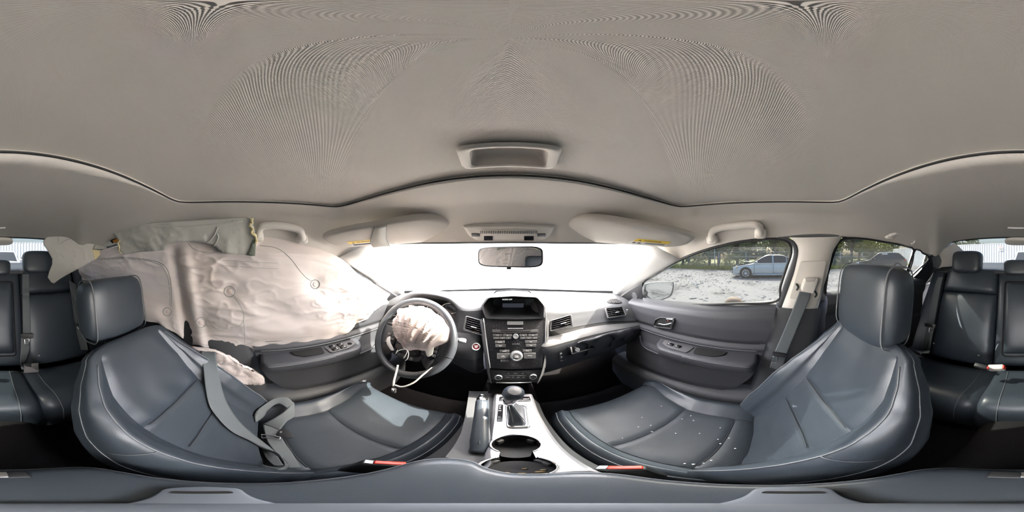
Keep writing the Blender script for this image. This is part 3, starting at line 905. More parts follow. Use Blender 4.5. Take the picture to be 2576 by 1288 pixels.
# driver side of the dash
DRV = [
    (-.69, [(.94, -.266), (.90, -.268), (.84, -.275), (.78, -.285), (.73, -.305), (.705, -.345), (.69, -.40), (.68, -.43), (.67, -.46), (.68, -.50), (.72, -.56), (.80, -.61), (.95, -.63)]),
    (-.60, [(1.00, -.262), (.92, -.256), (.85, -.252), (.78, -.255), (.73, -.275), (.70, -.315), (.69, -.37), (.675, -.41), (.665, -.45), (.675, -.50), (.72, -.56), (.80, -.61), (.95, -.63)]),
    (-.53, [(1.03, -.258), (.93, -.245), (.85, -.225), (.78, -.21), (.74, -.225), (.735, -.29), (.72, -.35), (.67, -.39), (.655, -.44), (.665, -.50), (.71, -.56), (.80, -.61), (.95, -.63)]),
    (-.44, [(1.06, -.254), (.95, -.235), (.86, -.208), (.78, -.193), (.735, -.205), (.79, -.28), (.75, -.36), (.67, -.39), (.648, -.44), (.66, -.50), (.71, -.56), (.80, -.61), (.95, -.63)]),
    (-.36, [(1.09, -.25), (.96, -.23), (.86, -.205), (.78, -.19), (.73, -.202), (.80, -.28), (.755, -.36), (.665, -.388), (.642, -.44), (.655, -.50), (.71, -.56), (.80, -.61), (.95, -.63)]),
    (-.28, [(1.11, -.247), (.97, -.228), (.87, -.207), (.78, -.197), (.725, -.212), (.785, -.28), (.74, -.36), (.66, -.385), (.632, -.44), (.648, -.50), (.70, -.56), (.80, -.61), (.95, -.63)]),
    (-.21, [(1.12, -.245), (.98, -.228), (.87, -.212), (.78, -.21), (.705, -.235), (.69, -.29), (.668, -.345), (.645, -.385), (.615, -.44), (.63, -.51), (.68, -.57), (.80, -.62), (.95, -.63)]),
    (-.132, [(1.13, -.242), (.98, -.228), (.86, -.215), (.76, -.213), (.70, -.232), (.675, -.275), (.650, -.330), (.625, -.375), (.60, -.43), (.60, -.50), (.65, -.58), (.80, -.63), (.95, -.64)]),
]
DRV.append((-.10, [(y+(.04 if k > 3 else 0), z) for k, (y, z) in enumerate(DRV[-1][1])]))
DG = surf([prof(x, p) for x, p in DRV], 73, 54)
split_grid(DG, [('dash_top', M['dash'], 0, 53, 0, 26), ('instrument_recess', M['black'], 0, 53, 26, 37), ('driver_lower_panel', M['dashmid'], 0, 53, 37, 50), ('knee_panel', M['door'], 0, 53, 50, 72)], dash)
# bridge under the display between both halves
brg = [[V((-.125, y, z)) for y, z in DRV[-2][1][:4]], [V((0, y, z+.003)) for y, z in DRV[-2][1][:4]], [V((.125, y, z)) for y, z in PASS[1][1][:4]]]
grid('dash_top', surf(brg, 16, 10), M['dash'], dash)
# gauges
clus = thing('instrument_cluster', 'round instrument gauges seen through the steering wheel', 'gauges', (-.37, .76, -.3))
for gx, rr in ((-.45, .058), (-.285, .058), (-.37, .035)):
    gc = V((gx, .752, -.30 if rr > .05 else -.285)); gn = V((-gx*.3, -1, .35)).normalized()
    g = lathe('gauge', [(rr, 0), (rr, .012), (rr*.94, .014), (rr*.92, .006), (0, .006)], gc, gn, M['gloss'], clus, n=40)
    lathe('gauge_ring', [(rr*1.02, .012), (rr*1.0, .016), (rr*.95, .0155), (rr*.94, .012)], gc, gn, M['silver'], g, n=40, cap=False)
    a = V((1, 0, 0)); b = gn.cross(a).normalized()
    for k in range(9):
        an = math.radians(-210+k*30)
        p0 = gc+gn*.0075+(a*math.cos(an)-b*math.sin(an))*rr*.72; p1 = gc+gn*.0075+(a*math.cos(an)-b*math.sin(an))*rr*.86
        tube('tick', [p0, p1], .0009, M['print'], g, n=4)
    tube('needle', [gc+gn*.009, gc+gn*.009+(a*.8+b*.3)*rr*.7], .0012, M['print'], g, n=5)
    lathe('needle_hub', [(.008, .006), (.007, .011), (0, .012)], gc, gn, M['black'], g, n=16)

# ---------------- vents
def vent(name, q, depth, slats, parent, verticals=0, fr=.006, frame_m=None, tab=None):
    """q = four corners (tl, tr, br, bl) in 3-D"""
    tl, tr, br, bl = [V(p) for p in q]
    n = (tr-tl).cross(bl-tl).normalized()
    c = (tl+tr+br+bl)/4
    if n.dot(c) > 0: n = -n
    v = thing(name, None, None) if parent is None else None
    outer = round_poly([p+(p-c).normalized()*fr*1.6 for p in (tl, tr, br, bl)], .008)
    innr = round_poly([tl, tr, br, bl], .006)
    deep = [p-n*depth for p in innr]
    fo = grid('vent_frame', [outer, [p.lerp(q_, .4)+n*.005 for p, q_ in zip(outer, innr)], [p+n*.003 for p in innr], [p-n*.004 for p in innr]], frame_m or M['dashmid'], parent, closed=True)
    grid('vent_duct', [[p-n*.003 for p in innr], deep, [sum(deep, V((0, 0, 0)))/len(deep)]*1*1 and [sum(deep, V((0, 0, 0)))/len(deep) for _ in deep]], M['void'], fo, closed=True)
    for k in range(slats):
        t = (k+.5)/slats
        a = tl.lerp(bl, t); b = tr.lerp(br, t)
        d = (b-a).normalized(); up = d.cross(n).normalized()
        m_ = (a+b)/2; L_ = (b-a).length*.97
        rot = Matrix((d, (n*.95+up*.3).normalized(), d.cross((n*.95+up*.3).normalized()))).transposed()
        box('slat', m_-n*.002, (L_, .012, .0022), M['grille'], fo, bevel=.0008, seg=1, rot=rot)
    for k in range(verticals):
        t = (k+.5)/verticals
        a = tl.lerp(tr, t)-n*.009; b = bl.lerp(br, t)-n*.009
        tube('fin', [a, b], .0012, M['grille'], fo, n=4)
    if tab:
        p = (tl.lerp(tr, tab[0])).lerp(bl.lerp(br, tab[0]), tab[1])
        box('tab', p+n*.005, (.024, .010, .006), M['silver'], fo, bevel=.002, rot=Matrix(((tr-tl).normalized(), n, (tr-tl).normalized().cross(n))).transposed())
    return fo
stack_y = .662
vent('air_vent', [hp(u, v, V((.12, 1, -.42)).normalized(), .728) for u, v in ((1388, 808), (1434, 794), (1437, 820), (1386, 832))], .012, 5, dash, verticals=5, tab=(.6, .55))
vent('air_vent', [hp(u, v, V((-.12, 1, -.42)).normalized(), .722) for u, v in ((1175, 798), (1212, 809), (1214, 842), (1169, 829))], .012, 6, dash, verticals=5, tab=(.5, .62))
vent('air_vent', [on_dash(*q)*.978 for q in ((1525, 777), (1565, 773), (1573, 793), (1531, 800))], .012, 5, dash, verticals=5, tab=(.55, .55))
vent('air_vent', [mx(on_dash(*q)*.985) for q in ((1525, 777), (1565, 773), (1573, 793), (1531, 800))], .012, 5, dash, verticals=5, tab=(.55, .55))
wc = on_dash(1578, 784)*.982
box('vent_wheel', wc, (.01, .008, .03), M['silver'], dash, bevel=.003)
for f in (lambda p: p, mx):
    dv = [f(on_dash(*q)*.992) for q in ((1526, 759), (1535, 753), (1550, 752), (1566, 761), (1558, 763), (1530, 764))]
    d = poly('defroster_vent', round_poly(dv, .006), .002, M['void'], dash)
    for k in range(6):
        a = f(on_dash(1529+k*5.5, 762)*.989); b = f(on_dash(1534+k*5.5, 755)*.989)
        tube('slat', [a, b], .0016, M['dash'], d, n=4)

# ---------------- display hood
SN = V((0, -.925, .38)).normalized()
def hs_(u, v): # plane of the audio face
    return hp(u, v, SN, SN.dot(V((0, .655, -.267))))
hood_o = [hp(u, v, V((0, 1, -.12)).normalized(), .672) for u, v in ((1222, 802), (1210, 769), (1226, 747), (1290, 743), (1354, 746), (1373, 769), (1371, 802))]
ho = round_poly(hood_o, .012)
cen = sum(ho, V((0, 0, 0)))/len(ho)
inn_ = [cen.lerp(p, .94) for p in ho]
deepp = [cen.lerp(p, .74)+V((0, .108, .010)) for p in ho]
disp = thing('display_hood', 'black hooded display showing audio off and the time on top of the centre stack', 'display', (0, .7, -.25))
grid('hood', [[p+V((0, .16, -.03)) for p in ho], [p+V((0, .06, .0)) for p in ho], ho, [p+V((0, -.002, 0)) for p in inn_]], M['dash'], disp, closed=True, flip=True)
grid('hood_liner', [inn_, [a.lerp(b, .5) for a, b in zip(inn_, deepp)], deepp], M['black'], disp, closed=True)
dp = .748
sc_o = [hy(u, v, dp) for u, v in ((1238, 760), (1246, 751), (1340, 751), (1349, 761), (1340, 781), (1246, 781))]
scr = poly('screen_bezel', round_poly(sc_o, .008), .003, M['gloss'], disp, n=V((0, -1, .1)))
poly('bezel_back', [cen+(p-cen)*1.06+V((0, .004, 0)) for p in deepp], .002, M['black'], disp, n=V((0, -1, 0)))
M['lcd'] = mat('lcd_screen', (.03, .032, .04), .3, emit=((.10, .11, .14), .04))
M['lcdtext'] = mat('lcd_text', (.8, .8, .8), .4, emit=((1, 1, 1), .16))
poly('lcd', [hy(u, v, dp-.0035) for u, v in ((1264, 763), (1317, 763), (1317, 779), (1264, 779))], .001, M['lcd'], scr, n=V((0, -1, 0)))
text('screen_text', 'AUDIO OFF', hy(1276, 753.5, dp-.006), V((1, 0, 0)), V((0, 0, 1)), .0088, M['lcdtext'], scr)
text('screen_text', '4:40', hy(1310, 776, dp-.006), V((1, 0, 0)), V((0, 0, 1)), .0098, M['lcdtext'], scr)
text('airbag_notice', 'PASSENGER\nAIR BAG', hy(1333, 764, dp-.006), V((1, 0, 0)), V((0, 0, 1)), .0035, M['stitch'], scr)
poly('card_slot', [hy(u, v, .70) for u, v in ((1269, 790), (1313, 790), (1313, 799), (1269, 799))], .004, M['gloss'], disp, n=V((0, -1, .1)))

# ---------------- audio face of the centre stack
M['facep'] = mat('dusty_gloss_face', (.018, .018, .02), .28, bump=('noise', 300, .1, .0004))
nt = M['facep'].node_tree       # settled dust specks on the gloss face
tc = nt.nodes.new('ShaderNodeTexCoord'); vo = nt.nodes.new('ShaderNodeTexVoronoi'); vo.inputs['Scale'].default_value = 190
nt.links.new(tc.outputs['Object'], vo.inputs['Vector'])
lt_ = nt.nodes.new('ShaderNodeMath'); lt_.operation = 'LESS_THAN'; lt_.inputs[1].default_value = .17
nt.links.new(vo.outputs['Distance'], lt_.inputs[0])
wn_ = nt.nodes.new('ShaderNodeTexWhiteNoise'); nt.links.new(vo.outputs['Color'], wn_.inputs['Vector'])
g2 = nt.nodes.new('ShaderNodeMath'); g2.operation = 'GREATER_THAN'; g2.inputs[1].default_value = .6; nt.links.new(wn_.outputs['Value'], g2.inputs[0])
m2 = nt.nodes.new('ShaderNodeMath'); m2.operation = 'MULTIPLY'; nt.links.new(lt_.outputs[0], m2.inputs[0]); nt.links.new(g2.outputs[0], m2.inputs[1])
mxn = nt.nodes.new('ShaderNodeMix'); mxn.data_type = 'RGBA'; mxn.inputs[6].default_value = (.018, .018, .02, 1); mxn.inputs[7].default_value = (.38, .36, .30, 1)
nt.links.new(m2.outputs[0], mxn.inputs[0]); nt.links.new(mxn.outputs[2], nt.nodes['Principled BSDF'].inputs['Base Color'])
audio = thing('audio_unit', 'dusty black audio unit with CD slot and big volume knob', 'car stereo', (0, .62, -.36))
poly('face', round_poly([hs_(*q) for q in ((1221, 803), (1371, 802), (1363, 922), (1233, 924))], .006), .004, M['facep'], audio, n=SN, bevel=.001)
poly('back_box', [hs_(*q) for q in ((1219, 800), (1373, 800), (1364, 926), (1231, 926))], .09, M['black'], audio, n=-SN)
for e in (((1217, 801), (1224, 862), (1233, 925)), ((1373, 780), (1372, 835), (1371, 876))):
    tube('silver_edge', arc([hs_(*q)+SN*.004 for q in e], 12), .0028, M['silver'], audio, n=6)
M['btn'] = mat('grey_button', (.06, .06, .062), .45)
def btn(name, u0, v0, u1, v1, m=None, th=.003, own=audio, txt=None, plane=hs_, lift=.004, ts=.0042):
    p = [plane(*q)+SN*lift for q in ((u0, v0), (u1, v0), (u1, v1), (u0, v1))]
    b = poly(name, round_poly(p, .0018, 3), th, m or M['btn'], own, bevel=.0008, seg=1, n=SN)
    if txt:
        text('lettering', txt, sum(p, V((0, 0, 0)))/4+SN*(th+.0006), p[1]-p[0], p[0]-p[3], ts, M['print'], b, th=.0002)
    return b
btn('hazard_button', 1276, 808, 1316, 817, M['silver'], .004)
btn('display_strip', 1277, 825, 1316, 828, M['silver'], .001)
cd = btn('cd_bar', 1239, 829, 1352, 836, M['btn'], .004)
poly('cd_slot', [hs_(*q)+SN*.0085 for q in ((1257, 830), (1337, 830), (1332, 834), (1262, 834))], .0005, M['void'], cd, n=SN)
for (a, b, t) in ((1240, 1264, 'LOAD'), (1265, 1288, 'CD'), (1307, 1326, 'FM'), (1328, 1352, 'AM')): btn('button', a, 840, b, 846, txt=t)
for k, (a, b) in enumerate(((1241, 1255), (1256, 1271), (1272, 1287), (1308, 1322), (1323, 1337), (1338, 1351))): btn('preset_button', a, 847.5, b, 853, txt=str(k+1))
btn('button', 1245, 857, 1270, 864, txt='FOLDER'); btn('button', 1246, 866, 1272, 873, txt='SCAN')
btn('button', 1320, 856, 1350, 863, txt='SKIP'); btn('button', 1322, 865, 1348, 872, txt='AUX')
btn('button', 1257, 880, 1281, 886, txt='PHONE'); btn('button', 1315, 879, 1337, 885, txt='SETUP')
btn('wide_button', 1250, 888, 1282, 902, txt='TA\nSOUND', th=.004); btn('wide_button', 1317, 887, 1347, 901, txt='RETURN', th=.004)
btn('button', 1259, 904, 1279, 910, txt='( )')
text('brand_lettering', 'ACURA', hs_(1298, 865)+SN*.0048, V((1, 0, 0)), V((0, .38, .925)), .0088, M['silver'], audio)
c = hs_(1297, 845.5)+SN*.004
lathe('tune_knob', [(.011, 0), (.0105, .012), (.009, .014), (.007, .0135), (0, .0135)], c, SN, M['silver'], audio, n=28)
c = hs_(1298.7, 894.5)+SN*.004
kn = lathe('volume_knob', [(.0235, 0), (.0235, .006), (.0205, .018), (.019, .021), (.0145, .0215), (.0125, .019), (0, .019)], c, SN, M['silver'], audio, n=40)
lathe('knob_button', [(.0125, .018), (.012, .021), (0, .022)], c, SN, M['dashmid'], kn, n=32)
text('lettering', 'PUSH\nSELECT', c+SN*.0225, V((1, 0, 0)), V((0, .38, .925)), .0042, M['print'], kn)
# silver-grey console cheeks that sweep from the vents down to the tunnel
for sx in (-1, 1):
    if sx < 0: q0 = ((1212, 801), (1222, 862), (1231, 928), (1238, 965)); q1 = ((1203, 812), (1213, 868), (1222, 930), (1230, 963))
    else: q0 = ((1376, 800), (1374, 862), (1364, 928), (1350, 965)); q1 = ((1384, 812), (1383, 868), (1374, 930), (1360, 963))
    A = arc([hs_(*q)+SN*.004 for q in q0], 14); B_ = arc([hs_(*q)+V((0, .012, 0)) for q in q1], 14)
    grid('stack_cheek', [[a, a.lerp(b, .4)+SN*.004, a.lerp(b, .8), b, b+V((0, .05, -.02))] for a, b in zip(A, B_)], M['dashmid'], dash, flip=sx < 0)

# ---------------- climate panel
cl = thing('climate_panel', 'black climate control panel with two round dials below the stereo', 'climate control', (0, .58, -.52))
CN = V((0, -.985, .17)).normalized()
def hc_(u, v): return hp(u, v, CN, CN.dot(V((0, .572, -.50))))
poly('face', round_poly([hc_(*q) for q in ((1231, 929), (1364, 928), (1357, 960), (1236, 961))], .006), .004, M['black'], cl, n=CN, bevel=.0015)
poly('back_box', [hc_(*q) for q in ((1231, 929), (1364, 928), (1357, 960), (1236, 961))], .12, M['black'], cl, n=-CN)
for (u, v, t) in ((1254.5, 946, 'AUTO'), (1340, 944.5, 'SYNC')):
    c = hc_(u, v)+CN*.004
    k = lathe('dial', [(.0135, 0), (.0135, .010), (.012, .012), (.0105, .0115), (.0100, .009), (0, .009)], c, CN, M['silver'], cl, n=32)
    lathe('dial_face', [(.010, .0085), (.0098, .0105), (0, .011)], c, CN, M['gloss'], k, n=28)
    text('lettering', t, c+CN*.0115, V((1, 0, 0)), V((0, .2, 1)), .0048, M['print'], k)
tube('silver_line', [hc_(1270, 943)+CN*.005, hc_(1323, 943)+CN*.005], .0008, M['silver'], cl, n=5)
for r_, vv, names in ((0, 938.5, ('FR', '- FAN +', 'RR')), (1, 948, ('MODE', 'A/C', 'CAR', 'OFF'))):
    for k, s in enumerate(names):
        uu = 1270+(k+.5)*54/len(names)
        b = btn('button', uu-24/len(names), vv-3.2, uu+24/len(names), vv+3.2, M['black'], .0015, own=cl, plane=hc_, txt=s, ts=.0046)
tube('shelf_trim', [hp(1248, 962.5, CN, CN.dot(V((0, .552, -.54)))), hp(1337, 961.5, CN, CN.dot(V((0, .552, -.54))))], .0026, M['silver'], cl, n=6)
# storage cubby below
cub = [V((-.075, .55, -.545)), V((.075, .55, -.545)), V((.07, .545, -.615)), V((-.07, .545, -.615))]
o_ = grid('cubby', [cub, [p+V((0, .13, .0)) for p in cub], [V((0, .68, -.58))]*4], M['void'], cl, closed=True, smooth=False)

# start button
c = hp(1198, 872, V((.25, -.9, .36)).normalized(), V((.25, -.9, .36)).normalized().dot(V((-.13, .625, -.40))))
c = c*.972
sb = thing('start_button', 'red engine start button on the dash beside the wheel', 'start button', c)
nn = V((.05, -.9, .40)).normalized()
lathe('bezel', [(.0168, -.008), (.0168, .004), (.0152, .006), (.0128, .004), (.0122, .0)], c, nn, M['silver'], sb, n=32)
M['startred'] = mat('start_red', (.16, .008, .014), .3)
k = lathe('push_cap', [(.0124, -.002), (.012, .0035), (0, .0045)], c, nn, M['startred'], sb, n=32)
text('lettering', 'ENGINE\nSTART\nSTOP', c+nn*.0048, V((1, 0, 0)), V((0, .4, .9)), .0042, M['print'], k)
# small slot grille below it
for k in range(3):
    p = V((-.165, .618, -.437-k*.006))
    tube('sensor_slot', [p+V((-.02, .003, 0)), p+V((.02, -.004, 0))], .0012, M['void'], dash, n=4)

# ================================================================ centre console
con = thing('centre_console', 'silver and black centre console with cup holders', 'console', (0, .3, -.95))
ZC = -.615
def zc(u, v, dz=0): return hz(u, v, ZC+dz)
Lq = [(1249, 991), (1246, 1041), (1241, 1081), (1235, 1132), (1225, 1178), (1150, 1205)]
Rq = [(1334, 991), (1344, 1024), (1364, 1066), (1392, 1111), (1433, 1152), (1493, 1190)]
Lp, Rp = [zc(*q) for q in Lq[:5]]+[V((-.06, .10, ZC))], [zc(*q) for q in Rq[:5]]+[V((.075, .115, ZC))]
cup1, cup2 = V((.012, .272, ZC)), V((.010, .178, ZC))
CR1, CR2 = .0425, .0435
def inside_cups(p): return (p-cup1).length < CR1 or (p-cup2).length < CR2 or (abs(p.x-.011) < .024 and cup2.y < p.y < cup1.y)
# top plate as a flat face with the figure-eight opening: outline minus cups through a fine grid snapped to the rim
def plate():
    bm = bmesh.new()
    La, Ra = arc(Lp, 97), arc(Rp, 97)
    NX = 56
    vv = [[bm.verts.new(a.lerp(b, i/NX)) for i in range(NX+1)] for a, b in zip(La, Ra)]
    for j in range(96):
        for i in range(NX):
            q = [vv[j][i], vv[j][i+1], vv[j+1][i+1], vv[j+1][i]]
            if any(inside_cups(v.co) for v in q) and all(inside_cups(v.co) for v in q): continue
            bm.faces.new(q)
    for v in bm.verts:      # snap rim vertices to the opening's true edge
        if inside_cups(v.co) and v.link_faces:
            c_, r_ = (cup1, CR1) if (v.co-cup1).length/CR1 < (v.co-cup2).length/CR2 else (cup2, CR2)
            if abs(v.co.x-.011) < .024 and abs(v.co.y-.225) < .02:
                v.co.x = .011+math.copysign(.024, v.co.x-.011); continue
            d = v.co-c_
            if d.length > 1e-4: v.co = c_+d.normalized()*r_
    loose = [v for v in bm.verts if not v.link_faces]
    bmesh.ops.delete(bm, geom=loose, context='VERTS')
    return bm
M['console_silver'] = mat('satin_silver_console', (.62, .63, .67), .34, .55)
pl = from_bm('silver_plate', plate(), M['console_silver'], con, smooth=False)
# skirt of the plate down both sides
for E_, sx in ((Lp, -1), (Rp, 1)):
    a = arc(E_, 40)
    grid('plate_edge', [a, [p+V((sx*.006, 0, -.006)) for p in a], [p+V((sx*.012, 0, -.04)) for p in a]], M['console_silver'], pl, flip=sx < 0)
    grid('console_side', [[p+V((sx*.011, 0, -.035)) for p in a], [V((sx*.118, p.y, -.70)) if sx < 0 else V((max(p.x+.03, .095), p.y, -.70)) for p in a], [V((sx*.13, p.y, -.97)) for p in a]], M['dash'], con, flip=sx < 0)
# cup wells
for (c_, r_, nm) in ((cup1, CR1, 'cup_well'), (cup2, CR2, 'cup_well')):
    w = lathe(nm, [(r_, -.001), (r_*.985, -.02), (r_*.93, -.06), (0, -.062)], c_, V((0, 0, 1)), M['black'], con, n=48)
    bm = bmesh.new(); bm.from_mesh(w.data)
    bm.faces.ensure_lookup_table()
    big = [f for f in bm.faces if len(f.verts) > 4 and f.calc_center_median().z+W[w.name].z > c_.z-.01]
    nb = [f for f in bm.faces if abs((f.calc_center_median()+W[w.name]).x-.011) < .0235 and .195 < (f.calc_center_median()+W[w.name]).y < .255 and len(f.verts) <= 4 and (f.calc_center_median()+W[w.name]).z > c_.z-.055]
    bmesh.ops.delete(bm, geom=big+nb, context='FACES')
    bm.to_mesh(w.data); bm.free()
    an = [2*math.pi*k/64 for k in range(65)]
    seg = [V((c_.x+r_*math.cos(a), c_.y+r_*math.sin(a), ZC+.0012)) for a in an]
    seg = [p for p in seg if not ((abs(p.x-.011) < .0235) and .19 < p.y < .26)]
    # start the rim where the neck opens
    kk = max(range(len(seg)), key=lambda i: (seg[i]-seg[i-1]).length)
    seg = seg[kk:]+seg[:kk]
    tube('chrome_rim', seg, .0026, M['chrome'], w, n=7)
    for k in range(4 if c_ is cup2 else 2):
        a = math.radians([40, 140, 20, 160][k])
        box('grip_flap', c_+V((math.cos(a)*r_*.86, math.sin(a)*r_*.86, -.03)), (.016, .008, .03), M['dashmid'], w, bevel=.002, rot=Matrix.Rotation(a-math.pi/2, 3, 'Z'))
CRW = ('nearest the left wall of the rear cup', 'at the middle of the rear cup', 'at the right of the rear cup, largest', 'at the front of the rear cup floor', 'nearest the rear rim of the rear cup', 'right beside the largest one', 'at the centre right of the rear cup')
CRP = ((-.012, -.012), (.004, -.016), (.022, -.012), (.008, .004), (.006, -.030), (.028, -.004), (.016, -.022))
for k in range(7):
    p = cup2+V((CRP[k][0], CRP[k][1], -.059))
    bm = bmesh.new(); bmesh.ops.create_icosphere(bm, subdivisions=1, radius=.0055 if k == 2 else random.uniform(.0025, .0042))
    for v in bm.verts: v.co = V((v.co.x*1.4, v.co.y, v.co.z*.6))*random.uniform(.8, 1.2)+p
    M.setdefault('crumb', mat('tan_crumb', (.45, .33, .18), .8))
    cr_ = from_bm('crumb', bm, M['crumb'], None, smooth=True)
    tag(cr_, 'tan crumb '+CRW[k], 'crumb', 'crumbs in the cup holder')
# shifter: chrome gate, pleated boot, shaft collar and knob
sh = thing('gear_shifter', 'leather gear shift knob with chrome collar and boot', 'gear lever', (0, .43, ZC))
g_o = round_poly([zc(*q, .002) for q in ((1271, 1016), (1326, 1016), (1336, 1077), (1274, 1078))], .014)
gc_ = sum(g_o, V((0, 0, 0)))/len(g_o)
g_i = [gc_.lerp(p, .80) for p in g_o]
grid('chrome_gate', [g_o, [p.lerp(q, .5)+V((0, 0, .008)) for p, q in zip(g_o, g_i)], g_i, [p+V((0, 0, -.006)) for p in g_i]], M['chrome'], sh, closed=True, flip=False)
kt = hz(1297, 978, -.385); kb = V((.001, .405, -.50))
shaft = (kt-kb)
boot_rows = []
for j in range(13):
    t = j/12
    cpt = (gc_+V((0, 0, -.004))).lerp(kb+V((0, 0, .0)), t)
    r = []
    for k in range(len(g_i)):
        d = (g_i[k]-gc_)*(1-.72*t**.7)
        pl_ = 1+.10*math.sin(t*9+math.sin(k*.4)*1.5)*(1-t)
        r.append(cpt+d*pl_)
    boot_rows.append(r)
grid('leather_boot', boot_rows, M['leather'], sh, closed=True)
for k in range(0, len(g_i), 6):
    tube('boot_stitch', [boot_rows[j][k]*.999+V((0, 0, .001)) for j in range(2, 12)], .0012, M['stitch'], sh, n=4)
ax_ = shaft.normalized()
lathe('chrome_collar', [(.0145, -.02), (.016, -.012), (.0175, 0), (.0165, .010), (.013, .014)], kb, ax_, M['chrome'], sh, n=28)
kn = lathe('knob', [(.0125, .012), (.0155, .022), (.0200, .040), (.0240, .060), (.0262, .078), (.0250, .093), (.017, .104), (0, .108)], kb, ax_, M['leather'], sh, n=36)
tube('knob_seam', [kb+ax_*h+V((0, -r-.0005, .0)) for r, h in ((.0178, .022), (.0243, .045), (.0278, .066))], .0012, M['stitch'], kn, n=5)
lathe('knob_cap', [(.019, .1005), (.015, .106), (0, .1095)], kb, ax_, M['dashmid'], kn, n=28)
# gear letters strip and button bar
gs = poly('gear_strip', round_poly([zc(*q, .001) for q in ((1254, 1018), (1266, 1018), (1264, 1060), (1249, 1060))], .002), .002, M['gloss'], pl, n=V((0, 0, 1)))
for (t, v) in (('P', 1022), ('R', 1027), ('N', 1033), ('D', 1049.5), ('S', 1057)):
    text('gear_letter', t, zc(1258-(v-1022)*.06, v, .0038), V((1, 0, 0)), V((0, 1, 0)), .0095, M['print'], gs)
bb = poly('button_bar', round_poly([zc(*q, .001) for q in ((1258, 998), (1332, 998), (1336, 1009), (1256, 1009))], .003), .003, M['gloss'], pl, n=V((0, 0, 1)), bevel=.001)
for u, t in ((1270, 'HEAT'), (1324, 'HEAT')):
    text('seat_heat_icon', t, zc(u, 1003.5, .0046), V((1, 0, 0)), V((0, 1, 0)), .008, M['print'], bb)
# hand brake with its tray
ht = poly('brake_tray', [hz(*q, -.645) for q in ((1180, 985), (1246, 985), (1240, 1081), (1225, 1178), (1120, 1150), (1160, 1090))], .004, M['dash'], con, n=V((0, 0, 1)))
hb = thing('hand_brake', 'leather hand brake lever with bright metal tip beside the shifter', 'hand brake', (-.085, .3, -.66))
p0, p1 = hz(1206, 1122, -.625), hz(1213, 1010, -.565)
tube('grip', arc([p0+V((0, -.025, -.012)), p0, p0.lerp(p1, .3)+V((0, 0, .004)), p0.lerp(p1, .7)+V((0, 0, .003)), p1], 20), [.013+.006*min(1, k/4) for k in range(20)], M['leather'], hb, n=16)
tube('grip_seam', [p0.lerp(p1, k/12)+V((.0, 0, .0205)) for k in range(13)], .0012, M['stitch'], hb, n=5)
lathe('release_tip', [(.0172, 0), (.0168, .016), (.012, .022), (.0105, .030), (0, .032)], p1, (p1-p0), M['chrome'], hb, n=24)
tube('lever_arm', [p0+V((0, -.02, -.02)), p0+V((-.005, -.05, -.06))], .012, M['black'], hb, n=10)
# armrest
al = [V(q) for q in ((-.096, .0, 0), (-.100, .09, 0), (-.094, .148, 0), (-.07, .172, 0), (-.042, .172, 0), (-.02, .148, 0), (.005, .130, 0), (.05, .124, 0), (.078, .104, 0), (.088, .06, 0), (.090, 0, 0), (.089, -.09, 0), (.076, -.128, 0), (.04, -.142, 0), (-.04, -.142, 0), (-.08, -.13, 0), (-.095, -.09, 0))]
A_ = arc(al, 120, True)
ZA = -.530
arm = thing('armrest_lid', 'dark leather-grained centre armrest lid between the front seats', 'armrest', (0, 0, ZA-.03))
ac = V((-.003, .0, 0))
lay = []
for (s, z) in ((.985, -.05), (1, -.02), (.985, -.008), (.95, -.001), (.85, .002), (.6, .004), (.3, .005), (.0, .005)):
    lay.append([ac.lerp(p, s)+V((0, 0, ZA+z)) for p in A_])
grid('lid', lay, M['leather'], arm, closed=True)
tube('lid_seam', [ac.lerp(p, .99)+V((0, 0, ZA-.010)) for p in A_], .0014, M['stitch'], arm, n=5, closed=True)
box('latch', (0, -.122, ZA+.001), (.05, .022, .008), M['black'], arm, bevel=.003)
box('latch_bar', (-.004, -.122, ZA+.006), (.009, .018, .004), M['chrome'], arm, bevel=.001)
box('console_bin', (-.004, .01, -.77), (.166, .26, .40), M['dash'], con, bevel=.02)
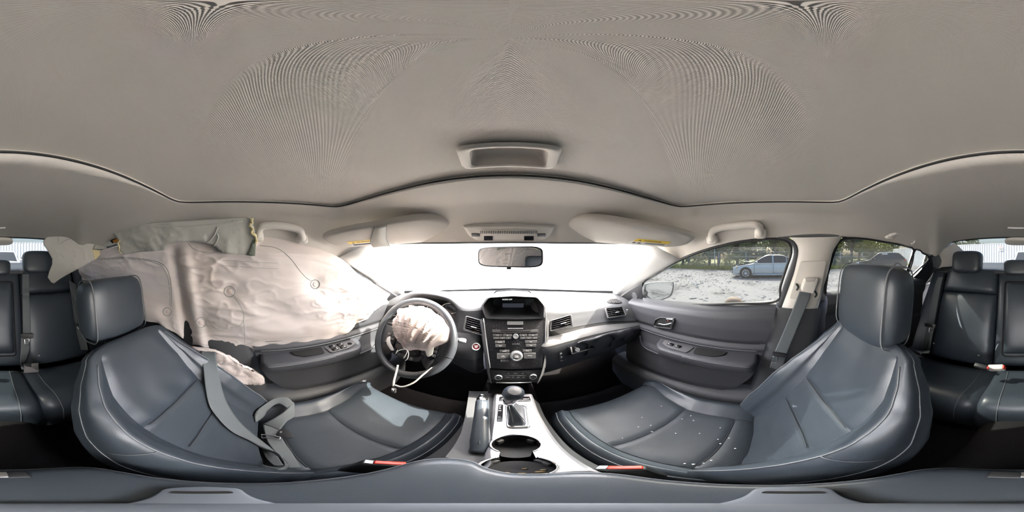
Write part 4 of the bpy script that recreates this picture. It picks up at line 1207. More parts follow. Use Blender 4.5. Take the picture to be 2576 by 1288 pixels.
# ================================================================ front doors
def door_x(z, y):
    return interp([-.95, -.85, -.77, -.70, -.60, -.50, -.452, -.438, -.425, -.405, -.395, -.33, -.27, -.235, -.217, -.205],
                  [.700, .695, .672, .660, .664, .676, .680, .670, .676, .684, .672, .664, .664, .672, .690, .722], z)
def front_door(side, idx):
    f = (lambda p: p) if side > 0 else mx
    lab = ('charcoal passenger door panel with armrest and chrome handle', 'charcoal driver door panel below the airbag curtain')[side < 0]
    d = thing('door_%d' % idx, lab, 'door', f(V((.69, .3, -.9))), kind='structure')
    P = []
    N_ = 60
    zs = [0, .012, .026, .045, .08, .13, .17, .185, .20, .213, .226, .24, .26, .30, .34, .40, .46, .50, .54, .56]
    for j in range(64):
        t = j/63
        r = []
        for i in range(N_+1):
            s = i/N_
            ztop = -.205
            y_f = .74
            z = -.205-.56*t
            y_r = interp([-.80, -.76, -.70, -.62, -.55, -.40, -.2], [.30, .20, .12, .06, .03, -.005, -.052], z)
            y = y_f+(y_r-y_f)*s
            zz = z-.075*(y+.04)*(1-sm(0, .22, t))
            x = door_x(z, y)
            # map pocket swells towards the front
            x -= .012*sm(-.52, -.56, zz)*sm(-.76, -.70, zz)*sm(.1, .3, y)
            r.append(f(V((x, y, zz))))
        P.append(r)
    kA = 24
    parts = split_grid(P, [('upper_pad', M['door'], 0, 23, 0, N_), ('middle_band', M['door'], 23, 30, 0, N_), ('lower_panel', M['door'], 30, 63, 0, N_)], d, flip=side < 0)
    for rr, m_ in ((23, 'black'), (27, 'stitch')):
        tube('crease', [P[rr][i]+f(V((-.002, 0, 0))) for i in range(4, N_-1)], .0016, M[m_], parts[1], n=5)
    # window sill capping
    # armrest
    A_ = []
    for k in range(33):
        t = k/32
        y = .505-.475*t
        w = .098*min(1, (1-(1-min(1, t/.16))**2))**.5*(1-.35*sm(.93, 1, t)**2)+.004
        zc_ = -.472+.006*math.sin(t*3)
        hgt = .062
        sec = [V((.688, y, zc_+.004)), V((.688-w*.55, y, zc_+.003)), V((.688-w*.92, y, zc_-.001)), V((.688-w, y, zc_-.014)), V((.688-w*.97, y, zc_-.04)), V((.688-w*.8, y, zc_-hgt)), V((.688, y, zc_-hgt-.01))]
        A_.append([f(p) for p in cr(sec, 25)])
    ar = grid('armrest', A_, M['door'], d, flip=side < 0, cap=True)
    tube('armrest_seam', [A_[k][11]+f(V((-.001, 0, .0))) for k in range(12, 32)], .0013, M['stitch'], ar, n=5)
    tube('armrest_seam', [f(p) for p in arc([V((.60, .305, -.47)), V((.592, .31, -.482)), V((.594, .325, -.53))], 10)], .0016, M['black'], ar, n=5)
    # pull cup: a flat black sheet stands in for its shade
    poly('pull_recess_shade', round_poly([f(V(q)) for q in ((.672, .300, -.4600), (.612, .290, -.4605), (.616, .20, -.4605), (.640, .165, -.4600), (.672, .158, -.4600))], .012), .0015, M['void'], ar, n=V((0, 0, 1)))
    # switch plate
    plate_ = round_poly([f(V(q)) for q in ((.668, .470, -.4625), (.625, .455, -.4630), (.606, .41, -.4630), (.606, .315, -.4630), (.668, .308, -.4625))], .012)
    pl2 = poly('switch_plate', plate_, .004, M['dashmid'], ar, n=V((0, 0, 1)), bevel=.0015)
    sw = ((.635, .415), (.635, .375)) if side > 0 else ((.650, .345), (.622, .345), (.650, .385), (.622, .385))
    for (x, y) in sw:
        s = box('window_switch', f(V((x, y, -.4565))), (.020, .028, .008), M['gloss'], pl2, bevel=.002)
        box('switch_lip', f(V((x, y+.006, -.452))), (.014, .006, .003), M['silver'], s, bevel=.001)
    if side < 0:
        lathe('mirror_dial', [(.012, 0), (.011, .006), (0, .008)], f(V((.636, .43, -.463))), V((0, 0, 1)), M['gloss'], pl2, n=20)
    # pocket edge trim
    tube('pocket_edge', arc([f(V((door_x(-.5, .6)-.012, .64, -.49))), f(V((.655, .62, -.535))), f(V((.648, .575, -.555))), f(V((.645, .45, -.557))), f(V((.645, .25, -.553))), f(V((.650, .08, -.548)))], 60), .005, M['door'], parts[2], n=6)
    # handle
    if side > 0:
        hn = V((-1, 0, 0))
        hq = lambda u, v, o_=0: hx(u, v, .664-o_)
        bz = round_poly([hq(*q) for q in ((1642, 820), (1648, 803), (1662, 797), (1698, 799), (1701, 805), (1692, 828), (1650, 823))], .006)
        cz = sum(bz, V((0, 0, 0)))/len(bz)
        iz = [cz.lerp(p, .84) for p in bz]
        h = grid('handle_bezel', [bz, [p+hn*.006 for p in [a.lerp(b, .35) for a, b in zip(bz, iz)]], [p+hn*.005 for p in iz], [p-hn*.012 for p in iz]], M['black'], parts[0], closed=True, flip=True)
        poly('handle_cavity', [p-hn*.0005 for p in iz], .001, M['void'], h, n=hn)
        tube('handle_lever', arc([hq(1648, 817, .006), hq(1660, 815, .012), hq(1672, 817, .014), hq(1690, 813, .012)], 14), [.003+.001*math.sin(k/13*3.1) for k in range(14)], M['chrome'], h, n=8)
        tube('handle_hook', arc([hq(1676, 802, .010), hq(1686, 803, .013), hq(1694, 804, .012), hq(1690, 815, .012), hq(1687, 821, .010)], 16), .0033, M['chrome'], h, n=8)
        lathe('lock_dot', [(.0025, 0), (.002, .001), (0, .001)], hq(1680, 807, .006), hn, M['red'], h, n=12)
    # tweeter sail at the front corner
    sail = [f(hr(*q, .006)) for q in ((1556, 750), (1586, 730), (1617, 711), (1617, 757), (1590, 765))]
    sl = poly('sail_panel', sail, .006, M['black'], parts[0], n=f(V((-1, 0, -.3))), bevel=.002)
    c = f(hr(1597, 744, .014))
    lathe('tweeter', [(.021, 0), (.021, .004), (.0185, .006), (.0165, .004), (0, .0055)], c, f(V((-1, -.25, -.2))), M['dash'], sl, n=32)
    return d
door_r = front_door(1, 1)
door_l = front_door(-1, 2)
# sill plates and lower side walls
for side, k in ((1, 1), (-1, 2)):
    f = (lambda p: p) if side > 0 else mx
    nm = 'wall_right' if side > 0 else 'wall_left'
    zz = [(-.32, .752), (-.55, .745), (-.80, .74), (-1.02, .74)]
    tag(grid(nm, [[f(V((x, y, zt2 if k2 == 0 else z))) for y, zt2 in ((1.2, -.36), (.6, -.34), (.1, -.28), (-.02, -.25), (-.08, -.18), (-.6, -.2), (-1.3, -.2))] for k2, (z, x) in enumerate(zz)], M['door'], thick=.01), 'dark side structure of the car behind the door panels, %s side' % ('passenger' if side > 0 else 'driver'), 'wall', kind='structure')
    S_ = arc([V((0, .74, -.74)), V((0, .665, -.745)), V((0, .63, -.765)), V((0, .625, -.80)), V((0, .63, -.97))], 14)
    tag(grid('trim_%d' % (8+k), [[f(V((p.y, y, p.z))) for p in S_] for y in (.85, .5, .2, .1, -.1, -.3, -.9)], M['pillar_low'], flip=side > 0), 'dark sill trim along the %s side floor' % ('passenger' if side > 0 else 'driver'), 'sill trim', kind='structure')
# rear doors
def rear_door(side, idx):
    f = (lambda p: p) if side > 0 else mx
    d = thing('door_%d' % idx, 'dark rear door panel behind the %s seat' % ('passenger' if side > 0 else 'driver'), 'door', f(V((.69, -.6, -.9))), kind='structure')
    topq = [hr(2075, 741), hr(2106, 737), hr(2160, 724), hr(2220, 712), hr(2274, 702), hr(2300, 700), hr(2320, 702)]
    T = arc(topq, 24)
    P = []
    for dx, dz, tt in ((.03, .004, 0), (.0, .006, 0), (-.022, -.004, 0), (-.032, -.03, 0), (-.024, -.075, 0), (-.005, -.12, 0), (-.002, -.25, 0), (-.02, -.3, 0), (-.01, -.52, 0)):
        P.append([f(V((p.x+dx, p.y, p.z+dz))) for p in T])
    g = surf(P, 40, 40)
    pr = split_grid(g, [('upper_pad', M['door'], 0, 16, 0, 39), ('lower_panel', M['black'], 16, 39, 0, 39)], d, flip=side > 0)
    # window divider bar and the frame corner of the quarter glass
    tube('divider_bar', [f(p) for p in (hr(2301, 627, .006), hr(2288, 664, .006), hr(2276, 703, .006))], .0075, M['gloss'], d, n=8)
    cq = [f(p) for p in arc([hr(2344, 641, .01), hr(2355, 656, .01), hr(2349, 676, .01), hr(2336, 698, .01), hr(2322, 716, .01)], 16)]
    cq2 = [f(p) for p in arc([hr(2334, 645, .004), hr(2334, 656, .004), hr(2322, 672, .004), hr(2306, 690, .004), hr(2292, 702, .004)], 16)]
    grid('corner_frame', [cq, [a.lerp(b, .5)+f(V((-.008, 0, 0))) for a, b in zip(cq, cq2)], cq2], M['black'], d)
    tube('door_seal', cq, .009, M['rubber'], d, n=8)
    return d
rear_door(1, 3); rear_door(-1, 4)
# dark door-frame strip between front window and B pillar
for f in (lambda p: p, mx):
    a = arc([hr(*q, .004) for q in ((1952, 600), (1982, 606), (1995, 622), (1996, 645), (1984, 684), (1970, 724), (1955, 768))], 30)
    b = arc([hr(*q, .010) for q in ((1960, 596), (1990, 601), (2007, 620), (2008, 647), (1998, 690), (1983, 730), (1966, 780))], 30)
    st = grid('trim_11' if f(V((1, 0, 0))).x > 0 else 'trim_12', [[f(p) for p in a], [f(p.lerp(q, .5)+V((-.008, 0, 0))) for p, q in zip(a, b)], [f(q) for q in b]], M['pillar_low'])
    tag(st, 'dark rubber door frame strip at the %s B-pillar' % ('passenger' if f(V((1, 0, 0))).x > 0 else 'driver'), 'door seal', kind='structure')

# ================================================================ overhead
ov = thing('overhead_console', 'beige overhead console with map lamps above the mirror', 'overhead console', (0, .53, .08))
OA, OB = V((0, .498, .0985)), V((0, .562, .0605))
on = (OB-OA).cross(V((1, 0, 0))).normalized()
if on.z > 0: on = -on
def ho_(u, v, l=0): return hp(u, v, on, on.dot(OA)+l)
oo = round_poly([ho_(*q) for q in ((1163, 567), (1397, 567), (1386, 590), (1368, 601), (1197, 601), (1178, 590))], .008)
grid('body', [[p-on*.03 for p in oo], oo, [sum(oo, V((0, 0, 0)))/len(oo)*.03+p*.97+on*.006 for p in oo], [sum(oo, V((0, 0, 0)))/len(oo)*.12+p*.88+on*.007 for p in oo], [sum(oo, V((0, 0, 0)))/len(oo)+on*.007 for p in oo]], M['beige'], ov, closed=True)
cpanel = poly('centre_panel', round_poly([ho_(*q)+on*.007 for q in ((1212, 574), (1350, 574), (1344, 598), (1218, 598))], .004), .003, M['beige'], ov, n=on, bevel=.001)
for k in range(32):
    u = 1210+k*4.5
    tube('mic_slot', [ho_(u, 575)+on*.0105, ho_(u, 581.5)+on*.0105], .0011, M['black'], cpanel, n=4)
for u0, u1 in ((1218, 1240), (1318, 1342)):
    poly('lamp_lens', [ho_(*q)+on*.0102 for q in ((u0, 588), (u1, 588), (u1, 598), (u0, 598))], .0015, M['gloss'], cpanel, n=on)
for u0, u1 in ((1187, 1208), (1351, 1372)):
    poly('lamp_button', round_poly([ho_(*q)+on*.0065 for q in ((u0, 583), (u1, 583), (u1, 590), (u0, 590))], .002), .003, M['dashmid'], ov, n=on, bevel=.0008)
# sun visors
VA, VB, VC = V((.217, .44, .118)), V((.345, .545, .058)), V((.56, .256, .069))
vn = (VB-VA).cross(VC-VA).normalized()
if vn.z > 0: vn = -vn
def hv(u, v, l=0): return hp(u, v, vn, vn.dot(VA)+l)
vis_o = [hv(*q) for q in ((1396, 589), (1415, 567), (1439, 549), (1468, 543), (1511, 544), (1600, 558), (1690, 574), (1738, 586), (1748, 596), (1727, 610), (1683, 616), (1600, 611), (1511, 605), (1440, 600), (1404, 597))]
def visor(side):
    f = (lambda p: p) if side > 0 else mx
    n_ = f(vn)
    ctr = f(sum(vis_o, V((0, 0, 0)))/len(vis_o))
    t = thing('sun_visor', 'folded beige sun visor above the %s' % ('passenger seat' if side > 0 else 'steering wheel, with a strap across it'), 'sun visor', ctr)
    o2 = arc([f(p) for p in vis_o], 90, True)
    lay = [[p-n_*.010 for p in [ctr.lerp(q, .97) for q in o2]], [p-n_*.004 for p in o2], [p+n_*.004 for p in o2], [ctr.lerp(p, .97)+n_*.010 for p in o2], [ctr.lerp(p, .9)+n_*.012 for p in o2], [ctr.lerp(p, .5)+n_*.013 for p in o2], [ctr+n_*.013 for p in o2]]
    pn = grid('panel', lay, M['headliner'], t, closed=True, flip=side < 0)
    # warning label: yellow heading over white text block
    def lq(u, v, l=0):
        return f(hv(u, v, 0)*1.0)+n_*(.0128+l)
    lab = [(1580, 604), (1605, 592), (1688, 601), (1671, 611)]
    a, b, c_, d_ = [lq(*q) for q in lab]
    mid1, mid2 = b.lerp(a, .5), c_.lerp(d_, .5)
    if side > 0:
        yl = poly('warning_heading', [b, c_, mid2, mid1], .0008, M['yellow'], pn, n=n_)
        wl = poly('warning_text_block', [mid1, mid2, d_, a], .0008, M['paper'], pn, n=n_)
        rt = (c_-b); up = (b-mid1)
    else:
        yl = poly('warning_heading', [b, c_, mid2, mid1], .0008, M['yellow'], pn, n=n_)
        wl = poly('warning_text_block', [mid1, mid2, d_, a], .0008, M['paper'], pn, n=n_)
        rt = -(c_-b); up = (b-mid1)
    hc2 = (b+c_+mid1+mid2)/4
    nn2 = rt.cross(up)
    if nn2.dot(n_) < 0: up = -up
    text('lettering', 'WARNING', hc2+n_*.0012, rt, up, .013, M['ink'], yl, th=.0002)
    tri = [hc2-rt.normalized()*.046+up.normalized()*.004, hc2-rt.normalized()*.052-up.normalized()*.005, hc2-rt.normalized()*.040-up.normalized()*.005]
    poly('warning_triangle', [p+n_*.001 for p in tri], .0003, M['ink'], yl, n=n_)
    for k in range(3):
        q0 = mid1.lerp(a, .25+.22*k).lerp(mid2.lerp(d_, .25+.22*k), .4); q1 = mid1.lerp(a, .25+.22*k).lerp(mid2.lerp(d_, .25+.22*k), .95)
        tube('fine_print', [q0+n_*.0011, q1+n_*.0011], .0007, M['stitch'], wl, n=4)
    for k in (.1, .24):
        q = mid1.lerp(a, .5).lerp(mid2.lerp(d_, .5), k)+n_*.001
        poly('pictogram', [q+rt.normalized()*x_+up.normalized()*y_ for x_, y_ in ((-.006, -.005), (.006, -.005), (.006, .005), (-.006, .005))], .0003, M['ink'], wl, n=n_)
    # clip at the front edge
    cpos = f(hv(1461, 601))+n_*.006
    box('clip', cpos, (.022, .008, .008), M['black'], t, bevel=.002)
    if side < 0:
        A = [f(hv(*q))+n_*.0145 for q in ((1588, 555), (1590, 575), (1588, 596), (1578, 611))]
        B2 = [f(hv(*q))+n_*.0145 for q in ((1618, 560), (1624, 580), (1628, 600), (1622, 613))]
        grid('strap', [arc(A, 12), arc([x.lerp(y, .5)+n_*.001 for x, y in zip(A, B2)], 12), arc(B2, 12)], M['beige_fab'], t, thick=.002)
        tube('strap_seam', arc([p+n_*.001 for p in A], 12), .0012, M['stitch'], t, n=4)
        tube('strap_seam', arc([p+n_*.001 for p in B2], 12), .0012, M['stitch'], t, n=4)
    return t
visor(1); visor(-1)
# grab handles
def handle(pts, label, r=.0135):
    t = thing('grab_handle', label, 'grab handle', pts[0], 'grab handles on the roof rails')
    p = arc(pts, 40)
    rr = [r*(1.25-.25*sm(0, 6, min(k, 39-k))) for k in range(40)]
    tube('bar', p, rr, M['beige'], t, n=14)
    for e, d in ((p[0], p[0]-p[2]), (p[-1], p[-1]-p[-3])):
        superb = superblock(e, (V((0, 1, 0)), V((1, 0, .3)).normalized(), V((-.3, 0, 1)).normalized()), .022, .014, .018, e=.5, nu=24, nv=14)
        grid('mount', superb, M['beige'], t, closed=True)
    return t
handle([hx(1792, 603, .600), hx(1792, 584, .572), hx(1812, 573, .562), hx(1850, 568, .556), hx(1890, 565, .552), hx(1908, 569, .556), hx(1913, 588, .590)], 'beige grab handle above the passenger front window')
handle([hx(2236, 592, .575), hx(2246, 587, .545), hx(2262, 585, .54), hx(2290, 592, .54), hx(2302, 598, .545), hx(2298, 608, .585)], 'beige grab handle above the right rear window')
handle([hx(648, 596, -.585), hx(655, 573, -.553), hx(675, 567, -.545), hx(710, 568, -.545), hx(745, 575, -.55), hx(757, 584, -.555), hx(760, 602, -.59)], 'beige grab handle above the driver window beside the torn lining')
handle([hx(236, 606, -.60), hx(240, 590, -.57), hx(258, 583, -.56), hx(282, 584, -.56), hx(296, 592, -.565), hx(298, 606, -.60)], 'beige grab handle half hidden by torn lining at the left rear')
# rear-view mirror
mc = ray(1280, 646)*(.62/ray(1280, 646).y)
rm = thing('rearview_mirror', 'black-framed rearview mirror hanging from the windshield', 'mirror', mc)
mn = V((-.30, -.95, -.035)).normalized()
mr = mn.cross(V((0, 0, 1))).normalized(); mr = -mr if mr.x < 0 else mr
mu_ = mr.cross(mn).normalized(); mu_ = -mu_ if mu_.z < 0 else mu_
def mshape(w, h, e=.35, n=64):
    return [(w*math.copysign(abs(math.cos(a))**e, math.cos(a)), h*math.copysign(abs(math.sin(a))**(e*1.2), math.sin(a))) for a in [2*math.pi*k/n for k in range(n)]]
lay = []
for w, h, o_ in ((.07, .018, -.032), (.115, .033, -.02), (.129, .0395, -.004), (.131, .0405, .004), (.129, .039, .007), (.1245, .0350, .006)):
    lay.append([mc+mr*x+mu_*y+mn*o_ for x, y in mshape(w, h)])
hs2 = grid('housing', lay, M['black'], rm, closed=True)
mesh('mirror_glass', [mc+mr*x+mu_*y+mn*.0058 for x, y in mshape(.1255, .0362)], [list(range(64))], M['mirror'], rm, smooth=False)
tube('stalk', [mc-mn*.02, mc+V((0, .03, .035)), mc+V((.0, .055, .058))], .008, M['black'], rm, n=10)
lathe('mount_foot', [(.012, -.02), (.017, -.008), (.017, .012), (.010, .016)], ray(1277, 611)*(.655/ray(1277, 611).y), V((0, -.4, 1)), M['black'], rm, n=20)
box('dimmer_tab', mc-mu_*.043+mn*.001, (.018, .01, .010), M['black'], rm, bevel=.003)
# high stop lamp at the rear header and rear dome strip
sl_ = thing('stop_lamp', 'beige high stop lamp housing at the top of the rear window', 'brake lamp', (0, -1.12, .11))
grid('housing', superblock(V((-.0, -1.115, .100)), (V((1, 0, 0)), V((0, .9, .3)).normalized(), V((0, -.3, .9)).normalized()), .11, .05, .014, e=.5, nu=40, nv=16), M['beige'], sl_, closed=True)
ds = thing('dome_lamp_strip', 'thin pale lamp strip on the rear roof lining', 'lamp', (0, -.75, .14))
tube('strip', [hz(2535, 573, .140), hz(2560, 574, .140), hz(2576, 574, .140), hz(2590, 573, .140)], .004, M['white'], ds, n=8)

# ================================================================ steering wheel
wc = V((-.374, .554, -.366)); tau = .519
wnrm = V((0, -math.cos(tau), math.sin(tau))); wr_ = V((1, 0, 0)); wu = V((0, math.sin(tau), math.cos(tau)))
sw = thing('steering_wheel', 'dark leather steering wheel with a burst airbag in its hub', 'steering wheel', wc)
def wp(x, y, n_=0): return wc+wr_*x+wu*y+wnrm*n_
def hw(u, v, n_=0):
    p = hp(u, v, wnrm, wnrm.dot(wc)+n_); d = p-wc
    return (d.dot(wr_), d.dot(wu))
R_ = .176
rim_r = []
NN = 96
pr_ = []
for k in range(NN):
    a = 2*math.pi*k/NN
    tr_ = .0158+.0022*math.exp(-((math.degrees(a) % 360-45)/16)**2)+.0022*math.exp(-((math.degrees(a) % 360-135)/16)**2)
    pr_.append([wp((R_+tr_*math.cos(q))*math.cos(a), (R_+tr_*math.cos(q))*math.sin(a), tr_*1.05*math.sin(q)) for q in [2*math.pi*j/18 for j in range(18)]])
pr_.append(pr_[0])
M['wheel'] = mat('wheel_leather', (.045, .05, .058), .38, bump=('leather', 700, .15, .0005))
rimo = grid('rim', pr_, M['wheel'], sw, closed=True)
for deg in (105, -15, 205, -60):
    a = math.radians(deg)
    tube('rim_seam', [wp((R_+.0166*math.cos(q))*math.cos(a), (R_+.0166*math.cos(q))*math.sin(a), .0170*math.sin(q)) for q in [2*math.pi*j/20 for j in range(20)]], .0009, M['black'], rimo, n=4, closed=True)
tube('rim_stitch', [wp((R_-.0152)*math.cos(a), (R_-.0152)*math.sin(a), .006) for a in [2*math.pi*k/90 for k in range(90)]], .0011, M['stitch'], rimo, n=4, closed=True)
def spoke(name, pts, th, m, lift=-.008, bevel=.005):
    return poly(name, round_poly([wp(x, y, lift) for x, y in pts], .008), th, m, sw, n=wnrm, bevel=bevel)
# hub base, two side spokes sweeping low, lower spoke legs
spoke('hub', ((-.075, .055), (-.03, .075), (.03, .075), (.075, .055), (.08, -.01), (.06, -.065), (-.06, -.065), (-.08, -.01)), .02, M['black'], lift=-.03)
spoke('spoke', ((-.07, .03), (-.168, .022), (-.172, -.03), (-.150, -.085), (-.12, -.075), (-.085, -.045), (-.06, -.055)), .018, M['wheel'], lift=-.02)
spoke('spoke', ((.07, .03), (.06, -.055), (.085, -.045), (.12, -.075), (.150, -.085), (.172, -.03), (.168, .022)), .018, M['wheel'], lift=-.02)
spoke('lower_spoke', ((-.145, -.085), (-.11, -.135), (-.085, -.115), (-.055, -.075), (.055, -.075), (.085, -.115), (.11, -.135), (.145, -.085), (.10, -.05), (-.10, -.05)), .014, M['black'], lift=-.016)
# buttons on both spokes
for (cx_, cy_, n_) in ((.100, -.03, 1), (-.100, -.03, -1)):
    pod = spoke('button_pod', ((cx_-.028*n_, cy_+.028), (cx_+.030*n_, cy_+.026), (cx_+.034*n_, cy_-.02), (cx_+.01*n_, cy_-.045), (cx_-.03*n_, cy_-.035)), .008, M['gloss'], lift=-.003, bevel=.002)
    for i in range(2):
        for j in range(3):
            b_ = poly('wheel_button', round_poly([wp(cx_+(i-.5)*.026*1+dx, cy_+.014-j*.019+dy, .005) for dx, dy in ((-.010, -.007), (.010, -.007), (.010, .007), (-.010, .007))], .003), .003, M['dash'], pod, n=wnrm, bevel=.001)
            text('mark', ('+', '-', 'o', '>', '<', 'v')[i*3+j], wp(cx_+(i-.5)*.026, cy_+.014-j*.019, .0086), wr_, wu, .010, M['print'], b_)
for pts in (((-.075, -.07), (-.03, -.085), (.03, -.085), (.075, -.07), (.06, -.10), (-.0, -.108), (-.06, -.10)),):
    pod = spoke('lower_pod', pts, .007, M['black'], lift=-.004, bevel=.002)
    for x in (-.03, 0, .03):
        lathe('pod_button', [(.008, 0), (.007, .003), (0, .004)], wp(x, -.093, .003), wnrm, M['dashmid'], pod, n=16)
# torn vinyl flaps where the airbag cover split
M['flapw'] = mat('torn_cover_white', (.72, .72, .70), .6)
for pts in (((-.112, -.040), (-.098, -.022), (-.086, -.052), (-.050, -.082), (-.064, -.088), (-.100, -.066)), ((.072, -.01), (.108, .0), (.112, -.05), (.096, -.066), (.080, -.04))):
    spoke('torn_cover_flap', pts, .004, M['flapw'], lift=.012, bevel=.001)
spoke('hub_module', ((-.06, -.045), (.05, -.045), (.06, -.062), (.045, -.082), (-.045, -.082), (-.065, -.062)), .01, M['gloss'], lift=-.004, bevel=.003)
# burst airbag: pleated cloth gathered low and blown up over the hub
ob_px = [(1001, 776), (1020, 773), (1040, 769), (1060, 770), (1078, 774), (1092, 786), (1108, 796), (1120, 812), (1128, 833), (1124, 855), (1108, 866), (1085, 874), (1060, 883), (1040, 879), (1019, 882), (1008, 868), (996, 855), (988, 832), (985, 812), (995, 796)]
ob = arc([V((*hw(u, v, .03), 0)) for u, v in ob_px], 96, True)
oc = V((*hw(1052, 828, .05), 0))
bag = []
for j in range(25):
    t = j/24            # 0 rim .. 1 centre
    row = []
    for k, p in enumerate(ob):
        q = p.lerp(oc, t**1.1)
        ang = math.atan2(q.x-.02, q.y+.16)
        dome = .072*math.sqrt(max(0, 1-(1-t)**2.4))
        ple = math.sin(ang*26+noise.noise(V((q.x*8, q.y*8, 1)))*2.2)
        ple = (1-abs(ple))**1.2*2-1
        pl2 = noise.noise(V((ang*9, q.y*6, 4.2)))
        n_ = .006+dome+(.019*ple+.022*pl2)*min(1, t*3+.15)
        row.append(wp(q.x+.004*pl2, q.y, n_))
    bag.append(row)
grid('burst_airbag', bag, M['bagw'], sw, closed=True, label='crumpled white burst airbag')
M['bagpink'] = mat('pink_airbag_lining', (.78, .52, .42), .8)
for (u, v, s_) in ((1040, 778, .012), (1064, 781, .014), (1085, 792, .012), (1020, 790, .01)):
    x, y = hw(u, v, .04)
    poly('airbag_lining', [wp(x+s_*dx, y+s_*dy, .062) for dx, dy in ((-1, .9), (.9, 1.1), (1.2, -.8), (.1, -1.5), (-.8, -.6))], .003, M['bagpink'], sw, n=wnrm, bevel=.001)
# loose wires
tube('loose_wire', arc([wp(.02, -.05, .05), wp(.0, -.065, .06), wp(-.012, -.085, .055), wp(-.02, -.07, .04)], 20), .0016, M['white'], sw, n=6)
tube('loose_wire', arc([wp(.02, -.05, .05), wp(.04, -.06, .06), wp(.045, -.085, .06), wp(.035, -.10, .05)], 20), .0016, M['white'], sw, n=6)
tube('loose_wire', arc([wp(.02, -.05, .05), wp(.034, -.058, .06), wp(.032, -.082, .06), wp(.024, -.092, .05)], 20), .0016, M['white'], sw, n=6)
# hanging white lead with connector
cab = [hp(1001, 918, wnrm, wnrm.dot(wc)+.02), hp(996, 940, wnrm, wnrm.dot(wc)+.025), hp(991, 958, wnrm, wnrm.dot(wc)+.03), hp(990, 972, wnrm, wnrm.dot(wc)+.03)]
cab2 = [hp(1087, 925, wnrm, wnrm.dot(wc)+.005), hp(1065, 942, wnrm, wnrm.dot(wc)+.02), hp(1040, 963, wnrm, wnrm.dot(wc)+.03), hp(1012, 973, wnrm, wnrm.dot(wc)+.035), hp(993, 969, wnrm, wnrm.dot(wc)+.03)]
tube('hanging_lead', arc(cab, 24), .0042, M['white'], sw, n=8)
tube('hanging_lead', arc(cab2, 34), .0036, M['white'], sw, n=8)
cp_ = hp(991, 982, wnrm, wnrm.dot(wc)+.03)
cn = box('connector', cp_, (.016, .012, .028), M['dashmid'], sw, bevel=.003)
box('connector_latch', cp_+V((0, -.006, .008)), (.010, .006, .012), M['white'], cn, bevel=.002)
# column shroud and stalks behind the wheel
grid('column_shroud', superblock(wp(0, .0, -.10), (wr_, wnrm, wu), .075, .09, .065, e=.6, nu=36, nv=20), M['black'], sw, closed=True)
for sx in (-1, 1):
    st_ = tube('stalk', [wp(sx*.06, .03, -.06), wp(sx*.15, .035, -.055), wp(sx*.185, .03, -.05)], [.006, .0075, .010], M['black'], sw, n=10)
lathe('stalk_tip', [(.0105, 0), (.0115, .02), (.008, .026), (0, .027)], wp(.183, .03, -.05), wr_, M['white'], sw, n=16)
# ================================================================ left side: curtain airbag, torn lining, seat airbag
from mathutils.bvhtree import BVHTree
def tree_of(*grids):
    vs_, fs_ = [], []
    for G in grids:
        b = len(vs_); nu = len(G[0])
        vs_ += [p for r in G for p in r]
        for j in range(len(G)-1):
            for i in range(nu-1):
                fs_.append((b+j*nu+i, b+j*nu+i+1, b+(j+1)*nu+i+1, b+(j+1)*nu+i))
    return BVHTree.FromPolygons(vs_, fs_)
def drop(tree, u, v, gap=.004, fallback=None):
    d = ray(u, v)
    h = tree.ray_cast(V((0, 0, 0)), d)
    if h[0] is None: return fallback if fallback is not None else d*.9
    return d*(h[3]-gap)
def strip(name, Lp_, Rp_, n, th, m, parent, label=None, rnd=True):
    a = (arc if rnd else lin)(Lp_, n); b = (arc if rnd else lin)(Rp_, n)
    return grid(name, [[p.lerp(q, f) for f in (0, .1, .3, .5, .7, .9, 1)] for p, q in zip(a, b)], m, parent, thick=th, label=label)
curt = thing('curtain_airbag', 'deployed pinkish white side curtain airbag hanging over the driver windows', 'airbag', (-.62, 0, -.4))
Tq = [(172, 684), (190, 668), (215, 657), (237, 640), (260, 628), (309, 617), (380, 612), (416, 613), (471, 602), (518, 598), (560, 594), (620, 590), (653, 592), (700, 600), (732, 608), (785, 621), (838, 640), (872, 662), (900, 690), (935, 711), (968, 733), (981, 740)]
Bq = [(174, 690), (216, 741), (262, 770), (320, 792), (381, 809), (411, 819), (448, 844), (488, 867), (544, 880), (580, 882), (619, 883), (680, 881), (740, 877), (780, 873), (819, 866), (843, 853), (864, 840), (890, 822), (917, 803), (945, 780), (969, 756), (981, 742)]
NC, NV_ = 300, 110
Tc = cr([V((u, v, 0)) for u, v in Tq], NC); Bc = cr([V((u, v, 0)) for u, v in Bq], NC)
CG = []
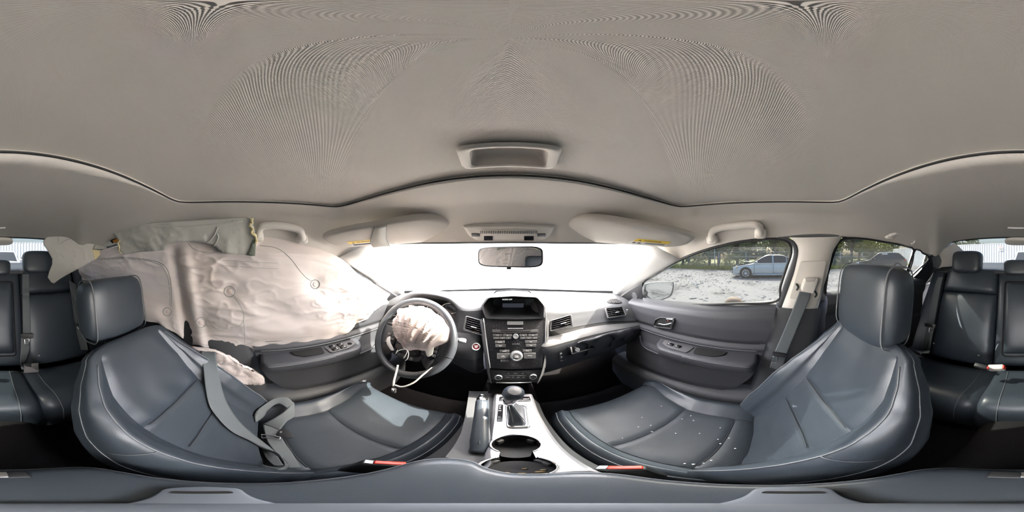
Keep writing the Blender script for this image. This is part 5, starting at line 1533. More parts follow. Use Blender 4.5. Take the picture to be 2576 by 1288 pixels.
for j in range(NV_):
    t = j/(NV_-1)
    row = []
    for i in range(NC):
        q = Tc[i].lerp(Bc[i], t)
        u, v = q.x, q.y
        off = .048-.038*sm(630, 660, u)*(1-sm(.0, .14, t))+.035*t+.022*math.sin(math.pi*t)*sm(480, 640, u)
        # the deep vertical fold and the tethered dimples
        off -= .028*math.exp(-((u-(437+38*t))/13)**2)*sm(0, .15, t)
        off += .016*math.exp(-((u-(462+45*t))/16)**2)*sm(0, .2, t)
        for (cu, cv, cr_) in ((578, 733, 30), (421, 784, 24), (506, 811, 28), (793, 715, 28)):
            off -= .016*math.exp(-(((u-cu)**2+(v-cv)**2)/cr_**2))
        p = hl(u, v, off)
        w1 = noise.noise(V((p.y*5, p.z*9, .3)))*.013
        msk = max(0, noise.noise(V((p.y*3.1, p.z*4.0, 9.4)))+.25)
        rdg = 1-abs(noise.noise(V((p.y*5+p.z*9, p.z*13-p.y*4, 2.1))))*2
        w2 = max(0, rdg)**3*.015*msk
        rdg2 = 1-abs(noise.noise(V((p.y*9-p.z*22, p.z*18+p.y*14, 5.7))))*2
        w3 = max(0, rdg2)**3*.008*msk+noise.noise(V((p.y*16, p.z*30, 1.7)))*.0022
        w3 += .004*math.exp(-((p.z-.012+.01*math.sin(p.y*3))/.006)**2)*sm(520, 600, u)
        edge = min(1, 6*t, 6*(1-t)+.35)
        hemz = .006*math.sin(p.y*60)*max(0, t-.93)/.07
        n_ = V((1, 0, -.3)).normalized()
        row.append(p+n_*((w1+w2+w3)*edge+hemz))
    CG.append(row)
cloth = grid('cloth', CG, M['bag'], curt, thick=.002)
ct = tree_of(CG)
for (cu, cv, rr) in ((578, 733, 14), (421, 784, 10.5), (506, 811, 13), (793, 715, 11.5)):
    tube('tether_ring', [drop(ct, cu+rr*math.cos(a), cv+rr*.96*math.sin(a), .002) for a in [2*math.pi*k/36 for k in range(36)]], .0021, M['thread'], cloth, n=5, closed=True)
    poly('tether_patch', [drop(ct, cu+rr*.5*math.cos(a), cv+rr*.5*math.sin(a), .003) for a in [2*math.pi*k/8 for k in range(8)]], .002, M['bagw'], cloth, n=V((1, 0, 0)), bevel=.001)
def seamline(pts, r=.0014):
    q = cr([V((a, b, 0)) for a, b in pts], len(pts)*9)
    tube('seam', [drop(ct, p.x, p.y, .0016) for p in q], r, M['thread'], cloth, n=5)
seamline([(240, 652), (300, 648), (360, 651), (400, 660), (419, 675), (428, 700), (432, 740), (431, 772)], .0018)
seamline([(240, 655), (300, 651), (358, 654), (396, 663), (414, 678), (423, 702), (427, 740), (427, 768)])
seamline([(578, 733), (592, 750), (605, 770), (613, 792), (611, 808), (600, 820), (570, 825), (540, 824), (519, 817)])
seamline([(612, 800), (615, 830), (616, 860), (617, 880)])
seamline([(653, 618), (690, 623), (715, 636), (735, 655), (752, 678), (770, 698), (785, 708)], .0017)
seamline([(470, 853), (520, 868), (570, 871), (619, 866), (650, 856), (720, 851), (800, 845)])
seamline([(471, 608), (485, 624), (505, 633), (530, 636), (552, 632)])
seamline([(232, 656), (228, 668), (238, 688), (238, 705), (225, 722), (205, 728)], .0018)
for v0 in (666, 652):
    seamline([(v0*0+560, v0+2), (650, v0+8), (700, v0+10)], .0008)
M['teal'] = mat('teal_print', (.35, .55, .55), .7)
for k in range(3):
    for j in range(2):
        poly('printed_mark', [drop(ct, 788+k*5.5+dx, 649+j*5+dy, .0015) for dx, dy in ((0, 0), (4.4, .4), (4.4, 4.2), (0, 3.8))], .0006, M['teal'], cloth, n=V((1, 0, -.3)))

def sheet(name, outline, m, parent, th=.006, amp=.006, freq=14, cuts=3, label=None, n=None, kind=None):
    bm = bmesh.new()
    f_ = bm.faces.new([bm.verts.new(p) for p in outline])
    bmesh.ops.triangulate(bm, faces=[f_])
    for _ in range(cuts):
        lng = [e for e in bm.edges if e.calc_length() > .016]
        if not lng: break
        bmesh.ops.subdivide_edges(bm, edges=lng, cuts=1, use_grid_fill=False)
        bmesh.ops.triangulate(bm, faces=bm.faces[:])
    for v in bm.verts:
        p = v.co.copy()
        v.co = p+n*(noise.noise(p*freq)*amp+max(0, 1-abs(noise.noise(p*freq*1.7+V((3, 1, 2))))*2.5)**2*amp*.6)
    o = from_bm(name, bm, m, parent, smooth=True, label=label)
    s = o.modifiers.new('thickness', 'SOLIDIFY'); s.thickness = th; s.offset = 0
    return o
nL = V((1, 0, -.3)).normalized()
flapA = [(269, 577), (290, 570), (314, 565), (400, 559), (500, 554), (580, 549), (622, 547), (632, 552), (630, 565), (634, 578), (632, 590), (645, 602), (642, 622), (641, 644), (600, 640), (558, 636), (546, 628), (538, 619), (528, 614), (518, 610), (490, 608), (463, 608), (440, 610), (428, 613), (420, 620), (416, 628), (406, 629), (360, 633), (312, 640), (304, 634), (299, 626), (302, 605), (288, 590)]
fa = sheet('torn_lining', [hl(u, v, .088+.0006*max(0, 560-u)*.0) for u, v in flapA], M['beige_fab'], ceiling, amp=.007, cuts=6, n=nL, label='torn grey-green headliner flap sagging over the airbag')
# wrinkle lines across the flap where the knit is crushed
def hlp(u, v, o=.097): return hl(u, v, o)
for pts in (((548, 571), (540, 590), (530, 603), (520, 610)), ((538, 618), (545, 608), (549, 596), (546, 588)), ((316, 565), (420, 570), (520, 566), (610, 556))):
    tube('crease', arc([hlp(*q, .094) for q in pts], 20), .0022, M['beige_fab'], fa, n=6)
foamE = [(632, 550), (634, 560), (629, 566), (635, 576), (631, 586), (641, 590), (646, 600), (644, 612)]
tube('foam_edge', [hl(u+random.uniform(-2, 2), v, .098)+V((random.uniform(-.003, .003), 0, 0)) for u, v in [(p.x, p.y) for p in cr([V((a, b, 0)) for a, b in foamE], 26)]], [.003+.003*random.random() for _ in range(26)], M['foam'], fa, n=6)
tube('foam_edge', [hl(u, v, .098) for u, v in [(p.x, p.y) for p in cr([V((a, b, 0)) for a, b in ((302, 604), (297, 612), (300, 622), (299, 630), (306, 638))], 14)]], [.002+.002*random.random() for _ in range(14)], M['foam'], fa, n=6)
sheet('torn_lining', [hl(u, v, .092) for u, v in ((645, 602), (642, 644), (622, 641), (630, 622), (636, 604))], mat('torn_green_backing', (.22, .25, .20), .9), ceiling, amp=.006, cuts=3, n=nL, label='dark green torn backing at the flap end')
# orange plastic inside the tear, and a black sheet painted as its shade
poly('inflator_cover', [hl(u, v, .05) for u, v in ((285, 604), (304, 597), (304, 604), (288, 611))], .006, mat('orange_plastic', (.75, .30, .04), .5), ceiling, n=nL, label='orange plastic showing through the tear')
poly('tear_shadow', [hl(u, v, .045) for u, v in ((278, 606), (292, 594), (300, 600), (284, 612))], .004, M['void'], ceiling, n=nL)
# popped C-pillar panel
PA, PB_, PC_ = hx(235, 600, -.56), hy(109, 606, -1.06), hy(133, 713, -1.00)
cpn = (PB_-PA).cross(PC_-PA).normalized()
if cpn.dot(PA) > 0: cpn = -cpn
def hcp(u, v, o=0): return hp(u, v, cpn, cpn.dot(PA)+o)
flapC = [(109, 607), (118, 597), (129, 591), (146, 589), (163, 589), (180, 594), (194, 597), (212, 593), (230, 596), (236, 604), (241, 613), (236, 620), (233, 627), (236, 640), (239, 653), (205, 672), (169, 691), (150, 702), (136, 713), (130, 711), (120, 698), (125, 680), (132, 664), (132, 652), (121, 632), (110, 616)]
fc = sheet('popped_pillar_panel', [hcp(u, v) for u, v in flapC], mat('pillar_panel_knit', (.54, .53, .49), .9, bump=('noise', 500, .2, .0006)), ceiling, amp=.004, freq=7, cuts=5, n=cpn, label='sprung grey-beige C-pillar panel hanging over the rear headrest')
tube('foam_edge', [hcp(u, v, .003) for u, v in [(p.x, p.y) for p in cr([V((a, b, 0)) for a, b in ((233, 627), (236, 636), (238, 645), (240, 653))], 12)]], .004, M['foam'], fc, n=6)
poly('foam_wedge', [hcp(u, v, .002) for u, v in ((234, 628), (255, 630), (252, 640), (241, 653))], .004, M['foam'], fc, n=cpn)
sheet('torn_lining', [hcp(u, v, -.004) for u, v in ((241, 612), (258, 603), (276, 598), (284, 600), (270, 616), (268, 627), (250, 628), (234, 627))], M['beige_fab'], ceiling, amp=.008, freq=20, cuts=4, n=cpn, label='crumpled torn lining scrap beside the rear grab handle')
for pts in (((112, 604), (128, 592), (160, 592), (185, 600), (200, 599), (228, 597)), ((150, 614), (170, 603), (196, 599)), ((146, 594), (146, 612)), ((150, 637), (160, 648))):
    tube('crease', arc([hcp(*q, .004) for q in pts], 16), .0012, M['thread'], fc, n=5)

# seat airbag torn out of the driver seat side
sab = [(482, 872), (481, 892), (483, 911), (497, 922), (513, 933), (534, 942), (555, 950), (575, 953), (600, 961), (630, 965), (656, 968), (664, 962), (665, 951), (658, 943), (640, 932), (612, 918), (586, 903), (570, 892), (555, 884), (541, 880), (510, 874)]
o = sheet('seat_airbag', [hx(u, v, -.622) for u, v in sab], M['bagw'], None, th=.014, amp=.010, freq=22, cuts=5, n=V((1, 0, 0)))
tag(o, 'limp white side airbag hanging from the driver seat bolster', 'airbag')

# ================================================================ belts and buckles
seat_t = tree_of(Pd, [r+[r[0]] for r in Qd])
seat_tp = tree_of(Pp, [r+[r[0]] for r in Qp])
db = thing('seat_belt', 'slack grey driver seat belt looped across the driver seat', 'seat belt', (-.6, -.15, -.5))
Le = [(508, 860), (506, 876), (512, 932), (518, 985), (527, 1021), (544, 1047), (583, 1086), (628, 1108), (652, 1124)]
Re = [(545, 866), (542, 880), (549, 932), (562, 991), (577, 1024), (600, 1058), (633, 1089), (672, 1120), (700, 1145)]
def beltpt(u, v, k):
    d = ray(u, v)
    s_ = seat_t.ray_cast(V((0, 0, 0)), d)[3]
    t_ = (-.60)/d.x
    s_ = t_ if s_ is None else min(s_, t_)
    return d*(s_-.016)
Lw = [beltpt(*q, k) for k, q in enumerate(Le)]; Rw = [beltpt(*q, k) for k, q in enumerate(Re)]
Lw[0] = hx(508, 868, -.695); Rw[0] = hx(545, 870, -.695); Lw[1] = hx(506, 886, -.598); Rw[1] = hx(543, 890, -.596)
Lw.insert(0, V((-.715, -.205, -.24))); Rw.insert(0, V((-.715, -.155, -.24)))
strip('webbing', Lw, Rw, 70, .0016, M['belt'], db)
# the loop lying on the cushion and the doubled part up to the tongue
loopL = [drop(seat_t, *q, g) for q, g in (((652, 1124), .016), ((700, 1140), .045), ((722, 1165), .03), ((705, 1178), .006), ((670, 1176), .005))]
loopR = [drop(seat_t, *q, g) for q, g in (((700, 1145), .016), ((716, 1152), .045), ((726, 1172), .03), ((700, 1183), .004), ((655, 1166), .004))]
strip('webbing', loopL, loopR, 40, .0016, M['belt'], db)
inL = [drop(seat_t, *q, g) for q, g in (((660, 1130), .006), ((668, 1150), .006), ((690, 1172), .006))]
strip('webbing', inL, [drop(seat_t, *q, g) for q, g in (((690, 1128), .006), ((700, 1150), .006), ((715, 1172), .006))], 16, .0016, M['belt'], db)
lapL = [drop(seat_t, *q, g) for q, g in (((758, 1176), .006), ((735, 1140), .008), ((712, 1105), .02), ((704, 1080), .03))]
lapR = [drop(seat_t, *q, g) for q, g in (((728, 1178), .006), ((700, 1145), .008), ((672, 1108), .02), ((662, 1068), .03))]
strip('webbing', lapL, lapR, 30, .0016, M['belt'], db)
f1L = [drop(seat_t, *q, g) for q, g in (((704, 1082), .03), ((722, 1060), .05), ((741, 1045), .05), ((740, 1015), .045))]
f1R = [drop(seat_t, *q, g) for q, g in (((662, 1066), .03), ((690, 1052), .05), ((722, 1030), .05), ((738, 1010), .045))]
strip('webbing', f1L, f1R, 24, .0016, M['belt'], db)
f2L = [drop(seat_t, *q, g) for q, g in (((741, 1016), .046), ((722, 1000), .03), ((690, 1003), .02), ((655, 1025), .012), ((640, 1040), .006))]
f2R = [drop(seat_t, *q, g) for q, g in (((722, 1026), .046), ((700, 1015), .035), ((676, 1030), .02), ((660, 1052), .012), ((642, 1062), .006))]
strip('webbing', f2L, f2R, 30, .0016, M['belt'], db)
tg = [drop(seat_t, *q, .024) for q in ((706, 1078), (730, 1085), (739, 1100), (728, 1104), (700, 1098))]
tp = poly('tongue_cover', round_poly(tg, .008), .008, M['black'], db, bevel=.003)
mp_ = [drop(seat_t, *q, .03) for q in ((658, 1093), (684, 1094), (706, 1100), (704, 1106), (680, 1101), (660, 1102))]
tube('tongue_plate', mp_, .003, M['chrome'], tp, n=7, closed=True)
poly('belt_button', [drop(seat_t, 706+4*math.cos(a), 1087+3*math.sin(a), .034) for a in [k*math.pi/4 for k in range(8)]], .003, M['dashmid'], tp, bevel=.001)
# passenger belt
pb = thing('seat_belt', 'grey passenger seat belt hanging from the B-pillar guide', 'seat belt', (.62, -.15, -.3))
Lb = [hr(2011, 733, .060), hr(2004, 752, .055), hx(1985, 800, .650), hx(1964, 850, .645), hx(1947, 890, .645), hx(1936, 925, .655)]
Rb = [hr(2039, 737, .060), hr(2034, 757, .055), hx(2016, 800, .650), hx(1996, 850, .645), hx(1980, 890, .645), hx(1966, 935, .655)]
strip('webbing', Lb, Rb, 40, .0016, M['belt'], pb)
tgp = poly('tongue_cover', round_poly([hx(u, v, .638) for u, v in ((1944, 884), (1982, 890), (1980, 899), (1942, 893))], .005), .008, M['black'], pb, n=V((-1, 0, 0)), bevel=.002)
tube('tongue_plate', round_poly([hx(u, v, .635) for u, v in ((1945, 896), (1957, 898), (1953, 913), (1940, 910))], .004), .0026, M['chrome'], tgp, n=7, closed=True)
# rear belts
bench_trees = BVHTree.FromPolygons(*(lambda vs_, fs_: (vs_, fs_))(*(lambda objs: (
    [W[o_.name]+v.co for o_ in objs for v in o_.data.vertices],
    [tuple(i+b for i in p.vertices) for o_, b in zip(objs, [sum(len(x.data.vertices) for x in objs[:k]) for k in range(len(objs))]) for p in o_.data.polygons]))([c for c in bench.children if c.type == 'MESH' and not c.name.startswith(('headrest', 'seat_riser'))])))
def rear_belt(label, Lq_, Rq_, tq, mq, lowL, lowR):
    t = thing('seat_belt', label, 'seat belt', drop(bench_trees, *Lq_[0], .01))
    dn = lambda pts, g: [drop(bench_trees, p_.x, p_.y, g) for p_ in cr([V((*q, 0)) for q in pts], 14)]
    strip('webbing', dn(Lq_, .016), dn(Rq_, .016), 30, .0016, M['belt'], t)
    strip('webbing', dn(lowL, .013), dn(lowR, .013), 24, .0016, M['belt'], t)
    tt = poly('tongue_cover', round_poly([drop(bench_trees, *q, .022) for q in tq], .008), .01, M['black'], t, bevel=.003, n=V((0, 1, .4)))
    tube('tongue_plate', round_poly([drop(bench_trees, *q, .024) for q in mq], .003), .003, M['chrome'], tt, n=7, closed=True)
rear_belt('rear centre seat belt hanging on the left rear backrest', [(56, 690), (56, 745), (57, 800), (57, 842)], [(73, 690), (74, 745), (76, 800), (77, 842)], ((52, 839), (84, 839), (83, 851), (53, 851)), ((62, 853), (74, 853), (72, 868), (63, 868)),
          [(53, 850), (52, 885), (51, 910), (54, 930)], [(75, 850), (74, 880), (66, 905), (60, 930)])
rear_belt('left rear outboard seat belt partly behind the driver headrest', [(173, 704), (180, 750), (186, 800), (189, 814)], [(191, 716), (199, 760), (206, 800), (208, 814)], ((187, 811), (212, 811), (212, 820), (188, 820)), ((196, 821), (207, 820), (208, 833), (199, 834)),
          [(190, 818), (196, 850), (204, 880)], [(210, 818), (216, 850), (222, 880)])
rear_belt('right rear outboard seat belt on the lit rear backrest', [(2360, 697), (2351, 720), (2340, 770), (2331, 815)], [(2373, 697), (2367, 720), (2358, 770), (2350, 819)], ((2328, 812), (2355, 817), (2353, 826), (2328, 821)), ((2338, 824), (2349, 826), (2347, 837), (2337, 835)),
          [(2330, 820), (2322, 855), (2316, 888)], [(2350, 824), (2344, 858), (2338, 890)])
# buckles
def buckle(label, c, axis, right, w=.026, d=.016, L_=.085, red_at=True, body=None, grp=None):
    c = V(c); ax = V(axis).normalized(); r = V(right); r = (r-ax*r.dot(ax)).normalized(); b = ax.cross(r)
    t = thing('belt_buckle', label, 'belt buckle', c-ax*L_)
    R3 = Matrix((r, b, ax)).transposed()
    box('housing', c-ax*L_/2, (w*1.25, d*1.35, L_), body or M['black'], t, bevel=.005, rot=R3)
    rb_ = box('release_button', c+ax*.0015+r*w*.12, (w*.85, d*.8, .008), M['red'], t, bevel=.0015, rot=R3)
    box('slot_plate', c+ax*.001-r*w*.45, (w*.25, d*.9, .005), M['silver'], t, bevel=.001, rot=R3)
    return t
buckle('red-buttoned belt buckle beside the driver seat cushion', hz(968, 1165, -.605), V((.1, .35, 1)), V((.75, .66, 0)), w=.045, d=.016)
buckle('red-buttoned belt buckle beside the passenger seat cushion', hz(1562, 1177, -.625), V((-.05, .3, 1)), V((.66, -.70, 0)), w=.045, d=.016)
buckle('pale rear belt buckle with red end right of the centre cushion', drop(bench_trees, 2526, 925, .02), V((-.9, .2, .3)), V((0, .4, .9)), w=.026, d=.022, L_=.075, body=M['beige_d'])
buckle('black rear belt buckle lying right of the pale one', drop(bench_trees, 2484, 926, .012), V((-.9, .1, -.1)), V((0, .5, .85)), w=.024, d=.018, L_=.06)
t = thing('belt_buckle', 'pale grey rear belt buckle lying at the left cushion edge', 'belt buckle', drop(bench_trees, 78, 938, .01))
pq = [drop(bench_trees, *q, .018) for q in ((60, 919), (95, 916), (96, 936), (60, 938))]
poly('housing', round_poly(pq, .004), .022, M['beige_d'], t, bevel=.004, n=V((0, .5, .85)))
poly('release_button', round_poly([p.lerp(pq[0], .55)+V((0, .011, .019)) for p in pq], .002), .002, M['dashmid'], t, n=V((0, .5, .85)))

# ================================================================ glass crumbs on the passenger cushion
M['crumbglass'] = mat('white_glass_crumb', (.85, .87, .87), .2)
spots = [(1640, 1086, 4), (1745, 1058, 4), (1738, 1046, 3), (1606, 1074, 3), (1637, 1070, 2.5), (1813, 1116, 4), (1806, 1105, 3), (1834, 1102, 3), (1716, 1054, 3), (1615, 1050, 2), (1664, 1022, 2.5), (1770, 1165, 3), (1745, 1168, 4), (1722, 1166, 3), (1790, 1158, 3), (1812, 1076, 3), (1700, 1090, 2.5), (1760, 1090, 2.5), (1566, 1102, 2), (1850, 1128, 3)]
where = ['by the first cross seam', 'near the outboard seam, larger', 'near the outboard seam, smaller', 'on the front panel', 'on the front panel near its rear seam', 'by the second cross seam, largest', 'by the second cross seam, smaller', 'just behind the second cross seam', 'at the corner of the outboard seam', 'in the middle of the front panel', 'towards the front edge', 'on the inboard seam, rearmost', 'on the inboard seam, largest', 'on the inboard seam, foremost', 'near the backrest', 'close to the outboard bolster', 'in the middle of the centre panel', 'at the centre panel rear half', 'at the front inboard seam', 'on the rear panel']
for k, (u, v, s_) in enumerate(spots):
    p = drop(seat_tp, u, v, .002)
    bm = bmesh.new(); bmesh.ops.create_icosphere(bm, subdivisions=1, radius=s_*.00075)
    for vv in bm.verts: vv.co = V((vv.co.x*random.uniform(.7, 1.5), vv.co.y*random.uniform(.7, 1.5), vv.co.z*.7))+p
    o = from_bm('glass_crumb', bm, M['crumbglass'], None)
    tag(o, 'white glass crumb on the passenger cushion '+where[k], 'glass crumb', 'glass crumbs on the passenger seat')
# scuff print on the rear cushion panel
# paper scrap on the dark rear floor
o = sheet('paper_scrap', [hz(u, v, -.97) for u, v in ((8, 1122), (20, 1120), (34, 1122), (33, 1126), (18, 1125))], M['paper'], None, th=.001, amp=.004, cuts=2, n=V((0, 0, 1)))
tag(o, 'small pale scrap on the dark rear floor', 'paper scrap')

# ================================================================ passenger-side exterior mirror
em = thing('door_mirror', 'silver exterior mirror outside the passenger window', 'side mirror', (.95, .75, -.3))
mcx = ray(1657, 733)*1.17
en = V((-.40, -.915, .0)).normalized()
er = V((0, 0, 1)).cross(en).normalized(); er = er if er.dot(ray(1700, 733)-ray(1600, 733)) > 0 else -er
eu = V((0, 0, 1))
def emq(u, v, o_=0): return hp(u, v, en, en.dot(mcx)+o_)
gl_o = arc([emq(*q) for q in ((1624, 722), (1632, 714), (1660, 710), (1686, 710), (1692, 714), (1691, 727), (1686, 742), (1672, 750), (1654, 755), (1640, 752), (1628, 742))], 60, True)
gcn = sum(gl_o, V((0, 0, 0)))/len(gl_o)
grid('housing', [[gcn-en*.10 for p in gl_o], [gcn.lerp(p, .55)-en*.09 for p in gl_o], [gcn.lerp(p, .95)-en*.05 for p in gl_o], [gcn.lerp(p, 1.06)-en*.01 for p in gl_o], [gcn.lerp(p, 1.06)+en*.008 for p in gl_o], [gcn.lerp(p, 1.0)+en*.006 for p in gl_o]], M['paint'], em, closed=True)
mesh('mirror_glass', [p+en*.003 for p in gl_o], [list(range(60))], M['mirror'], em, smooth=False)
tube('foot', [gcn.lerp(emq(1624, 735), .8)-en*.04, V((.74, .70, -.27))], .022, M['black'], em, n=12)
# ================================================================ outside: lot, fences, cars, trees, a crouching person
M['gravel'] = mat('pale_gravel', (.42, .42, .42), .95, bump=('noise', 9, .9, .04), spec=.2)
nt = M['gravel'].node_tree
tc = nt.nodes.new('ShaderNodeTexCoord')
n1 = nt.nodes.new('ShaderNodeTexNoise'); n1.inputs['Scale'].default_value = 6; n1.inputs['Detail'].default_value = 8; n1.inputs['Roughness'].default_value = .75
n2 = nt.nodes.new('ShaderNodeTexNoise'); n2.inputs['Scale'].default_value = .7; n2.inputs['Detail'].default_value = 3
nt.links.new(tc.outputs['Object'], n1.inputs['Vector']); nt.links.new(tc.outputs['Object'], n2.inputs['Vector'])
ad = nt.nodes.new('ShaderNodeMath'); ad.operation = 'ADD'; nt.links.new(n1.outputs[0], ad.inputs[0]); nt.links.new(n2.outputs[0], ad.inputs[1])
rp = nt.nodes.new('ShaderNodeValToRGB')
rp.color_ramp.elements[0].position = .78; rp.color_ramp.elements[0].color = (.065, .065, .065, 1)
rp.color_ramp.elements[1].position = .98; rp.color_ramp.elements[1].color = (.205, .205, .21, 1)
hv_ = nt.nodes.new('ShaderNodeMath'); hv_.operation = 'MULTIPLY'; hv_.inputs[1].default_value = 1.0
nt.links.new(ad.outputs[0], rp.inputs[0]); nt.links.new(rp.outputs[0], nt.nodes['Principled BSDF'].inputs['Base Color'])
GZ = -GH
ground = grid('ground', [[V((x, y, GZ)) for x in (-60, -20, -6, 0, 6, 15.6)] for y in (-60, -20, -6, 0, 6, 20, 60)], M['gravel'])
tag(ground, 'pale stony gravel lot around the car', 'ground', kind='structure')
M['soil'] = mat('grassy_soil', (.16, .17, .06), .95, bump=('noise', 4, .8, .05), var=(.8, .35))
verge = grid('ground_verge', [[V((x, y, GZ+(.02 if x > 15.7 else -.02))) for x in (15.4, 16.5, 20, 30, 60)] for y in (-60, -20, 0, 20, 60)], M['soil'])
tag(verge, 'grassy verge behind the wire fence', 'ground', kind='structure')
# scattered stones: uncountable
def scatter_stones():
    vs_, fs_ = [], []
    base_ = [(1, 0, 0), (-1, 0, 0), (0, 1, 0), (0, -1, 0), (0, 0, 1), (0, 0, -1)]
    tri = [(0, 2, 4), (2, 1, 4), (1, 3, 4), (3, 0, 4), (2, 0, 5), (1, 2, 5), (3, 1, 5), (0, 3, 5)]
    R_ = random.Random(3)
    for k in range(3800):
        x = R_.uniform(2.0, 15.3); y = R_.uniform(-22, 12)
        s = R_.uniform(.015, .06)*(1+(R_.random() < .08)*1.2)
        b = len(vs_)
        for p in base_: vs_.append(V((x+p[0]*s*R_.uniform(.7, 1.4), y+p[1]*s*R_.uniform(.7, 1.4), GZ+.2*s+p[2]*s*R_.uniform(.4, .8))))
        fs_ += [tuple(b+i for i in t) for t in tri]
    return vs_, fs_
o = mesh('loose_stones', *scatter_stones(), mat('grey_stone', (.30, .30, .30), .95, var=(3, .5)), smooth=False)
tag(o, 'loose stones scattered over the gravel lot', 'stones', kind='stuff')
def grass():
    vs_, fs_ = [], []
    R_ = random.Random(5)
    for k in range(9000):
        x = 15.5+abs(R_.gauss(0, 1.3)); y = R_.uniform(-20, 12)
        h = R_.uniform(.12, .5)*(1+.5*noise.noise(V((y*.5, x, 0)))); a = R_.uniform(0, 6.3); w = R_.uniform(.02, .06)
        d = V((math.cos(a), math.sin(a), 0)); lean = V((R_.uniform(-.15, .15), R_.uniform(-.15, .15), 0))
        p = V((x, y, GZ)); b = len(vs_)
        vs_ += [p-d*w, p+d*w, p+lean+V((0, 0, h))]; fs_.append((b, b+1, b+2))
    return vs_, fs_
M['grass'] = mat('dry_green_grass', (.30, .31, .08), .8, var=(.9, .4))
tag(mesh('grass', *grass(), M['grass'], smooth=False), 'tall yellow-green grass along the wire fence', 'grass', kind='stuff')

# ---- chain-link fence
M['galv'] = mat('galvanised_steel', (.5, .52, .53), .45, .6)
FX = 16.4
cf = thing('wire_fence', 'galvanised chain-link fence with posts behind the gravel lot', 'fence', (FX, -3, GZ))
y = 9.0
posts_y = [8.2, 5.2, 4.75, 1.9, -.9, -3.8, -6.8, -7.35, -8.2, -11.2, -14.2, -16.6]
for k, y in enumerate(posts_y):
    tall = y in (5.2, -7.35)
    tube('post', [V((FX, y, GZ)), V((FX, y, GZ+(2.3 if tall else 1.85)))], .04 if tall else .03, M['galv'], cf, n=8)
for z in (1.3, 1.8): tube('rail', [V((FX, 10, GZ+z)), V((FX, -17, GZ+z))], .02, M['galv'], cf, n=6)
for z in (1.95, 2.05, 2.15, 2.25): tube('strand', [V((FX, 10, GZ+z)), V((FX, -17, GZ+z))], .006, M['galv'], cf, n=4)
mw = bpy.data.materials.new('chain_link'); mw.use_nodes = True
nt = mw.node_tree; b = nt.nodes['Principled BSDF']; b.inputs['Base Color'].default_value = (.5, .52, .53, 1); b.inputs['Metallic'].default_value = .5; b.inputs['Roughness'].default_value = .5
tc = nt.nodes.new('ShaderNodeTexCoord'); mpn = nt.nodes.new('ShaderNodeMapping'); mpn.inputs['Rotation'].default_value = (math.radians(45), 0, 0); mpn.inputs['Scale'].default_value = (1, 90, 90)
nt.links.new(tc.outputs['Object'], mpn.inputs['Vector'])
sp = nt.nodes.new('ShaderNodeSeparateXYZ'); nt.links.new(mpn.outputs[0], sp.inputs[0])
os_ = []
for a in (1, 2):
    s = nt.nodes.new('ShaderNodeMath'); s.operation = 'SINE'; nt.links.new(sp.outputs[a], s.inputs[0]); g = nt.nodes.new('ShaderNodeMath'); g.operation = 'GREATER_THAN'; g.inputs[1].default_value = .96; nt.links.new(s.outputs[0], g.inputs[0]); os_.append(g)
mxx = nt.nodes.new('ShaderNodeMath'); mxx.operation = 'MAXIMUM'; nt.links.new(os_[0].outputs[0], mxx.inputs[0]); nt.links.new(os_[1].outputs[0], mxx.inputs[1])
nt.links.new(mxx.outputs[0], b.inputs['Alpha'])
mesh('mesh_fabric', [V((FX-.03, 10, GZ)), V((FX-.03, -17, GZ)), V((FX-.03, -17, GZ+1.8)), V((FX-.03, 10, GZ+1.8))], [(0, 1, 2, 3)], mw, cf, smooth=False)

# ---- white corrugated fence
M['whitemetal'] = mat('white_sheet_metal', (.62, .65, .69), .5)
wf = thing('metal_fence', 'white corrugated sheet-metal fence behind the parked cars', 'fence', (5, -16, GZ))
A0, A1 = V((20.0, -20.0, GZ)), V((-12, -11.4, GZ))
dF = (A1-A0); LF = dF.length; dF.normalize(); nF = V((-dF.y, dF.x, 0)); nF = nF if nF.y > 0 else -nF
ns = 33
for k in range(ns):
    s0 = LF*k/ns; w_ = LF/ns
    prof_ = []
    for r in range(4):
        for f_, dpt in ((0, 0), (.62, 0), (.70, .035), (.92, .035)):
            prof_.append((s0+(r+f_)*w_/4, dpt))
    prof_.append((s0+w_, 0))
    P = [[A0+dF*s+nF*d+V((0, 0, z)) for s, d in prof_] for z in (0, 2.55)]
    grid('sheet', P, M['whitemetal'], wf, smooth=False)
tube('top_rail', [A0+V((0, 0, 2.55)), A1+V((0, 0, 2.55))], .03, M['whitemetal'], wf, n=6)
sg = thing('fence_sign', 'small white sign with red lettering on the white fence', 'sign', A0+dF*15)
def onF(u, v):
    return hp(u, v, nF, nF.dot(A0)+.06)
sq = [onF(*q) for q in ((2512, 621), (2523.5, 621), (2523.5, 631), (2512, 631))]
sgb = poly('board', sq, .01, M['white'], sg, n=nF)
text('lettering', 'NOTICE', (sq[0]+sq[1])/2*.82+(sq[2]+sq[3])/2*.18+nF*.02, sq[1]-sq[0], V((0, 0, 1)), .13, M['red'], sgb)
for k in range(3):
    a = sq[0].lerp(sq[3], .42+.18*k).lerp(sq[1].lerp(sq[2], .42+.18*k), .12)+nF*.015; b_ = sq[0].lerp(sq[3], .42+.18*k).lerp(sq[1].lerp(sq[2], .42+.18*k), .88)+nF*.015
    tube('text_line', [a, b_], .012, M['stitch'], sgb, n=4)

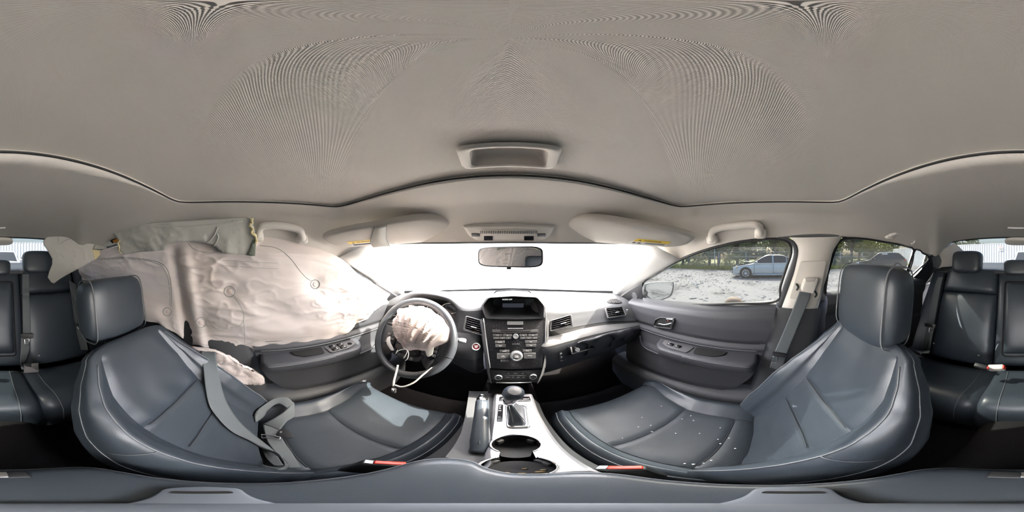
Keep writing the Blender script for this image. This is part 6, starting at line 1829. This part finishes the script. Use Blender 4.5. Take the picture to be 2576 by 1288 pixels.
# ---- parked cars
M['cglass'] = mat('car_glass', (.03, .035, .04), .06)
M['tyre'] = mat('tyre_rubber', (.02, .02, .021), .85)
M['alloy'] = mat('alloy_wheel', (.62, .63, .65), .3, .8)
M['lamp'] = mat('headlamp_lens', (.75, .77, .8), .1)
M['amber'] = mat('amber_lens', (.9, .35, .05), .2)
M['trimb'] = mat('black_car_trim', (.02, .02, .022), .5)
def car(name, label, loc, heading, kind, paint, opendoor=False):
    """heading = direction of the bonnet (radians in XY)"""
    t = thing(name, label, 'car', loc)
    F = V((math.cos(heading), math.sin(heading), 0)); S = V((-F.y, F.x, 0)); O = V(loc)
    def pt(x, y, z): return O+F*x+S*y+V((0, 0, z))
    if kind == 'sedan':
        L_, Wd = 4.75, 1.80; wb = (1.46, -1.28); wr = .325
        topz = [(2.30, .50), (2.25, .64), (2.05, .76), (1.5, .86), (.95, .95), (.6, .97), (-.5, .98), (-1.4, 1.00), (-1.75, 1.02), (-2.2, .99), (-2.34, .93), (-2.38, .55)]
        roof = [(1.05, .95), (.25, 1.40), (-.35, 1.46), (-.95, 1.41), (-1.75, 1.02)]
    else:
        L_, Wd = 4.75, 1.90; wb = (1.40, -1.38); wr = .37
        topz = [(2.37, .60), (2.30, .82), (2.05, .92), (1.5, 1.02), (1.05, 1.08), (.6, 1.09), (-.5, 1.11), (-1.4, 1.13), (-1.9, 1.14), (-2.25, 1.12), (-2.34, 1.06), (-2.38, .60)]
        roof = [(1.15, 1.08), (.35, 1.60), (-.3, 1.69), (-1.5, 1.66), (-2.22, 1.13)]
    hw_ = Wd/2
    rows_ = []
    for x, z in topz:
        tp_ = 1-.10*sm(1.6, 2.4, abs(x))-.06*sm(2.1, 2.4, abs(x))
        w = hw_*tp_
        sec = [V((-w*.94, .20, 0)), V((-w*.99, .34, 0)), V((-w, min(.58, z*.75), 0)), V((-w*.97, z-.12, 0)), V((-w*.90, z-.02, 0)), V((0, z+.03, 0)), V((w*.90, z-.02, 0)), V((w*.97, z-.12, 0)), V((w, min(.58, z*.75), 0)), V((w*.99, .34, 0)), V((w*.94, .20, 0))]
        rows_.append([pt(x, q.x, q.y) for q in cr(sec, 41)])
    nr = [cr([rows_[j][i] for j in range(len(rows_))], 45) for i in range(41)]
    body = grid('body', [[nr[i][j] for i in range(41)] for j in range(45)], paint, t, cap=True)
    # cabin shell
    rp_ = arc([V((x, z, 0)) for x, z in roof], 25)
    cab_ = []
    for q in rp_:
        zb_ = interp([-2.4, -1.4, 0, 1.2], [1.0, .98, .97, .93], q.x) if kind == 'sedan' else 1.08
        k = max(0, (q.y-zb_)/(max(z for x, z in roof)-zb_))
        w = hw_*(.93-.20*k)
        cab_.append([pt(q.x, s*w+(0 if abs(s) == 1 else 0), q.y-(.03 if abs(s) == 1 else 0)+.02*(1-s*s)) for s in (-1, -.85, -.5, 0, .5, .85, 1)])
    grid('roof', cab_, paint, t)
    def side_glass(nm, xs, sd, m_, out=.012):
        up, dn = [], []
        for x in xs:
            zr_ = interp([p.x for p in reversed(rp_)], [p.y for p in reversed(rp_)], x)-.055
            zb_ = (.965 if kind == 'sedan' else 1.09)
            zr_ = max(zr_, zb_+.005)
            k = (zr_-zb_)/(max(z for x_, z in roof)-zb_)
            up.append(pt(x, sd*(hw_*(.93-.20*k)+out), zr_)); dn.append(pt(x, sd*(hw_*.93+out), zb_))
        return grid(nm, [up, dn], m_, t, smooth=False)
    for sd in (-1, 1):
        xs_all = [roof[0][0]-.05]+[roof[0][0]-.1-(roof[0][0]-roof[-1][0]-.2)*k/14 for k in range(15)]
        side_glass('cabin_side', xs_all, sd, paint, .0)
        if kind == 'sedan':
            side_glass('side_window', [.88, .7, .5, .2, 0, -.18], sd, M['cglass']); side_glass('side_window', [-.26, -.5, -.8, -1.05], sd, M['cglass']); side_glass('side_window', [-1.1, -1.25, -1.42], sd, M['cglass'])
        else:
            side_glass('side_window', [.95, .7, .5, .2, 0, -.1], sd, M['cglass']); side_glass('side_window', [-.18, -.5, -.8, -1.0], sd, M['cglass']); side_glass('side_window', [-1.08, -1.4, -1.7, -1.9], sd, M['cglass'])
        # door seams, handle, sill
        for x in ((.95, -.22, -1.15)):
            tube('door_seam', [pt(x, sd*(hw_*.985+.004), .92), pt(x-.03, sd*(hw_+.006), .6), pt(x, sd*(hw_*.99+.004), .32)], .008, M['trimb'], body, n=4)
        for x in (-.05, -.98):
            box('door_handle', pt(x, sd*(hw_+.02), .84 if kind == 'sedan' else .95), (.2 if abs(F.x) > .7 else .04, .04 if abs(F.x) > .7 else .2, .03), paint, body, bevel=.008)
        tube('sill', [pt(1.0, sd*(hw_*.97), .22), pt(-1.0, sd*(hw_*.97), .22)], .05, M['trimb'] if kind == 'suv' else paint, body, n=6)
        # mirrors
        grid('wing_mirror', superblock(pt(.78, sd*(hw_+.10), 1.0 if kind == 'sedan' else 1.14), (F, S, V((0, 0, 1))), .07, .11, .07, e=.6, nu=20, nv=10), paint, t, closed=True)
        for k, x in enumerate(wb):
            c_ = pt(x, sd*(hw_-.10), wr)
            arch = lathe('wheel_arch', [(wr*1.17, 0), (wr*1.17, .118), (wr*1.05, .125), (0, .06)], c_, S*sd, M['trimb'], body, n=32)
            w = lathe('wheel', [(wr*.62, .10), (wr*.8, .135), (wr*.97, .13), (wr, .09), (wr, -.08), (wr*.6, -.1)], c_, S*sd, M['tyre'], t, n=32)
            lathe('rim', [(wr*.68, .118), (wr*.66, .130), (wr*.60, .126), (wr*.58, .09), (0, .09)], c_, S*sd, M['trimb'], w, n=32)
            lathe('rim_ring', [(wr*.70, .12), (wr*.68, .134), (wr*.60, .132), (wr*.59, .11)], c_, S*sd, M['alloy'], w, n=32, cap=False)
            for q in range(9 if kind == 'sedan' else 5):
                a = 2*math.pi*q/(9 if kind == 'sedan' else 5)
                d = F*math.cos(a)+V((0, 0, 1))*math.sin(a)
                e_ = S*sd
                tube('spoke', [c_+e_*.118+d*.03, c_+e_*.13+d*wr*.64], .022 if kind == 'sedan' else .035, M['alloy'], w, n=5)
            lathe('hub_cap', [(.05, .11), (.05, .135), (0, .14)], c_, S*sd, M['alloy'], w, n=16)
        # lamps
        lz = .68 if kind == 'sedan' else .84
        poly('headlamp', [pt(2.02, sd*(hw_*.93+.012), lz+.05), pt(2.24, sd*(hw_*.85+.012), lz+.03), pt(2.30, sd*(hw_*.72), lz), pt(2.26, sd*(hw_*.84+.012), lz-.09), pt(2.08, sd*(hw_*.93+.012), lz-.06)], .02, M['lamp'], t, n=S*sd)
        poly('turn_lamp', [pt(2.0, sd*(hw_*.93+.02), lz+.0), pt(2.07, sd*(hw_*.92+.02), lz+.0), pt(2.08, sd*(hw_*.92+.02), lz-.06), pt(2.0, sd*(hw_*.93+.02), lz-.05)], .012, M['amber'], t, n=S*sd)
        poly('tail_lamp', [pt(-2.05, sd*(hw_*.93+.01), lz+.22), pt(-2.33, sd*(hw_*.80+.01), lz+.2), pt(-2.33, sd*(hw_*.80+.01), lz+.05), pt(-2.1, sd*(hw_*.93+.01), lz+.1)], .012, M['red'], t, n=S*sd)
    # windshield, rear glass, grille
    def glass_at(nm, i0, i1, out):
        a, b_ = cab_[i0], cab_[i1]
        up = V((0, 0, out))
        return grid(nm, [[(a[k]+up) for k in (1, 2, 3, 4, 5)], [(a[k].lerp(b_[k], .5)+up) for k in (1, 2, 3, 4, 5)], [(b_[k]+up) for k in (1, 2, 3, 4, 5)]], M['cglass'], t)
    gi = [k for k in range(25)]
    i_ws = min(gi, key=lambda k: abs(rp_[k].x-(roof[1][0]+.02))); i_rg = min(gi, key=lambda k: abs(rp_[k].x-(roof[3][0]-.02)))
    a_ = [cab_[k] for k in range(0, i_ws+1)]
    grid('windscreen', [[p+V((0, 0, .02))+F*.015 for p in r[1:6]] for r in a_], M['cglass'], t)
    grid('rear_screen', [[p+V((0, 0, .02))-F*.015 for p in r[1:6]] for r in cab_[i_rg:]], M['cglass'], t)
    gz = .52 if kind == 'sedan' else .72
    poly('grille', [pt(2.375, -.42, gz+.1), pt(2.375, .42, gz+.1), pt(2.39, .34, gz-.08), pt(2.39, -.34, gz-.08)], .02, M['trimb'], t, n=F)
    box('number_plate', pt(2.42, 0, .40), (.02 if abs(F.x) > .7 else .4, .4 if abs(F.x) > .7 else .02, .12), M['paper'], t)
    poly('bumper_vent', [pt(2.36, -.6, .36), pt(2.36, .6, .36), pt(2.36, .55, .26), pt(2.36, -.55, .26)], .02, M['trimb'], t, n=F)
    return t, pt, F, S
M['silverblue'] = mat('silver_blue_paint', (.42, .48, .52), .3, .45, coat=.7)
M['blackpaint'] = mat('black_paint', (.012, .013, .018), .2, .1, coat=1.0)
M['whitepaint'] = mat('white_paint', (.80, .81, .82), .3, coat=.6)
sed, spt, SF, SS = car('parked_sedan', 'silver-blue sedan parked side-on beyond the passenger window', (10.9, -.25, GZ), math.radians(92), 'sedan', M['silverblue'])
# its bonnet is buckled up
P = [[spt(1.05+.25*i, -.7+.35*j, .97+.06*math.sin(i*1.1)+(.07 if i in (2, 3) else 0)-.035*i+.03*random.random()) for j in range(5)] for i in range(5)]
grid('buckled_bonnet', surf(P, 20, 20), M['silverblue'], sed, thick=.01)
poly('bonnet_gap', [spt(1.1, .80, .90), spt(1.7, .78, .86), spt(2.15, .74, .72), spt(1.6, .80, .80)], .03, M['trimb'], sed, n=SS)
suv, upt, UF, US = car('parked_suv', 'black damaged SUV parked beyond the right rear window', (11.4, -9.7, GZ), math.radians(66), 'suv', M['blackpaint'])
# crumpled front wing of the black SUV
R_ = random.Random(9)
P = [[upt(1.0+.18*i, .935+R_.uniform(-.02, .05), .45+.11*j) for j in range(5)] for i in range(7)]
grid('crumpled_wing', P, mat('crumpled_dark_metal', (.06, .065, .06), .35, .6), suv, smooth=False, thick=.01)
poly('paper_in_window', [upt(-.45, .87, 1.60), upt(.05, .87, 1.60), upt(.05, .88, 1.52), upt(-.45, .88, 1.52)], .01, M['paper'], suv, n=US)
wsv, wpt, WF_, WS = car('parked_suv', 'white SUV with an open door facing the rear window', (-.45, -10.6, GZ), math.radians(88), 'suv', M['whitepaint'])
# its open door stands out to the side
dr_ = tube('open_door_frame', arc([wpt(.75, 1.0, 1.08), wpt(.72, 1.15, 1.36), wpt(.68, 1.42, 1.60), wpt(.62, 1.74, 1.66), wpt(.60, 1.78, 1.40), wpt(.60, 1.78, 1.08)], 30), .03, M['trimb'], wsv, n=8)
poly('open_door', [wpt(.75, .98, .35), wpt(.58, 1.78, .35), wpt(.58, 1.80, 1.08), wpt(.75, .98, 1.08)], .08, M['whitepaint'], wsv, n=WF_)
# a wheeled bin by the white fence
bn = thing('wheeled_bin', 'dark bin standing behind the black SUV by the white fence', 'bin', (15.0, -14.8, GZ))
bm = bmesh.new()
bmesh.ops.create_cube(bm, size=1)
for v in bm.verts: v.co = V((v.co.x*(.62 if v.co.z > 0 else .48), v.co.y*(.62 if v.co.z > 0 else .48), v.co.z*1.1+.6))+V((12.9, -14.2, GZ))
from_bm('tub', bm, M['trimb'], bn)
box('lid', (12.9, -14.2, GZ+1.18), (.72, .72, .06), M['trimb'], bn, bevel=.02)
for sy in (-.2, .2): lathe('wheel', [(.1, -.03), (.1, .03)], (13.15, -14.2+sy, GZ+.1), V((0, 1, 0)), M['tyre'], bn, n=16)

# ---- trees
M['bark'] = mat('tree_bark', (.12, .10, .08), .9)
LEAF = [mat('leaf_green', (.10, .15, .045), .7, var=(.7, .35)), mat('leaf_yellow_green', (.27, .27, .06), .7, var=(.7, .35)), mat('leaf_dark', (.05, .085, .04), .7, var=(.7, .35)), mat('leaf_olive', (.17, .19, .07), .7, var=(.7, .35))]
def leafmesh(c, rx, rz, n, size, seed):
    R_ = random.Random(seed)
    vs_, fs_ = [], []
    blobs = [V((R_.gauss(0, .45)*rx, R_.gauss(0, .45)*rx, R_.gauss(0, .42)*rz)) for _ in range(14)]
    for k in range(n):
        b_ = blobs[k % len(blobs)]
        d = V((R_.gauss(0, 1), R_.gauss(0, 1), R_.gauss(0, 1))).normalized()*R_.uniform(.55, 1)**.4
        p = V(c)+b_+V((d.x*rx*.42, d.y*rx*.42, d.z*rz*.38))
        s = size*R_.uniform(.6, 1.4)
        a = V((R_.gauss(0, 1), R_.gauss(0, 1), R_.gauss(0, 1))).normalized(); e = a.orthogonal().normalized()
        i = len(vs_)
        vs_ += [p-a*s, p+e*s*.55, p+a*s, p-e*s*.55]; fs_.append((i, i+1, i+2, i+3))
    return vs_, fs_
def tree(label, x, y, h, rx, kind, n=1500, seed=1, size=.14, low=.25):
    t = thing('tree', label, 'tree', (x, y, GZ), 'trees beyond the lot')
    rz = h*(1-low)/2
    c = V((x, y, GZ+h*low+rz))
    R_ = random.Random(seed)
    top_ = c+V((R_.uniform(-.3, .3), R_.uniform(-.3, .3), rz*.5))
    tube('trunk', arc([V((x, y, GZ)), V((x+R_.uniform(-.15, .15), y+R_.uniform(-.15, .15), GZ+h*low)), top_], 10), [.03*h*(1-.08*k) for k in range(10)], M['bark'], t, n=7)
    for k in range(4):
        a = R_.uniform(0, 6.28)
        tube('branch', [V((x, y, GZ+h*(low+.05*k))), c+V((math.cos(a)*rx*.6, math.sin(a)*rx*.6, rz*(.1+.15*k)))], [.012*h, .005*h], M['bark'], t, n=5)
    mesh('foliage', *leafmesh(c, rx, rz, n, size, seed), LEAF[kind], t, smooth=False)
spec = [('bushy yellow-green tree far left beyond the wire fence', 19, 10.5, 6, 2.2, 1), ('dark tree beside the leftmost fence post', 21, 7.5, 7.5, 2.4, 2), ('small olive tree between fence posts left of the sedan', 18.6, 5.4, 4.6, 1.5, 3),
        ('dark evergreen behind the left end of the sedan', 21.5, 3.6, 7.5, 2.4, 2), ('low olive bush above the sedan bonnet', 18.8, 2.0, 4.2, 1.6, 0), ('tall olive tree above the sedan roof', 20.5, .2, 7, 2.4, 3),
        ('broad yellow-green tree beside the B-pillar', 20, -2.6, 7, 2.5, 1), ('tall dark tree hidden half behind the B-pillar', 22, -5.0, 8, 2.6, 2), ('slender yellow-green tree left of the black SUV', 18.8, -7.9, 6.2, 1.5, 1),
        ('dark green tree behind the bonnet of the black SUV', 21.5, -9.8, 8, 2.5, 0), ('dark dense tree above the black SUV', 22, -13.0, 8, 2.6, 2), ('yellow-green rounded tree above the SUV roof', 20.5, -16.0, 5.2, 2.2, 1),
        ('leafy tree rising over the left end of the white fence', 23, -21.5, 6.0, 2.0, 3), ('round tree rising over the white fence behind the right rear headrest', 9.0, -24.5, 5.2, 2.2, 0), ('small tree at the edge of the rear window over the white fence', 15.0, -24.5, 4.4, 1.6, 0)]
spec += [('tall dark backdrop tree, %s in the far row behind the wire fence' % w_, 27+1.5*(i_ % 2), 13.5-5.2*i_, 9, 3.6, 2 if i_ % 2 else 0) for i_, w_ in enumerate(('leftmost', 'second from the left', 'third from the left', 'middle one', 'fifth from the left', 'second from the right', 'rightmost'))]
for k, (lb, x, y, h, rx, kd) in enumerate(spec): tree(lb, x, y, h, rx, kd, seed=k+11, n=2600 if y > -20 else 1800, size=.17 if x < 26 else .30, low=.22 if x < 26 else .12)
# low scrub behind the fence
for k, (x, y, rx, h, kd, lb) in enumerate(((17.6, 8.0, 1.2, 1.6, 1, 'low yellow-green scrub left of the tall fence post'), (17.6, 3.2, 1.3, 1.7, 1, 'low yellow-green scrub ahead of the sedan bonnet'), (17.8, -6.0, 1.4, 1.9, 1, 'pale scrub at the left of the right rear window'), (17.6, -9.4, 1.3, 1.8, 3, 'tawny scrub in front of the black SUV'))):
    t = thing('bush', lb, 'bush', (x, y, GZ), 'scrub along the wire fence')
    mesh('foliage', *leafmesh(V((x, y, GZ+h*.45)), rx, h*.5, 900, .10, 50+k), LEAF[kd], t, smooth=False)
    for q in range(3): tube('stem', [V((x, y, GZ)), V((x+random.uniform(-.4, .4), y+random.uniform(-.4, .4), GZ+h*.6))], .02, M['bark'], t, n=5)

# ---- crouching person outside the passenger door: only the crown of the head shows over the sill
pc_ = ray(1850, 760)
hd_top = pc_*1.58/math.hypot(pc_.x, pc_.y)
px_, py_ = hd_top.x, hd_top.y
pz = lambda dz: dz
person = thing('person', 'crouching person outside the passenger door, only brown hair showing', 'person', (px_, py_, GZ))
J = {'hip': (px_-.02, py_-.10, GZ+.22), 'spine': (px_+.0, py_-.07, GZ+.38), 'chest': (px_+.0, py_-.01, GZ+.56), 'neck': (px_, py_+.02, GZ+.66), 'head': (px_, py_+.03, GZ+.78),
     'shl': (px_-.17, py_, GZ+.60), 'shr': (px_+.17, py_, GZ+.60), 'ell': (px_-.23, py_+.13, GZ+.40), 'elr': (px_+.23, py_+.13, GZ+.40), 'hal': (px_-.12, py_+.30, GZ+.36), 'har': (px_+.12, py_+.30, GZ+.36),
     'hpl': (px_-.10, py_-.10, GZ+.22), 'hpr': (px_+.10, py_-.10, GZ+.22), 'knl': (px_-.16, py_+.28, GZ+.40), 'knr': (px_+.16, py_+.28, GZ+.40), 'anl': (px_-.14, py_+.02, GZ+.09), 'anr': (px_+.14, py_+.02, GZ+.09), 'tol': (px_-.15, py_+.20, GZ+.04), 'tor': (px_+.15, py_+.20, GZ+.04)}
rad = {'hip': .13, 'spine': .125, 'chest': .14, 'neck': .055, 'head': .06, 'shl': .065, 'shr': .065, 'ell': .045, 'elr': .045, 'hal': .03, 'har': .03, 'hpl': .10, 'hpr': .10, 'knl': .065, 'knr': .065, 'anl': .045, 'anr': .045, 'tol': .035, 'tor': .035}
ed = [('hip', 'spine'), ('spine', 'chest'), ('chest', 'neck'), ('neck', 'head'), ('chest', 'shl'), ('chest', 'shr'), ('shl', 'ell'), ('shr', 'elr'), ('ell', 'hal'), ('elr', 'har'), ('hip', 'hpl'), ('hip', 'hpr'), ('hpl', 'knl'), ('hpr', 'knr'), ('knl', 'anl'), ('knr', 'anr'), ('anl', 'tol'), ('anr', 'tor')]
ks = list(J)
me = bpy.data.meshes.new('body')
me.from_pydata([V(J[k])-V((px_, py_, GZ)) for k in ks], [(ks.index(a), ks.index(b_)) for a, b_ in ed], [])
bo = bpy.data.objects.new('body', me)
link(bo, person, V((px_, py_, GZ)))
me.materials.append(mat('dark_blue_clothes', (.05, .07, .12), .85))
sk = bo.modifiers.new('skin', 'SKIN')
for k, sv in zip(ks, me.skin_vertices[0].data): sv.radius = (rad[k], rad[k]); sv.use_root = (k == 'hip')
ss = bo.modifiers.new('smooth', 'SUBSURF'); ss.levels = 2; ss.render_levels = 2
hz_top = hz(1850, 747, 0.0001) if False else None
top_z = (ray(1850, 748)*(1.60/math.hypot(ray(1850, 748).x, ray(1850, 748).y))).z
hcn = V((px_, py_+.02, top_z-.115))
M['skin'] = mat('skin', (.55, .36, .27), .6)
grid('head', superblock(hcn, (V((1, 0, 0)), V((0, 1, 0)), V((0, 0, 1))), .075, .095, .115, e=.85, nu=32, nv=22), M['skin'], person, closed=True)
hair = []
for j in range(17):
    ph = math.pi/2*(1-j/16*1.25)
    hair.append([hcn+V((.084*math.cos(ph)*math.cos(a), -.006+.104*math.cos(ph)*math.sin(a), .012+.112*math.sin(ph)))*1.0+V((0, 0, .0015*math.sin(a*40))) for a in [2*math.pi*k/60 for k in range(60)]])
grid('hair', hair, mat('brown_hair', (.22, .15, .10), .6, bump=('noise', 120, .5, .002)), person, closed=True)
for sx in (-1, 1): grid('ear', superblock(hcn+V((sx*.08, 0, -.005)), (V((1, 0, 0)), V((0, 1, 0)), V((0, 0, 1))), .012, .02, .032, e=.9, nu=14, nv=8), M['skin'], person, closed=True)
M['stand'] = mat('stand_grey', (.10, .115, .135), .5)
# camera foot plate on the armrest, straight below the lens
fp = thing('camera_stand', 'small grey camera stand foot resting on the armrest lid', 'camera stand', (0, 0, ZA+.006))
lathe('base_disc', [(.028, 0), (.028, .006), (.024, .009), (0, .009)], V((0, 0, ZA+.006)), V((0, 0, 1)), M['stand'], fp, n=40)
for a in (-108, 100):
    aa = math.radians(a)
    d = V((math.sin(aa), math.cos(aa), 0)); s = V((d.y, -d.x, 0))
    ft = poly('foot', round_poly([V((0, 0, ZA+.007))+d*r_+s*w_ for r_, w_ in ((.02, .012), (.075, .018), (.083, .0), (.075, -.018), (.02, -.012))], .008), .006, M['stand'], fp, n=V((0, 0, 1)), bevel=.002)
    poly('foot_slot', round_poly([V((0, 0, ZA+.0132))+d*r_+s*w_ for r_, w_ in ((.058, .012), (.066, .012), (.066, -.012), (.058, -.012))], .003), .0004, M['void'], ft, n=V((0, 0, 1)))
